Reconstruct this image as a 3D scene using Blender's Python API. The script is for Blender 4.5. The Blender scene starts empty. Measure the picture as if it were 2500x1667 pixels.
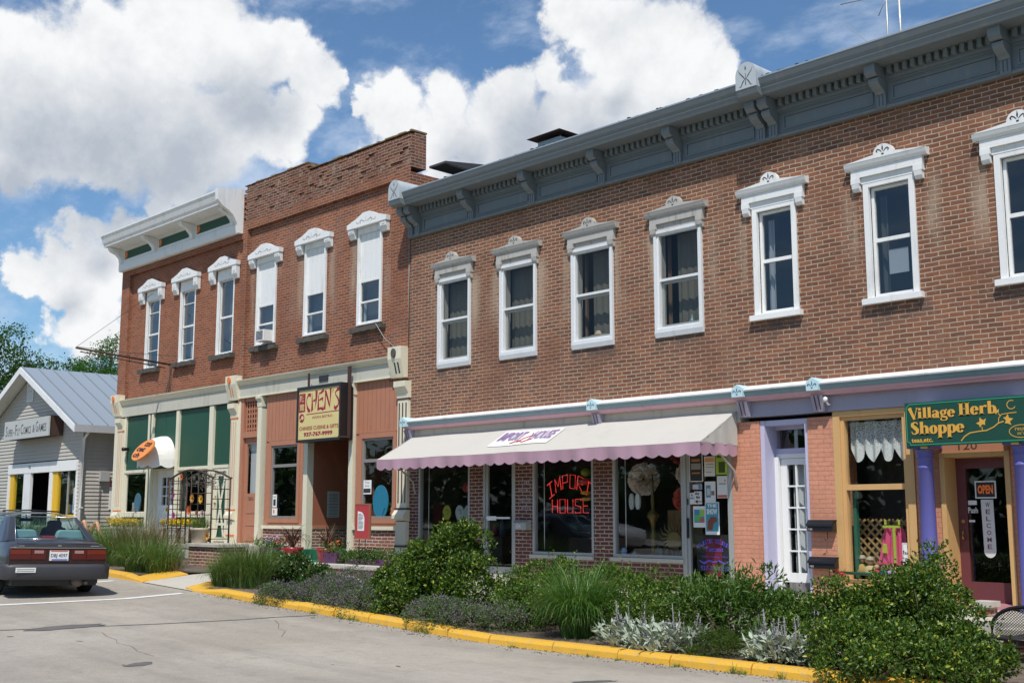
import bpy, bmesh, math, random
import numpy as np
from mathutils import Vector, Matrix
R = math.radians
random.seed(7); rng = np.random.default_rng(7)
scene = bpy.context.scene
COL = scene.collection

# ------------------------------------------------------------------ camera
cam_d = bpy.data.cameras.new('camera'); cam = bpy.data.objects.new('camera', cam_d); COL.objects.link(cam)
cam.location = (0, -15.2, 1.65)
cam.rotation_euler = (R(90 + 8.5), 0, R(46.5))
cam_d.sensor_width = 36; cam_d.lens = 41.04; cam_d.clip_end = 3000; cam_d.clip_start = 0.1
scene.camera = cam
scene.view_settings.view_transform = 'Standard'; scene.view_settings.look = 'None'
scene.view_settings.exposure = 0.0; scene.view_settings.gamma = 1.0
scene.view_settings.use_curve_mapping = False

# ------------------------------------------------------------------ sun + sky
SUN = Vector((0.75, -1.0, 1.96)).normalized()          # towards the sun
sd = bpy.data.lights.new('sun', 'SUN'); so = bpy.data.objects.new('sun', sd); COL.objects.link(so)
sd.energy = 4.3; sd.angle = R(0.5); sd.color = (1.0, 0.955, 0.89)
so.rotation_euler = (-SUN).to_track_quat('-Z', 'Y').to_euler(); so.location = (0, -20, 40)

world = bpy.data.worlds.new('World'); scene.world = world; world.use_nodes = True
nt = world.node_tree; N = nt.nodes; L = nt.links
for n in list(N): N.remove(n)
def nd(tree, t, **kw):
    n = tree.nodes.new(t)
    for k, v in kw.items(): setattr(n, k, v)
    return n
def wmath(op, a, b=None, c=None, clamp=False):
    n = nd(nt, 'ShaderNodeMath', operation=op); n.use_clamp = clamp
    for i, v in enumerate((a, b, c)):
        if v is None: continue
        if hasattr(v, 'is_linked'): L.new(v, n.inputs[i])
        else: n.inputs[i].default_value = v
    return n.outputs[0]
def wvec(op, a, b=None):
    n = nd(nt, 'ShaderNodeVectorMath', operation=op)
    for i, v in enumerate((a, b)):
        if v is None: continue
        if hasattr(v, 'is_linked'): L.new(v, n.inputs[i])
        else: n.inputs[i].default_value = v
    return n
def wnoise(vec, scale, detail, rough=0.55, color=False):
    n = nd(nt, 'ShaderNodeTexNoise'); n.inputs['Scale'].default_value = scale; n.inputs['Detail'].default_value = detail
    n.inputs['Roughness'].default_value = rough; L.new(vec, n.inputs['Vector'])
    return n.outputs['Color' if color else 'Fac']
def wmix(f, a, b):
    n = nd(nt, 'ShaderNodeMix', data_type='RGBA')
    for i, v in ((0, f), (6, a), (7, b)):
        if hasattr(v, 'is_linked'): L.new(v, n.inputs[i])
        else: n.inputs[i].default_value = v
    return n.outputs[2]
def wramp(v, a, b):
    n = nd(nt, 'ShaderNodeMapRange', interpolation_type='SMOOTHSTEP'); L.new(v, n.inputs[0])
    n.inputs[1].default_value = a; n.inputs[2].default_value = b; n.inputs[3].default_value = 0; n.inputs[4].default_value = 1
    return n.outputs[0]
sky = nd(nt, 'ShaderNodeTexSky', sky_type='NISHITA'); sky.sun_disc = False
sky.sun_elevation = R(57.5); sky.sun_rotation = R(143); sky.air_density = 1.0; sky.dust_density = 0.6; sky.ozone_density = 2.2
tc = nd(nt, 'ShaderNodeTexCoord'); D0 = wvec('NORMALIZE', tc.outputs['Generated']).outputs[0]
# directions of the cloud masses (unit vectors from an azimuth left of +y and an elevation, degrees)
def dirv(az, el):
    a, e = R(az), R(el); return (-math.sin(a) * math.cos(e), math.cos(a) * math.cos(e), math.sin(e))
CLOUDS = [(69.72, 20.57, 0.055), (71.29, 21.46, 0.032), (66.46, 21.76, 0.053), (63.45, 22.5, 0.051), (60.91, 21.77, 0.048), (58.78, 21.75, 0.032), (57.23, 20.66, 0.033), (56.04, 20.53, 0.014), (69.14, 17.38, 0.063), (65.27, 18.2, 0.066), (61.6, 18.13, 0.056), (58.66, 18.34, 0.033), (67.11, 15.64, 0.03), (62.75, 16.23, 0.036), (70.14, 15.32, 0.026), (43.93, 23.79, 0.029), (41.47, 23.33, 0.045), (38.59, 22.82, 0.049), (36.87, 21.73, 0.032), (39.75, 20.25, 0.074), (44.85, 20.99, 0.029), (47.08, 20.18, 0.031), (50.19, 19.93, 0.027), (52.84, 19.25, 0.031), (50.4, 18.28, 0.034), (47.08, 18.11, 0.051), (42.65, 18.28, 0.063), (38.23, 19.37, 0.049), (54.37, 19.35, 0.015), (36.25, 20.29, 0.02), (50.38, 16.83, 0.025), (62.49, 14.93, 0.016), (63.87, 14.11, 0.02), (65.61, 13.18, 0.027), (67.31, 12.24, 0.025), (68.58, 11.15, 0.028), (66.66, 10.89, 0.033), (69.67, 10.67, 0.015), (66.57, 9.08, 0.029), (68.27, 8.98, 0.019), (69.95, 9.07, 0.013), (65.77, 8.52, 0.019)]
DARKS = [(66.15, 15.93, 0.067), (69.1, 16.8, 0.052), (62.78, 16.83, 0.052), (60.38, 19.23, 0.038), (70.47, 14.7, 0.028), (45.97, 17.7, 0.044), (49.28, 17.26, 0.026), (41.99, 18.06, 0.04), (40.86, 19.88, 0.018), (38.04, 18.34, 0.025), (67.56, 9.82, 0.015), (66.3, 11.31, 0.013)]
w1 = wvec('SUBTRACT', wnoise(D0, 7.0, 4, 0.6, True), (0.5, 0.5, 0.5)).outputs[0]
w2 = wvec('SUBTRACT', wnoise(D0, 21.0, 9, 0.64, True), (0.5, 0.5, 0.5)).outputs[0]
def scaled(v, s):
    n = nd(nt, 'ShaderNodeVectorMath', operation='SCALE'); L.new(v, n.inputs[0]); n.inputs['Scale'].default_value = s; return n.outputs[0]
DW = wvec('ADD', wvec('ADD', D0, scaled(w1, 0.10)).outputs[0], scaled(w2, 0.058)).outputs[0]
def blobfield(vec, blobs, k):
    f = None
    for az, el, r in blobs:
        d = wvec('DISTANCE', vec, dirv(az, el)).outputs['Value']
        g = wmath('MULTIPLY_ADD', d, -1.0 / r, 1.0)
        f = g if f is None else wmath('SMOOTH_MAX', f, g, k)
    return f
fld = blobfield(DW, [(a, e, r * 0.87) for a, e, r in CLOUDS], 0.13)
alpha = wramp(fld, -0.15, 0.23)
# relief: difference of a billow noise towards the sun
off = wvec('ADD', D0, (0.004, -0.006, 0.028)).outputs[0]
rel = wmath('SUBTRACT', wnoise(D0, 11.0, 9, 0.62), wnoise(off, 11.0, 9, 0.62))
dk = blobfield(wvec('ADD', D0, scaled(w1, 0.06)).outputs[0], DARKS, 0.3)
dk = wmath('MULTIPLY', wramp(dk, -0.60, 0.90), 0.86)
lit = wmath('ADD', wmath('MULTIPLY_ADD', rel, 1.5, 0.90), wmath('MULTIPLY', dk, -1.0))
lit = wmath('MULTIPLY', lit, 1.0, None, True)
ccol = wmix(lit, (5.6, 6.2, 7.1, 1), (11.2, 11.3, 11.4, 1))
cir_n = nd(nt, 'ShaderNodeMapping'); L.new(D0, cir_n.inputs[0]); cir_n.inputs['Scale'].default_value = (3.0, 9.0, 14.0); cir_n.inputs['Rotation'].default_value = (0.5, 0.3, 0.2)
cir = wramp(wnoise(cir_n.outputs[0], 2.0, 8, 0.6), 0.42, 0.78)
skyc = wvec('MULTIPLY', sky.outputs[0], (1.05, 1.32, 1.48)).outputs[0]
base = wmix(wmath('MULTIPLY', cir, 0.55), skyc, (9.0, 10.0, 11.5, 1))
tot = wmix(alpha, base, ccol)
bg = nd(nt, 'ShaderNodeBackground'); bg.inputs[1].default_value = 0.085; L.new(tot, bg.inputs[0])
out = nd(nt, 'ShaderNodeOutputWorld'); L.new(bg.outputs[0], out.inputs[0])

# ------------------------------------------------------------------ helpers
def tag(o, label=None, cat=None, group=None, kind=None):
    if label: o['label'] = label
    if cat: o['category'] = cat
    if group: o['group'] = group
    if kind: o['kind'] = kind
    return o
def thing(name, label, cat, loc=(0, 0, 0), rz=0.0, group=None):
    o = bpy.data.objects.new(name, None); COL.objects.link(o); o.empty_display_size = 0.2
    o.location = loc; o.rotation_euler = (0, 0, rz)
    return tag(o, label, cat, group)
class MB:
    def __init__(s): s.v = []; s.f = []; s.mi = []; s.m = 0; s.smooth = []
    def add(s, vs, fs, sm=False):
        b = len(s.v); s.v += [tuple(p) for p in vs]
        for f in fs: s.f.append([i + b for i in f]); s.mi.append(s.m); s.smooth.append(sm)
        return s
    def box(s, x0, x1, y0, y1, z0, z1):
        x0, x1 = min(x0, x1), max(x0, x1); y0, y1 = min(y0, y1), max(y0, y1); z0, z1 = min(z0, z1), max(z0, z1)
        v = [(x0, y0, z0), (x1, y0, z0), (x1, y1, z0), (x0, y1, z0), (x0, y0, z1), (x1, y0, z1), (x1, y1, z1), (x0, y1, z1)]
        return s.add(v, [(0, 3, 2, 1), (4, 5, 6, 7), (0, 1, 5, 4), (1, 2, 6, 5), (2, 3, 7, 6), (3, 0, 4, 7)])
    def quad(s, a, b, c, d): return s.add([a, b, c, d], [(0, 1, 2, 3)])
    def prism_y(s, poly, y0, y1):      # polygon in (x, z), counter-clockwise seen from -y, extruded y0 (front) to y1
        n = len(poly); v = [(x, y0, z) for x, z in poly] + [(x, y1, z) for x, z in poly]
        f = [list(range(n)), list(range(2 * n - 1, n - 1, -1))] + [(i, i + n, (i + 1) % n + n, (i + 1) % n) for i in range(n)]
        return s.add(v, f)
    def prism_x(s, poly, x0, x1):      # polygon in (y, z) extruded in x
        n = len(poly); v = [(x0, y, z) for y, z in poly] + [(x1, y, z) for y, z in poly]
        f = [list(range(n)), list(range(2 * n - 1, n - 1, -1))] + [(i, i + n, (i + 1) % n + n, (i + 1) % n) for i in range(n)]
        return s.add(v, f)
    def prism_z(s, poly, z0, z1):
        n = len(poly); v = [(x, y, z0) for x, y in poly] + [(x, y, z1) for x, y in poly]
        f = [list(range(n - 1, -1, -1)), list(range(n, 2 * n))] + [(i, (i + 1) % n, (i + 1) % n + n, i + n) for i in range(n)]
        return s.add(v, f)
    def tube(s, path, r, n=8, cap=True):
        P = [Vector(p) for p in path]; rr = r if isinstance(r, (list, tuple)) else [r] * len(P)
        rings = []; up = Vector((0.0123, 0.0371, 1))
        for i, p in enumerate(P):
            t = (P[min(i + 1, len(P) - 1)] - P[max(i - 1, 0)]).normalized()
            a = t.cross(up)
            if a.length < 0.08: a = t.cross(Vector((1, 0.01, 0)))
            a.normalize(); b = t.cross(a)
            rings.append([p + (a * math.cos(2 * math.pi * k / n) + b * math.sin(2 * math.pi * k / n)) * rr[i] for k in range(n)])
        v = [q for rg in rings for q in rg]; f = []
        for i in range(len(P) - 1):
            for k in range(n): f.append((i * n + k, i * n + (k + 1) % n, (i + 1) * n + (k + 1) % n, (i + 1) * n + k))
        if cap: f += [list(range(n - 1, -1, -1)), list(range((len(P) - 1) * n, len(P) * n))]
        return s.add(v, f, True)
    def lathe(s, prof, c, n=20, sx=1, sy=1):      # profile [(r, z)], around vertical axis at c
        v = []; f = []
        for r, z in prof:
            for k in range(n):
                a = 2 * math.pi * k / n; v.append((c[0] + r * math.cos(a) * sx, c[1] + r * math.sin(a) * sy, c[2] + z))
        for i in range(len(prof) - 1):
            for k in range(n): f.append((i * n + k, i * n + (k + 1) % n, (i + 1) * n + (k + 1) % n, (i + 1) * n + k))
        f += [list(range(n - 1, -1, -1)), list(range((len(prof) - 1) * n, len(prof) * n))]
        return s.add(v, f, True)
    def disc(s, cx, cz, rx, rz, y0, y1, n=24):
        return s.prism_y([(cx + rx * math.cos(2 * math.pi * k / n), cz + rz * math.sin(2 * math.pi * k / n)) for k in range(n)], y0, y1)
    def build(s, name, mats, parent=None, bevel=0.0, subsurf=0, keep=False):
        me = bpy.data.meshes.new(name); me.from_pydata(s.v, [], s.f)
        if not isinstance(mats, (list, tuple)): mats = [mats]
        for m in mats: me.materials.append(m)
        for p, mi, sm in zip(me.polygons, s.mi, s.smooth): p.material_index = mi; p.use_smooth = sm
        if not keep:
            bm = bmesh.new(); bm.from_mesh(me); bmesh.ops.recalc_face_normals(bm, faces=bm.faces); bm.to_mesh(me); bm.free()
        o = bpy.data.objects.new(name, me); COL.objects.link(o)
        if parent is not None: o.parent = parent; o.matrix_parent_inverse = Matrix.Identity(4); o.location = (0, 0, 0)
        if parent is not None:      # meshes are authored in world coordinates; move them into their parent's frame
            M = world_mat(parent).inverted(); me.transform(M)
        if bevel:
            b = o.modifiers.new('bevel', 'BEVEL'); b.width = bevel; b.segments = 2; b.limit_method = 'ANGLE'
        if subsurf:
            b = o.modifiers.new('sub', 'SUBSURF'); b.levels = subsurf; b.render_levels = subsurf
        return o
def build_split(s, name, mats, parent=None, **kw):      # every separate box of the collection becomes a part of its own
    b = 0
    for k in range(0, len(s.v), 8):
        m = MB(); m.v = s.v[k:k + 8]; m.f = [[i - k for i in f] for f in s.f if k <= f[0] < k + 8]; m.mi = [0] * len(m.f); m.smooth = [False] * len(m.f); m.build(name, mats, parent, **kw)
MB.build_split = build_split
def world_mat(o):
    M = Matrix.LocRotScale(o.location, o.rotation_euler, o.scale)
    return world_mat(o.parent) @ M if o.parent else M
def copy_tree(o, parent=None):
    c = o.copy(); COL.objects.link(c)
    if parent is not None: c.parent = parent
    for ch in [x for x in bpy.data.objects if x.parent == o]: copy_tree(ch, c)
    return c
TXT = {}
def text_pts(s, bold=0.0, shear=0.0):
    k = (s, bold, shear)
    if k in TXT: return TXT[k]
    cu = bpy.data.curves.new('lettering', 'FONT'); cu.body = s; cu.size = 1; cu.resolution_u = 2; cu.offset = bold; cu.shear = shear
    o = bpy.data.objects.new('lettering', cu); COL.objects.link(o)
    dg = bpy.context.evaluated_depsgraph_get(); me = bpy.data.meshes.new_from_object(o.evaluated_get(dg))
    vs = [tuple(v.co) for v in me.vertices]; fs = [list(p.vertices) for p in me.polygons]
    bpy.data.objects.remove(o); bpy.data.curves.remove(cu); bpy.data.meshes.remove(me)
    TXT[k] = (vs, fs); return TXT[k]
def put_text(mb, s, o, ex, ey, bold=0.0, shear=0.0):      # fit text into the parallelogram o + a*ex + b*ey, a, b in 0..1
    vs, fs = text_pts(s, bold, shear)
    if not vs: return
    x0 = min(v[0] for v in vs); x1 = max(v[0] for v in vs); y0 = min(v[1] for v in vs); y1 = max(v[1] for v in vs)
    o, ex, ey = Vector(o), Vector(ex), Vector(ey)
    mb.add([o + ex * ((v[0] - x0) / (x1 - x0 + 1e-9)) + ey * ((v[1] - y0) / (y1 - y0 + 1e-9)) for v in vs], fs)
def text_xz(mb, s, x0, x1, z0, z1, y, bold=0.0, shear=0.0): put_text(mb, s, (x0, y, z0), (x1 - x0, 0, 0), (0, 0, z1 - z0), bold, shear)
LAY = [0]
def stroke_xz(mb, pts, w, y0, closed=False):      # a flat ribbon through points (x, z[, width]) near the plane y0, each piece a hair above the last
    n = len(pts)
    for i in range(n if closed else n - 1):
        LAY[0] = (LAY[0] + 1) % 37; y = y0 - LAY[0] * 0.00003
        a = pts[i]; b = pts[(i + 1) % n]; wa = a[2] if len(a) > 2 else w; wb = b[2] if len(b) > 2 else w
        dx, dz = b[0] - a[0], b[1] - a[1]; l = math.hypot(dx, dz) + 1e-9; nx, nz = -dz / l / 2, dx / l / 2
        ex, ez = dx / l * wa * 0.25, dz / l * wa * 0.25
        mb.add([(a[0] - ex + nx * wa, y, a[1] - ez + nz * wa), (a[0] - ex - nx * wa, y, a[1] - ez - nz * wa), (b[0] + ex - nx * wb, y, b[1] + ez - nz * wb), (b[0] + ex + nx * wb, y, b[1] + ez + nz * wb)], [(0, 1, 2, 3)])
def arc(cx, cz, rx, rz, a0, a1, n=10): return [(cx + rx * math.cos(R(a0 + (a1 - a0) * i / n)), cz + rz * math.sin(R(a0 + (a1 - a0) * i / n))) for i in range(n + 1)]

# ------------------------------------------------------------------ materials
def new_mat(name):
    m = bpy.data.materials.new(name); m.use_nodes = True; t = m.node_tree
    return m, t, t.nodes['Principled BSDF']
def mth(t, op, a, b=None, clamp=False):
    n = nd(t, 'ShaderNodeMath', operation=op); n.use_clamp = clamp
    for i, v in enumerate((a, b)):
        if v is None: continue
        if hasattr(v, 'is_linked'): t.links.new(v, n.inputs[i])
        else: n.inputs[i].default_value = v
    return n.outputs[0]
def mixc(t, f, a, b, mode='MIX'):
    n = nd(t, 'ShaderNodeMix', data_type='RGBA', blend_type=mode)
    for i, v in ((0, f), (6, a), (7, b)):
        if hasattr(v, 'is_linked'): t.links.new(v, n.inputs[i])
        else: n.inputs[i].default_value = v if i == 0 or len(v) == 4 else (*v, 1)
    return n.outputs[2]
def noise(t, vec, scale, detail=5, rough=0.55):
    n = nd(t, 'ShaderNodeTexNoise'); n.inputs['Scale'].default_value = scale; n.inputs['Detail'].default_value = detail; n.inputs['Roughness'].default_value = rough
    if vec is not None: t.links.new(vec, n.inputs['Vector'])
    return n.outputs['Fac']
def ramp(t, v, a, b, lo=0.0, hi=1.0):
    n = nd(t, 'ShaderNodeMapRange', interpolation_type='SMOOTHSTEP'); t.links.new(v, n.inputs[0])
    n.inputs[1].default_value = a; n.inputs[2].default_value = b; n.inputs[3].default_value = lo; n.inputs[4].default_value = hi
    return n.outputs[0]
def bump(t, h, strength, dist, bsdf):
    n = nd(t, 'ShaderNodeBump'); n.inputs['Strength'].default_value = strength; n.inputs['Distance'].default_value = dist
    t.links.new(h, n.inputs['Height']); t.links.new(n.outputs[0], bsdf.inputs['Normal']); return n
def pos(t): return nd(t, 'ShaderNodeNewGeometry').outputs['Position']
MATS = {}
def paint(name, c, rough=0.55, var=0.18, dirt=0.25, dirtc=(0.10, 0.085, 0.065), scale=1.0, streak=True, metal=0.0, bmp=0.15, peel=None, pk0=0.63):
    if name in MATS: return MATS[name]
    m, t, b = new_mat(name); p = pos(t)
    n1 = noise(t, p, 2.2 * scale, 6); n2 = noise(t, p, 14.0 * scale, 5)
    mp = nd(t, 'ShaderNodeMapping'); t.links.new(p, mp.inputs[0]); mp.inputs['Scale'].default_value = (9, 9, 0.9) if streak else (6, 6, 6)
    n3 = noise(t, mp.outputs[0], scale, 5)
    k = mth(t, 'ADD', mth(t, 'MULTIPLY', n1, var), mth(t, 'MULTIPLY', n2, var * 0.6))
    col = mixc(t, k, [x * (1 + var * 0.5) for x in c], [x * (1 - var) for x in c])
    col = mixc(t, mth(t, 'MULTIPLY', ramp(t, mth(t, 'ADD', mth(t, 'MULTIPLY', n3, 0.6), mth(t, 'MULTIPLY', n1, 0.4)), 0.50, 0.72), dirt), col, dirtc)
    if peel:
        pk = ramp(t, noise(t, mp.outputs[0], 3.0, 8, 0.7), pk0, pk0 + 0.05); col = mixc(t, pk, col, peel)
    t.links.new(col, b.inputs['Base Color'])
    b.inputs['Roughness'].default_value = rough; b.inputs['Metallic'].default_value = metal
    if bmp: bump(t, n2, bmp, 0.01, b)
    MATS[name] = m; return m
def brick(name, c1, c2, mortar, bw=0.212, rh=0.0677, ms=0.009, stain=0.5, stainc=(0.20, 0.17, 0.14), rough=0.9, bmp=0.5, painted=False, patch=None, bands=None, pth=(0.60, 0.66)):
    m, t, b = new_mat(name); p = pos(t)
    sx = nd(t, 'ShaderNodeSeparateXYZ'); t.links.new(p, sx.inputs[0])
    wob = mth(t, 'MULTIPLY', mth(t, 'SUBTRACT', noise(t, p, 1.6, 3), 0.5), 0.035)
    wob2 = mth(t, 'MULTIPLY', mth(t, 'SUBTRACT', noise(t, p, 9.0, 2), 0.5), 0.014)
    cx = nd(t, 'ShaderNodeCombineXYZ'); t.links.new(mth(t, 'ADD', mth(t, 'ADD', sx.outputs[0], sx.outputs[1]), wob2), cx.inputs[0])
    t.links.new(mth(t, 'ADD', mth(t, 'ADD', sx.outputs[2], wob), wob2), cx.inputs[1])
    bt = nd(t, 'ShaderNodeTexBrick'); t.links.new(cx.outputs[0], bt.inputs['Vector'])
    for k, v in (('Scale', 1.0), ('Mortar Size', ms), ('Mortar Smooth', 0.25), ('Bias', 0.0), ('Brick Width', bw), ('Row Height', rh)): bt.inputs[k].default_value = v
    bt.inputs['Color1'].default_value = (*c1, 1); bt.inputs['Color2'].default_value = (*c2, 1); bt.inputs['Mortar'].default_value = (*mortar, 1)
    n1 = noise(t, p, 0.75, 6, 0.6); n2 = noise(t, p, 18.0, 4); n3 = noise(t, p, 3.2, 6, 0.65)
    mp = nd(t, 'ShaderNodeMapping'); t.links.new(p, mp.inputs[0]); mp.inputs['Scale'].default_value = (2.2, 2.2, 0.45)
    n4 = noise(t, mp.outputs[0], 1.0, 6, 0.6)
    col = bt.outputs['Color']
    col = mixc(t, 1.0, col, mixc(t, n2, (1.22, 1.2, 1.18), (0.76, 0.74, 0.74)), 'MULTIPLY')
    col = mixc(t, mth(t, 'MULTIPLY', ramp(t, n3, 0.60, 0.78), 0.55), col, [x * 0.35 for x in c2])        # sooty bricks
    col = mixc(t, mth(t, 'MULTIPLY', ramp(t, n4, 0.52, 0.72), stain), col, stainc)
    col = mixc(t, mth(t, 'MULTIPLY', ramp(t, n1, 0.46, 0.68), 0.50), col, [x * 0.62 for x in c1])
    if patch: col = mixc(t, mth(t, 'MULTIPLY', ramp(t, noise(t, p, 5.0, 4, 0.7), *pth), patch[1]), col, patch[0])
    if bands:      # pale lime run-off beside the window jambs and soot below the sills
        dm = None
        for c in bands[0]:
            d = mth(t, 'ABSOLUTE', mth(t, 'SUBTRACT', sx.outputs[0], c)); dm = d if dm is None else mth(t, 'MINIMUM', dm, d)
        side = mth(t, 'MULTIPLY', ramp(t, dm, .50, .56), ramp(t, dm, .86, .60)); zz = mth(t, 'MULTIPLY', ramp(t, sx.outputs[2], bands[1], bands[1] + .9), ramp(t, sx.outputs[2], bands[2] + .1, bands[2] - .2))
        nz = ramp(t, n4, 0.38, 0.62); col = mixc(t, mth(t, 'MULTIPLY', mth(t, 'MULTIPLY', side, zz), mth(t, 'MULTIPLY', nz, .75)), col, (.42, .33, .24))
        low = mth(t, 'MULTIPLY', ramp(t, dm, .66, .40), mth(t, 'MULTIPLY', ramp(t, sx.outputs[2], bands[1] - .75, bands[1] - .35), ramp(t, sx.outputs[2], bands[1] - .25, bands[1] - .33)))
        col = mixc(t, mth(t, 'MULTIPLY', low, mth(t, 'MULTIPLY', ramp(t, n3, .4, .6), .8)), col, (.085, .065, .055))
    t.links.new(col, b.inputs['Base Color']); b.inputs['Roughness'].default_value = rough
    h = mth(t, 'SUBTRACT', mth(t, 'MULTIPLY', n2, 0.35), bt.outputs['Fac'])
    bump(t, h, bmp, 0.012, b)
    return m
def glass(name, tint=(0.72, 0.78, 0.78), refl=2.2, rough=0.015, ior=1.5):
    m, t, b = new_mat(name); t.nodes.remove(b); o = t.nodes['Material Output']
    tr = nd(t, 'ShaderNodeBsdfTransparent'); tr.inputs[0].default_value = (*tint, 1)
    gl = nd(t, 'ShaderNodeBsdfGlossy'); gl.inputs['Roughness'].default_value = rough; gl.inputs[0].default_value = (0.95, 0.97, 1, 1)
    p = pos(t)
    bn = nd(t, 'ShaderNodeBump'); bn.inputs['Strength'].default_value = 0.05; bn.inputs['Distance'].default_value = 0.02
    t.links.new(noise(t, p, 1.8, 2), bn.inputs['Height']); t.links.new(bn.outputs[0], gl.inputs['Normal'])
    fr = nd(t, 'ShaderNodeFresnel'); g_ = nd(t, 'ShaderNodeNewGeometry')      # a single pane reflects alike from both sides
    t.links.new(mth(t, 'ADD', mth(t, 'MULTIPLY', g_.outputs['Backfacing'], 1 / ior - ior), ior), fr.inputs[0])
    f = mth(t, 'MULTIPLY', fr.outputs[0], refl, True)
    mx = nd(t, 'ShaderNodeMixShader'); t.links.new(f, mx.inputs[0]); t.links.new(tr.outputs[0], mx.inputs[1]); t.links.new(gl.outputs[0], mx.inputs[2])
    t.links.new(mx.outputs[0], o.inputs[0]); return m
def leafm(name, c1, c2, c3=None, rough=0.45, trans=0.25, spec=0.5):
    m, t, b = new_mat(name); o = t.nodes['Material Output']
    g = nd(t, 'ShaderNodeNewGeometry'); r = g.outputs['Random Per Island']
    col = mixc(t, r, c1, c2)
    if c3: col = mixc(t, ramp(t, r, 0.86, 0.97), col, c3)
    col = mixc(t, ramp(t, noise(t, g.outputs['Position'], 3.0, 3), 0.35, 0.7), mixc(t, 0.35, col, [x * 0.5 for x in c1]), col)
    t.links.new(col, b.inputs['Base Color']); b.inputs['Roughness'].default_value = rough; b.inputs['Specular IOR Level'].default_value = spec
    tl = nd(t, 'ShaderNodeBsdfTranslucent'); t.links.new(mixc(t, 1.0, col, (1.2, 1.25, 0.6), 'MULTIPLY'), tl.inputs[0])
    mx = nd(t, 'ShaderNodeMixShader'); mx.inputs[0].default_value = trans
    t.links.new(b.outputs[0], mx.inputs[1]); t.links.new(tl.outputs[0], mx.inputs[2]); t.links.new(mx.outputs[0], o.inputs[0])
    return m
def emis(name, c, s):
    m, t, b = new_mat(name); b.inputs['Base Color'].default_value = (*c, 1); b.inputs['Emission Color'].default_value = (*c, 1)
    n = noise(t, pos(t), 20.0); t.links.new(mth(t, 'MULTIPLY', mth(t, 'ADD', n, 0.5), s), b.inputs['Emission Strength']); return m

BR_MAIN = brick('old_brown_brick', (0.258, 0.102, 0.052), (0.140, 0.060, 0.035), (0.43, 0.35, 0.26), ms=0.0078, stain=0.42, stainc=(0.27, 0.17, 0.11), patch=((0.29, 0.19, 0.125), 0.40), bands=([-17.7, -15.83, -13.91, -11.96, -10.06, -8.11, -6.16, -4.2], 4.95, 6.45))
BR_MID = brick('red_brick', (0.285, 0.094, 0.044), (0.158, 0.055, 0.031), (0.38, 0.26, 0.18), bw=0.215, ms=0.0075, stain=0.35, stainc=(0.25, 0.15, 0.11), bands=([-25.02, -22.87, -20.72], 6.05, 7.9))
BR_LEFT = brick('orange_red_brick', (0.31, 0.098, 0.042), (0.19, 0.061, 0.032), (0.37, 0.235, 0.155), bw=0.21, ms=0.007, stain=0.25, stainc=(0.22, 0.10, 0.07))
BR_ROUGH = brick('crumbling_brick', (0.24, 0.080, 0.042), (0.125, 0.050, 0.034), (0.36, 0.28, 0.21), stain=0.6, stainc=(0.16, 0.12, 0.09), bmp=0.9, patch=((0.36, 0.275, 0.20), 0.65), pth=(0.56, 0.62))
BR_NEW = brick('dark_red_store_brick', (0.165, 0.050, 0.036), (0.105, 0.036, 0.028), (0.42, 0.36, 0.31), bw=0.203, ms=0.010, stain=0.12, stainc=(0.12, 0.07, 0.06))
BR_PIER = brick('pier_brick', (0.30, 0.105, 0.055), (0.20, 0.065, 0.038), (0.50, 0.45, 0.40), bw=0.213, ms=0.012, stain=0.1)
BR_ORANGE = brick('painted_orange_brick', (0.66, 0.30, 0.19), (0.62, 0.278, 0.175), (0.57, 0.25, 0.155), bw=0.215, ms=0.006, stain=0.15, stainc=(0.50, 0.20, 0.12), bmp=0.85, rough=0.7)
WHITE = paint('white_paint', (0.75, 0.75, 0.735), 0.5, 0.10, 0.34, (0.30, 0.28, 0.24))
VINYL = paint('white_vinyl', (0.70, 0.71, 0.72), 0.4, 0.06, 0.18)
WPEEL = paint('peeling_white_paint', (0.79, 0.79, 0.77), 0.6, 0.08, 0.15, peel=(0.40, 0.37, 0.33))
WEATH = paint('weathered_white_paint', (0.42, 0.40, 0.37), 0.75, 0.22, 0.85, (0.22, 0.19, 0.14), scale=2.0)
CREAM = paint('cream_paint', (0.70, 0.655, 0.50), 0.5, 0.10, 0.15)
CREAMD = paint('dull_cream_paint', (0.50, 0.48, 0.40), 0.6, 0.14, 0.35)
GREEN = paint('dark_green_paint', (0.011, 0.066, 0.036), 0.55, 0.22, 0.25, (0.03, 0.07, 0.05), scale=1.5)
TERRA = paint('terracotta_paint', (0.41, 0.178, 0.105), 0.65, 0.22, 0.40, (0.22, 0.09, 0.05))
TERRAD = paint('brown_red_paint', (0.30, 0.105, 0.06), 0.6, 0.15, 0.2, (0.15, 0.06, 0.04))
ORANGE = paint('orange_paint', (0.70, 0.20, 0.05), 0.5, 0.1, 0.1)
BGREY = paint('blue_grey_paint', (0.150, 0.174, 0.186), 0.6, 0.22, 0.45, (0.26, 0.25, 0.22), scale=1.4)
BGREYL = paint('pale_blue_grey_paint', (0.42, 0.455, 0.475), 0.55, 0.16, 0.4, (0.24, 0.23, 0.2))
BGREYD = paint('dark_groove_paint', (0.07, 0.085, 0.10), 0.7, 0.1, 0.2)
TEAL = paint('dull_teal_paint', (0.21, 0.33, 0.36), 0.5, 0.12, 0.2)
ICE = paint('ice_blue_paint', (0.50, 0.68, 0.73), 0.5, 0.08, 0.15)
PINKP = paint('dusty_pink_paint', (0.60, 0.36, 0.40), 0.5, 0.12, 0.2)
LAV = paint('lavender_paint', (0.34, 0.325, 0.405), 0.55, 0.12, 0.15, (0.2, 0.18, 0.2))
LAVL = paint('pale_lavender_paint', (0.52, 0.50, 0.655), 0.55, 0.10, 0.10)
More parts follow.
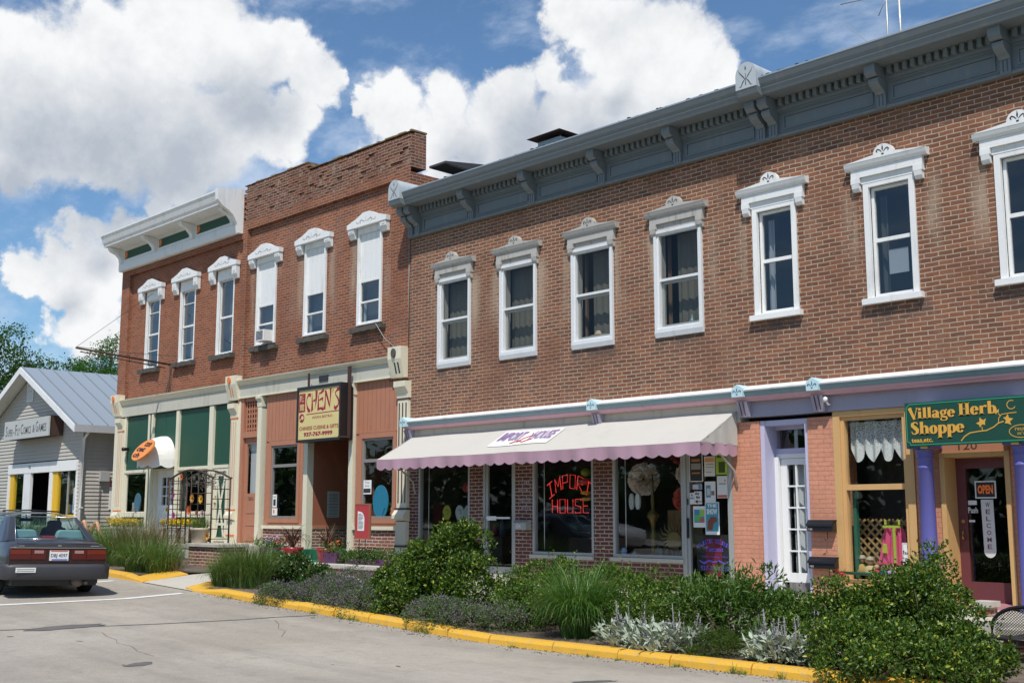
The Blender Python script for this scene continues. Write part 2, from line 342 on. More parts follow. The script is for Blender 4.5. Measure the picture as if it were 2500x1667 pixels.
MAROON = paint('maroon_paint', (0.130, 0.036, 0.042), 0.45, 0.1, 0.1)
TAN = paint('tan_paint', (0.60, 0.36, 0.145), 0.6, 0.16, 0.3, (0.34, 0.18, 0.08))
BLUECOL = paint('violet_blue_paint', (0.120, 0.118, 0.375), 0.45, 0.08, 0.08, (0.2, 0.2, 0.4))
ALU = paint('aluminium_frame', (0.45, 0.45, 0.43), 0.4, 0.08, 0.2, metal=0.35)
STONE = paint('dark_rough_stone', (0.085, 0.078, 0.068), 0.95, 0.35, 0.4, (0.03, 0.03, 0.028), scale=2.5, bmp=0.9)
CONC = paint('concrete', (0.46, 0.43, 0.37), 0.9, 0.16, 0.35, (0.26, 0.23, 0.19), streak=False, bmp=0.4)
BLACK = paint('black_enamel', (0.012, 0.012, 0.014), 0.35, 0.1, 0.1)
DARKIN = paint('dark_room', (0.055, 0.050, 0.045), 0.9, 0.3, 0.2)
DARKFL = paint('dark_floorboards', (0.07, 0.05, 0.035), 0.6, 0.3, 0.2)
IRON = paint('rusty_iron', (0.06, 0.032, 0.024), 0.7, 0.4, 0.4, (0.10, 0.04, 0.02))
TIN = paint('grey_roof_metal', (0.29, 0.335, 0.38), 0.45, 0.08, 0.12, (0.33, 0.35, 0.36), metal=0.15)
ROOFD = paint('dark_roofing', (0.05, 0.05, 0.055), 0.9, 0.2, 0.2)
PAPER = paint('paper', (0.78, 0.77, 0.74), 0.8, 0.05, 0.05)
INK = paint('dark_ink', (0.03, 0.03, 0.035), 0.7, 0.1, 0.0)
GLASS = glass('window_glass', (0.90, 0.93, 0.92), 1.35); GLASSU = glass('upper_window_glass', (0.66, 0.70, 0.72), 2.0); GLASSA = glass('storm_window_glass', (0.86, 0.86, 0.83), 0.7); GLASSCAR = glass('car_glass', (0.68, 0.78, 0.76), 0.8)
CURTAIN = paint('grey_curtain', (0.105, 0.105, 0.09), 0.9, 0.25, 0.3, (0.12, 0.12, 0.11), scale=2)
BLIND = paint('white_blind', (0.55, 0.56, 0.58), 0.8, 0.08, 0.05)
SCREEN = paint('insect_screen', (0.10, 0.105, 0.11), 0.9, 0.15, 0.1)
def col_mat(name, c, rough=0.6): return paint(name, c, rough, 0.12, 0.06)

# ================================================================== ground, road, pavements
def rz(x): return 0.04 * max(0.0, min(-11.5 - x, 34.0))
def rr(x, y): return rz(x) - .05 * max(0.0, min((-4.8 - y) / 1.2, 1.0)) * max(0.0, min((-12 - x) / 6, 1.0))      # the carriageway dips a little away from the kerb
XS = sorted(set([-420, -250, -150, -90, -70, -60] + [-50 + i for i in range(0, 50)] + [0, 10, 40, 120, 250, 420]))
def sheet(name, ys, dz, mat, kind='structure', xs=XS, zf=None):
    mb = MB()
    for x in xs:
        for y in ys: mb.v.append((x, y, (zf(x, y) if zf else rz(x)) + dz))
    n = len(ys)
    for i in range(len(xs) - 1):
        for j in range(n - 1):
            mb.f.append((i * n + j, (i + 1) * n + j, (i + 1) * n + j + 1, i * n + j + 1)); mb.mi.append(0); mb.smooth.append(True)
    return tag(mb.build(name, mat), kind=kind)
def ground_mat(name, c1, c2, scale=1.5, grit=0.25, rough=0.95, speck=None):
    m, t, b = new_mat(name); p = pos(t)
    n1 = noise(t, p, 0.35 * scale, 6, 0.6); n2 = noise(t, p, 60, 3, 0.7); n3 = noise(t, p, 3.0 * scale, 7, 0.65)
    col = mixc(t, ramp(t, n1, 0.35, 0.65), c1, c2)
    col = mixc(t, mth(t, 'MULTIPLY', ramp(t, n3, 0.50, 0.70), 0.35), col, [x * 0.72 for x in c1])
    col = mixc(t, 1.0, col, mixc(t, n2, [1 - grit] * 3, [1 + grit] * 3), 'MULTIPLY')
    lane = nd(t, 'ShaderNodeMapping'); t.links.new(p, lane.inputs[0]); lane.inputs['Scale'].default_value = (0.12, 1.5, 1)
    col = mixc(t, 1.0, col, mixc(t, ramp(t, noise(t, lane.outputs[0], 1.0, 4), .35, .65), (.91, .91, .92), (1.06, 1.06, 1.05)), 'MULTIPLY')
    col = mixc(t, 1.0, col, mixc(t, noise(t, p, 11.0, 4, .7), (.80, .80, .80), (1.2, 1.2, 1.2)), 'MULTIPLY')
    if speck: col = mixc(t, ramp(t, noise(t, p, 140, 2, 0.8), 0.66, 0.72), col, speck)
    t.links.new(col, b.inputs['Base Color']); b.inputs['Roughness'].default_value = rough
    bump(t, mth(t, 'ADD', n2, n3), 0.35, 0.012, b); return m
ASPH = ground_mat('pale_asphalt', (0.312, 0.278, 0.230), (0.380, 0.342, 0.288), 1.0, 0.45, speck=(0.50, 0.47, 0.42))
SOIL = ground_mat('mulch_soil', (0.10, 0.075, 0.055), (0.16, 0.125, 0.10), 3.0, 0.5, speck=(0.30, 0.26, 0.22))
TURF = ground_mat('rough_turf', (0.05, 0.085, 0.025), (0.085, 0.11, 0.04), 2.0, 0.4)
sheet('ground', [-420, -60, -17, -4.6, 0, 20, 60, 420], -0.06, TURF)
sheet('road', [-16.5, -12, -8, -6.0, -5.4, -4.8, -4.66], 0.0, ASPH, zf=rr)
tag(sheet('far_pavement', [-19.5, -16.5], 0.06, CONC), kind='structure')
bedx = [-19.2 + i * 0.6 for i in range(0, 29)]
sheet('planting_bed', [-4.52, -3.0, -1.62], 0.092, SOIL, xs=bedx)
sheet('planting_verge', [-4.52, -3.6, -2.4, -1.62], 0.095, SOIL, xs=[-60 + i for i in range(0, 39)])
mb = MB(); mb.add([(-21.6, -4.66, rz(-21.6) + .012), (-19.35, -4.66, rz(-19.35) + .012), (-19.5, -3.6, .52), (-21.3, -3.6, .52), (-19.5, -1.65, .6), (-21.3, -1.65, .6)], [(0, 1, 2, 3), (3, 2, 4, 5)])
tag(mb.build('ramp_pavement', CONC), kind='structure')
# raised pavements in front of the shops
def step_slab(name, x0, x1, y0, y1, z1, mat=CONC):
    mb = MB(); mb.box(x0, x1, y0, y1, -0.3, z1); return tag(mb.build(name, mat, bevel=0.012), kind='structure')
step_slab('pavement', -18.9, -2.0, -1.6, 0.02, 0.45)
step_slab('terrace_pavement', -23.2, -18.9, -1.0, 0.02, 0.68)
step_slab('low_step', -23.2, -19.0, -1.62, -1.33, 0.50)
step_slab('upper_pavement', -33.0, -23.2, -1.6, 0.02, 1.0)
step_slab('corner_pavement', -60, -33.0, -1.6, 0.5, 1.05)

# kerb: one long yellow kerb in cast lengths
YEL = paint('yellow_kerb_paint', (0.66, 0.37, 0.035), 0.6, 0.22, 0.45, (0.34, 0.25, 0.12), scale=2.6, streak=False, peel=(0.40, 0.34, 0.26), bmp=0.5, pk0=0.585)
def kerb(name, x0, x1, label, ends=(0, 0)):
    mb = MB(); x = x0
    while x < x1 - 0.05:
        xe = min(x + random.uniform(0.75, 1.25), x1); g = 0.008; dz = random.uniform(-0.008, 0.008); dy = random.uniform(-0.012, 0.012)
        ha = 0.118; hb = 0.118
        if ends[0] and x == x0: ha = 0.04
        if ends[1] and xe >= x1: hb = 0.04
        za, zb = rz(x), rz(xe)
        pr = [(-4.665, -0.1), (-4.655, 0.6), (-4.625, 0.95), (-4.59, 1.0), (-4.50, 1.0), (-4.50, -0.1)]
        v = [(x + g, yy + dy, za + dz + k * ha) for yy, k in pr] + [(xe - g, yy + dy, zb + dz + k * hb) for yy, k in pr]; n = len(pr)
        mb.add(v, [list(range(n)), list(range(2 * n - 1, n - 1, -1))] + [(i, i + n, (i + 1) % n + n, (i + 1) % n) for i in range(n)])
        x = xe
    return tag(mb.build(name, YEL), label, 'kerb')
kerb('kerb', -19.45, 0.0, 'long yellow painted kerb edging the big planting bed in front', (1, 0))
kerb('kerb', -60, -21.35, 'yellow painted kerb beyond the concrete ramp, behind the grey car', (0, 1))
def flare(x0, x1, y1, label):
    mb = MB(); za, zb = rz(x0) + .02, rz(x1) + .02
    mb.add([(x0, -4.62, za + .03), (x1, -4.62, zb), (x1, y1, zb + .12), (x0, y1, za + .16)], [(0, 1, 2, 3)])
    b = len(mb.v); mb.add([(x0, -4.62, za - .1), (x1, -4.62, zb - .1), (x1, y1, zb - .1), (x0, y1, za - .1)], [(3, 2, 1, 0)])
    mb.f += [[b - 4, b, b + 1, b - 3], [b - 3, b + 1, b + 2, b - 2], [b - 2, b + 2, b + 3, b - 1], [b - 1, b + 3, b, b - 4]]; mb.mi += [0] * 4; mb.smooth += [False] * 4
    tag(mb.build('ramp_flare', YEL), label, 'ramp edge')
flare(-21.95, -21.3, -3.75, 'yellow painted flare on the far side of the concrete ramp')
flare(-19.75, -19.35, -3.9, 'small yellow painted flare on the near side of the concrete ramp')
# painted road lines, tar seam, repair patches
LINE = paint('white_road_paint', (0.72, 0.72, 0.69), 0.7, 0.12, 0.35, (0.36, 0.34, 0.31), scale=3, streak=False)
TARM = ground_mat('tar', (0.10, 0.095, 0.09), (0.14, 0.13, 0.125), 3.0, 0.2)
def road_poly(name, pts, dz, mat):
    mb = MB(); mb.add([(x, y, rr(x, y) + dz) for x, y in pts], [list(range(len(pts)))]); return tag(mb.build(name, mat), kind='structure')
for xa in (-19.25, -22.0):
    mb = MB(); ys = [-8.5, -7.5, -6, -5.4, -4.95]
    for k in range(len(ys) - 1): mb.quad(*[(x_, y_, rr(x_, y_) + .006) for x_, y_ in ((xa - .075, ys[k]), (xa + .075, ys[k]), (xa + .075, ys[k + 1]), (xa - .075, ys[k + 1]))])
    tag(mb.build('road_line', LINE), kind='structure')
mb = MB(); seam = [(-16.6, -10.6), (-16.2, -9.3), (-15.95, -8.1), (-15.75, -7.2), (-15.6, -6.0), (-15.5, -5.4), (-15.3, -4.8)]
for a, b in zip(seam[:-1], seam[1:]):
    w = 0.022; mb.quad(*[(x_, y_, rr(x_, y_) + .006) for x_, y_ in ((a[0] - w, a[1]), (a[0] + w, a[1]), (b[0] + w, b[1]), (b[0] - w, b[1]))])
tag(mb.build('tar_seam', TARM), kind='structure')
def blot(cx, cy, rx, ry, rot, dz, seed):
    q = random.Random(seed); pts = []
    for k in range(22):
        a = 2 * math.pi * k / 22; r = q.uniform(0.78, 1.1); x = rx * r * math.cos(a); y = ry * r * math.sin(a)
        pts.append((cx + x * math.cos(rot) - y * math.sin(rot), cy + x * math.sin(rot) + y * math.cos(rot)))
    return pts
road_poly('road_patch', blot(-16.05, -8.35, 0.20, 0.62, 0.12, 0, 3), 0.0065, TARM)
road_poly('road_patch', blot(-12.45, -9.05, 0.12, 0.20, 0.35, 0, 4), 0.004, TARM)
road_poly('road_patch', blot(-8.25, -6.25, 0.07, 0.26, -0.5, 0, 5), 0.004, TARM)
q = random.Random(11)
for k in range(11):
    x = q.uniform(-15.5, -6); y = q.uniform(-10.5, -4.9)
    road_poly('road_speck', blot(x, y, q.uniform(.012, .03), q.uniform(.02, .07), q.uniform(0, 3), 0, k + 20), 0.004, TARM)
# grit and dead leaves gathered along the gutter
# thin cracks
for pts in ([(-15.3, -8.2), (-14.9, -8.32), (-14.5, -8.37), (-14.2, -8.5), (-13.8, -8.49), (-13.4, -8.62), (-12.9, -8.65)], [(-15.2, -5.6), (-14.8, -5.78), (-14.4, -6.05), (-14.1, -6.12), (-13.6, -6.5)]):
    mb = MB()
    for a, b in zip(pts[:-1], pts[1:]):
        mb.quad(*[(x_, y_, rr(x_, y_) + .006) for x_, y_ in ((a[0], a[1] - .003), (b[0], b[1] - .003), (b[0], b[1] + .003), (a[0], a[1] + .003))])
    tag(mb.build('road_crack', TARM), kind='structure')

# ================================================================== wall builder
def wall_xz(mb, x0, x1, z0, z1, y, holes, depth=0.22, dirs=1):      # wall in the plane y facing -y with rectangular holes and their reveals
    xs = sorted(set([x0, x1] + [h[0] for h in holes] + [h[1] for h in holes])); zs = sorted(set([z0, z1] + [h[2] for h in holes] + [h[3] for h in holes]))
    xs = [x for x in xs if x0 - 1e-6 <= x <= x1 + 1e-6]; zs = [z for z in zs if z0 - 1e-6 <= z <= z1 + 1e-6]
    for i in range(len(xs) - 1):
        for j in range(len(zs) - 1):
            cx, cz = (xs[i] + xs[i + 1]) / 2, (zs[j] + zs[j + 1]) / 2
            if any(h[0] < cx < h[1] and h[2] < cz < h[3] for h in holes): continue
            mb.quad((xs[i], y, zs[j]), (xs[i + 1], y, zs[j]), (xs[i + 1], y, zs[j + 1]), (xs[i], y, zs[j + 1]))
    for a, b, c, d in holes:
        y1 = y + depth
        mb.quad((a, y, c), (a, y, d), (a, y1, d), (a, y1, c)); mb.quad((b, y, d), (b, y, c), (b, y1, c), (b, y1, d))
        mb.quad((a, y, d), (b, y, d), (b, y1, d), (a, y1, d)); mb.quad((b, y, c), (a, y, c), (a, y1, c), (b, y1, c))
def ring_xz(mb, x0, x1, z0, z1, w, y0, y1, wb=None, wt=None):     # rectangular frame, members butted
    wb = w if wb is None else wb; wt = w if wt is None else wt
    mb.box(x0, x0 + w, y0, y1, z0, z1); mb.box(x1 - w, x1, y0, y1, z0, z1)
    mb.box(x0 + w, x1 - w, y0, y1, z1 - wt, z1); mb.box(x0 + w, x1 - w, y0, y1, z0, z0 + wb)
def one(name, mat, parent, fn, **kw): mb = MB(); fn(mb); return mb.build(name, mat, parent, **kw)
def bx(name, mat, parent, *a, **kw): mb = MB(); mb.box(*a); return mb.build(name, mat, parent, **kw)
def curtain(x0, x1, z0, z1, y, parent, mat=CURTAIN, fold=0.05, name='curtain', amp=0.035):
    mb = MB(); n = max(6, int((x1 - x0) / fold * 2)); vs = []; r = random.Random(int(x0 * 100))
    for k in range(n + 1):
        x = x0 + (x1 - x0) * k / n; yy = y + amp * math.sin(k * 1.9 + r.random()); vs += [(x, yy, z0), (x + r.uniform(-.01, .01), yy, z1)]
    return mb.add(vs, [(2 * k, 2 * k + 2, 2 * k + 3, 2 * k + 1) for k in range(n)]).build(name, mat, parent)

# ================================================================== main brown-brick building
MB_X0, MB_X1 = -19.17, -2.0
main = thing('brick_building', 'long brown brick two storey shop block with blue grey bracketed cornice on the right', 'building', ((MB_X0 + MB_X1) / 2, 0, 0))
WA = [-17.70, -15.83, -13.91, -11.96]; WB = [-10.06, -8.11, -6.16, -4.2]
holes = [(c - .46, c + .46, 4.66, 6.44) for c in WA] + [(c - .40, c + .40, 4.75, 6.46) for c in WB]
mb = MB(); wall_xz(mb, MB_X0, MB_X1, 3.38, 8.30, 0.0, holes, 0.20)
for x in (MB_X0, MB_X1): mb.quad((x, 0, -.2), (x, 13, -.2), (x, 13, 8.30), (x, 0, 8.30))
mb.quad((MB_X0, 13, -.2), (MB_X1, 13, -.2), (MB_X1, 13, 8.3), (MB_X0, 13, 8.3))
mb.build('wall', BR_MAIN, main, keep=True)
bx('roof', ROOFD, main, MB_X0 + .02, MB_X1 - .02, 0.02, 12.98, 8.20, 8.29)
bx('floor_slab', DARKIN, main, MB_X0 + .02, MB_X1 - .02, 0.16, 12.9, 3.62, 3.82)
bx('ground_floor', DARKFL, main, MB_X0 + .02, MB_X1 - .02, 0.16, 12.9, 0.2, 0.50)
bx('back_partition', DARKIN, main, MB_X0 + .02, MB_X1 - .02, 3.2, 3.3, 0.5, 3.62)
bx('dark_side_lining', DARKIN, main, MB_X0 + .03, MB_X0 + .08, .21, 3.2, .5, 8.2); bx('upstairs_partition', DARKIN, main, MB_X0 + .02, MB_X1 - .02, 2.6, 2.7, 3.82, 8.2)  # side lining: dark sheet added so the sunlit inner brick looks unlit

def fleur(mb, cx, cz, s, y):      # small incised fleur-de-lis ornament
    stroke_xz(mb, [(cx, cz - .02 * s, .004 * s), (cx, cz + .012 * s, .022 * s), (cx, cz + .05 * s, .003 * s)], .02 * s, y)
    for d in (-1, 1):
        stroke_xz(mb, [(cx + d * .012 * s, cz - .03 * s, .006 * s), (cx + d * .035 * s, cz - .005 * s, .012 * s), (cx + d * .06 * s, cz + .008 * s, .013 * s), (cx + d * .078 * s, cz - .008 * s, .012 * s), (cx + d * .066 * s, cz - .026 * s, .009 * s)], .01 * s, y)
    stroke_xz(mb, [(cx - .010 * s, cz - .055 * s), (cx + .010 * s, cz - .055 * s)], .018 * s, y)
def hood_main(c, mat, parent):
    mb = MB()
    mb.box(c - .56, c + .56, -.075, 0, 6.56, 6.68)                                            # frieze
    for s in (-1, 1):
        xa, xb = (c - .56, c - .42) if s < 0 else (c + .42, c + .56)
        mb.box(xa, xb, -.085, 0, 6.475, 6.558)                                               # ear block
        mb.prism_x([(0, 6.36), (-.05, 6.36), (-.075, 6.405), (-.085, 6.472), (0, 6.472)], xa + .012, xb - .012)
    mb.box(c - .418, c + .418, -.035, 0, 6.462, 6.558)                                        # sunk lintel board
    mb.prism_x([(0, 6.682), (-.085, 6.682), (-.115, 6.72), (-.135, 6.775), (0, 6.80)], c - .64, c + .64)   # moulded cornice
    poly = [(c - .64, 6.776)] + [(c - .155, 6.83)] + arc(c, 6.832, .152, .135, 180, 0, 12) + [(c + .155, 6.83), (c + .64, 6.776)]
    mb.prism_y(poly, -.137, -.045)
    h = mb.build('window_hood', mat, parent)
    m2 = MB(); fleur(m2, c, 6.885, 1.25, -.1395); m2.build('fleur_ornament', INK if mat is WHITE else STONE, h)
    return h
def window_storm(c, parent, full=True):
    mb = MB()
    ring_xz(mb, c - .5, c + .5, 4.70, 6.455, .055, -.05, .04); ring_xz(mb, c - .445, c + .445, 4.756, 6.40, .035, -.02, .06)
    mb.box(c - .41, c + .41, .0, .05, 5.575, 5.618)
    w = mb.build('window', VINYL, parent)
    one('sill', VINYL, w, lambda m: m.prism_x([(.02, 4.615), (-.035, 4.615), (-.058, 4.698), (.02, 4.698)], c - .5, c + .5))
    for ya, za, zb in ((.03, 5.618, 6.365), (.036, 4.79, 5.575)): one('pane', GLASSA, w, lambda m: m.quad((c - .41, ya, za), (c + .41, ya, za), (c + .41, ya, zb), (c - .41, ya, zb)), keep=True)
    mb = MB(); ring_xz(mb, c - .41, c + .41, 4.79, 5.575, .045, .06, .10); mb.build('sash', ALU, w)
    mb = MB(); ring_xz(mb, c - .459, c + .459, 4.661, 6.439, .02, .101, .199); mb.build('lining', paint('grey_lining', (.35, .34, .32)), w)
    return w
def window_plain(c, parent, mat):
    mb = MB()
    ring_xz(mb, c - .40, c + .40, 4.75, 6.46, .085, -.03, .03, wb=.02, wt=.06)
    ring_xz(mb, c - .314, c + .314, 4.771, 6.398, .045, .05, .11)
    mb.box(c - .268, c + .268, .06, .12, 5.58, 5.635)
    w = mb.build('window', mat, parent)
    bx('sill', mat, w, c - .46, c + .46, -.09, .04, 4.665, 4.748)
    one('pane', GLASSU, w, lambda m: m.quad((c - .27, .085, 4.81), (c + .27, .085, 4.81), (c + .27, .085, 6.36), (c - .27, .085, 6.36)), keep=True)
    return w
for i, c in enumerate(WA):
    w = window_storm(c, main); hood_main(c, WEATH, main)
    curtain(c - .46 if i < 2 else c - .22, c + .46, 4.72, 6.4, .26, w, CURTAIN, .09, amp=.012)
    if i >= 2: curtain(c - .46, c - .36, 4.72, 6.4, .28, w, paint('brown_curtain', (.12, .075, .045), .9, .2, .2), .06)
for i, c in enumerate(WB):
    w = window_plain(c, main, WPEEL if i == 0 else WHITE); hood_main(c, WHITE, main)
    if i == 0: curtain(c - .3, c - .16, 4.8, 6.3, .25, w, BLIND, .05)
    if i == 1:
        curtain(c - .3, c - .17, 4.8, 6.3, .25, w, CURTAIN, .05)
        bx('paper_notice', BLIND, w, c - .12, c + .18, .13, .135, 5.10, 5.46)
# things standing on the two inner window sills
t = tag(one('basket', col_mat('olive_wicker', (0.12, 0.11, 0.05)), None, lambda m: m.lathe([(.13, 0), (.19, .02), (.21, .10), (.22, .13), (.20, .13), (.18, .05), (.02, .04)], (WA[2] - .02, .17, 4.73), 16, 1, .45)), 'olive basket standing inside the third upper window of the long block', 'basket')
t = tag(one('straw_hat', col_mat('straw', (0.38, 0.32, 0.22)), None, lambda m: m.lathe([(.12, .0), (.10, .02), (.06, .06), (.05, .09), (.01, .10)], (WA[2] - .04, .17, 4.845), 14, 1, .5)), 'pale round hat lying on the basket in the upper window', 'hat')
for k, (dx, h, cc, lb) in enumerate(((-.22, .08, (0.05, 0.12, 0.14), 'dark teal jar, leftmost of the trinkets inside the fourth upper window'), (.0, .14, (0.05, 0.04, 0.035), 'dark brown jar among the trinkets inside the fourth upper window'), (.12, .24, (0.10, 0.16, 0.18), 'tall pale blue bottle inside the fourth upper window'), (.24, .13, (0.16, 0.18, 0.20), 'round grey pot, rightmost inside the fourth upper window'))):
    mb = MB(); mb.lathe([(.03, 0), (.055, .02), (.055, h * .6), (.02, h * .75), (.02, h), (.005, h)], (WA[3] + dx, .17, 4.73), 12); tag(mb.build('jar', col_mat('jar_paint_%d' % k, cc, .3)), lb, 'jar', 'trinkets inside the upper window')

# ---- top cornice
prof = [(0, 7.49), (-.10, 7.49), (-.115, 7.52), (-.085, 7.56), (-.06, 7.57), (-.06, 7.86), (-.085, 7.875), (-.085, 7.90), (-.11, 7.915), (-.11, 8.085), (-.50, 8.085), (-.515, 8.12), (-.54, 8.17), (-.54, 8.19), (-.57, 8.235), (-.595, 8.30), (-.605, 8.32), (0, 8.34)]
cor = one('cornice', BGREY, main, lambda m: m.prism_x(prof, MB_X0 + .08, MB_X1))
one('roof_edging', TIN, main, lambda m: m.prism_x([(-.60, 8.325), (-.60, 8.350), (-.30, 8.42), (.10, 8.43), (.10, 8.35)], MB_X0 + .1, MB_X1))
mb = MB(); q = random.Random(3); x = MB_X0 + 1.5
while x < -9.0:      # tar drips on the edging
    w = q.uniform(.02, .07); l = q.uniform(.2, 1.0)
    if q.random() < .75: mb.prism_x([(-.602, 8.351 + .024 * (1 - l)), (-.602, 8.3515), (-.45, 8.388), (-.45, 8.386)], x, x + w)
    x += q.uniform(.06, .45)
mb.build('tar_drips', BLACK, main)
BRK = [-18.92, -17.10, -15.35, -13.57, -11.85, -10.06, -8.10, -6.28, -4.45, -2.7]
def bracket(xc, mat, parent):
    mb = MB(); w = .085
    mb.prism_x([(-.06, 7.915), (-.36, 7.915), (-.42, 7.95), (-.43, 7.99), (-.43, 8.083), (-.06, 8.083)], xc - w, xc + w)
    mb.prism_x([(-.06, 7.70), (-.14, 7.70), (-.17, 7.74), (-.22, 7.76), (-.29, 7.80), (-.33, 7.85), (-.33, 7.89), (-.30, 7.913), (-.06, 7.913)], xc - w + .008, xc + w - .008)
    mb.prism_x([(-.06, 7.50), (-.125, 7.50), (-.125, 7.698), (-.06, 7.698)], xc - w + .012, xc + w - .012)
    b = mb.build('bracket', mat, parent)
    m2 = MB()
    for d in (-.028, .028): m2.box(xc + d - .009, xc + d + .009, -.1275, -.124, 7.53, 7.69)
    m2.build('flute', BGREYD, b); return b
def cap_block(xc, parent):
    mb = MB(); w = .19
    mb.prism_y([(xc - w, 8.20), (xc + w, 8.20), (xc + w, 8.42)] + arc(xc, 8.42, w, .20, 0, 180, 14) + [(xc - w, 8.42)], -.66, .0)
    c = mb.build('cornice_cap', BGREYL, parent)
    one('cap_base', BGREY, c, lambda m: (m.prism_x([(-.1, 8.198), (-.655, 8.198), (-.62, 8.10), (-.53, 8.075), (-.1, 8.075)], xc - w, xc + w)))
    m2 = MB()
    for d in (-1, 1):
        stroke_xz(m2, [(xc + d * .012, 8.35, .008), (xc + d * .05, 8.40, .02), (xc + d * .11, 8.47, .012), (xc + d * .13, 8.51, .004)], .012, -.6615)
        stroke_xz(m2, [(xc + d * .012, 8.35, .008), (xc + d * .05, 8.31, .02), (xc + d * .09, 8.24, .014), (xc + d * .12, 8.235, .004)], .012, -.6615)
    stroke_xz(m2, [(xc, 8.26, .02), (xc, 8.32, .012), (xc, 8.44, .01)], .01, -.6620)
    stroke_xz(m2, [(xc, 8.50, .02), (xc, 8.525, .03), (xc, 8.56, .004)], .01, -.6620)
    m2.build('cap_ornament', BGREYD, c)
pairs = (0, 5, 9)
for i, xc in enumerate(BRK):
    if i in pairs:
        bracket(xc - .115, BGREY, main); bracket(xc + .115, BGREY, main); cap_block(xc, main)
    else: bracket(xc, BGREY, main)
ends = [(a + (.24 if i in pairs else .12), BRK[i + 1] - (.24 if i + 1 in pairs else .12)) for i, a in enumerate(BRK[:-1])]
NDEN = 0
for a, b in ends:
    mb = MB(); mb2 = MB(); mb3 = MB()
    n = int((b - a) / .118); st = (b - a) / n
    for k in range(n):
        x = a + st * (k + .5)
        if a < -8.0 and NDEN < 100: NDEN += 1; bx('dentil', BGREY, main, x - .032, x + .032, -.20, -.109, 7.965, 8.083)
        else: mb.box(x - .032, x + .032, -.20, -.109, 7.965, 8.083)
    # raised moulding frame of the frieze panel
    x0, x1, z0, z1 = a + .03, b - .03, 7.60, 7.83
    ring_xz(mb2, x0, x1, z0, z1, .022, -.078, -.058); mb2.box(a - .02, b + .02, -.10, -.0845, 7.878, 7.896)
    ring_xz(mb3, x0 + .0225, x1 - .0225, z0 + .0225, z1 - .0225, .007, -.0625, -.0605)
    if mb.v: tag(mb.build('dentil_row', BGREY, main), kind='stuff')
    pn = mb2.build('frieze_moulding', BGREY, main); mb3.build('frieze_groove', BGREYD, pn)

# ---- shop-front cornice of the main building
def prof_bar(name, mat, prof, x0, x1, parent=main): return one(name, mat, parent, lambda m: m.prism_x(prof, x0, x1))
SX0 = MB_X0 + .10
prof_bar('shopfront_cornice_top', WHITE, [(0, 3.66), (0, 3.555), (-.27, 3.555), (-.275, 3.575)], SX0, MB_X1)
prof_bar('shopfront_cornice_band', TEAL, [(0, 3.553), (0, 3.482), (-.215, 3.482), (-.225, 3.50), (-.235, 3.51), (-.24, 3.53), (-.262, 3.54), (-.265, 3.553)], SX0, MB_X1)
prof_bar('shopfront_cornice_moulding', PINKP, [(0, 3.48), (0, 3.405), (-.165, 3.405), (-.175, 3.43), (-.205, 3.45), (-.21, 3.48)], SX0, MB_X1)
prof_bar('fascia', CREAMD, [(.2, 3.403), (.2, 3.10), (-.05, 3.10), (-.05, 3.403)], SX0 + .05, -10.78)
prof_bar('fascia', LAV, [(.2, 3.403), (.2, 3.165), (-.055, 3.165), (-.055, 3.403)], -10.775, MB_X1)
for xc in (-18.98, -13.72, -10.65, -9.32, -5.5):
    mb = MB(); mb.prism_y([(xc - .10, 3.47), (xc + .10, 3.47), (xc + .10, 3.60), (xc, 3.665), (xc - .10, 3.60)], -.30, -.02)
    cp = mb.build('shopfront_cap', ICE, main)
    m2 = MB(); fleur(m2, xc, 3.56, .95, -.3025); m2.build('fleur_ornament', paint('deep_teal_paint', (.03, .10, .14)), cp)
    mb = MB(); mb.prism_x([(-.05, 3.17), (-.12, 3.17), (-.16, 3.30), (-.20, 3.403), (-.05, 3.403)], xc - .095, xc + .095)
    b = mb.build('shopfront_bracket', LAV, main)
    m2 = MB()
    for d in (-.035, .03): m2.add([(xc + d - .01, -.1225, 3.18), (xc + d + .01, -.1225, 3.18), (xc + d + .01, -.2008, 3.40), (xc + d - .01, -.2008, 3.40)], [(0, 1, 2, 3)])
    m2.build('bracket_stripe', MAROON, b)

# ---- ground floor of the Import House part: red brick piers, aluminium windows
IW = [(-18.80, -17.22, 0.98), (-15.47, -13.95, .96), (-13.50, -11.97, .96)]
DR = (-16.83, -15.93)
mb = MB()
wall_xz(mb, MB_X0 + .06, -11.965, 0.30, 3.10, 0.0, [(a, b, z, 2.95) for a, b, z in IW] + [(DR[0], DR[1], .55, 2.95)], .12)
mb.build('shopfront_brick', BR_NEW, main, keep=True)
for a, b, z in IW:
    mb = MB(); ring_xz(mb, a, b, z + .005, 2.945, .05, .0, .09)
    w = mb.build('display_window', ALU, main)
    one('pane', GLASS, w, lambda m: m.quad((a + .05, .045, z + .05), (b - .05, .045, z + .05), (b - .05, .045, 2.9), (a + .05, .045, 2.9)), keep=True)
    bx('sill', CONC, w, a - .05, b, -.04, .06, z - .065, z)
    one('curtain_edge', WHITE, w, lambda m: m.tube([(a + .17, .14, z + .08), (a + .17, .14, 2.9)], .008, 6))
def alu_door(x0, x1, z0, z1, parent, y=.02, handle=True):
    mb = MB(); ring_xz(mb, x0, x1, z0, z1, .05, y - .02, y + .08, wb=.02); f = mb.build('door_frame', ALU, parent)
    mb = MB(); ring_xz(mb, x0 + .055, x1 - .055, z0 + .03, z1 - .06, .055, y, y + .05, wb=.12)
    d = mb.build('door', ALU, parent)
    one('pane', GLASS, d, lambda m: m.quad((x0 + .11, y + .025, z0 + .15), (x1 - .11, y + .025, z0 + .15), (x1 - .11, y + .025, z1 - .115), (x0 + .11, y + .025, z1 - .115)), keep=True)
    return d
d = alu_door(DR[0] + .005, DR[1] - .005, .56, 2.945, main)
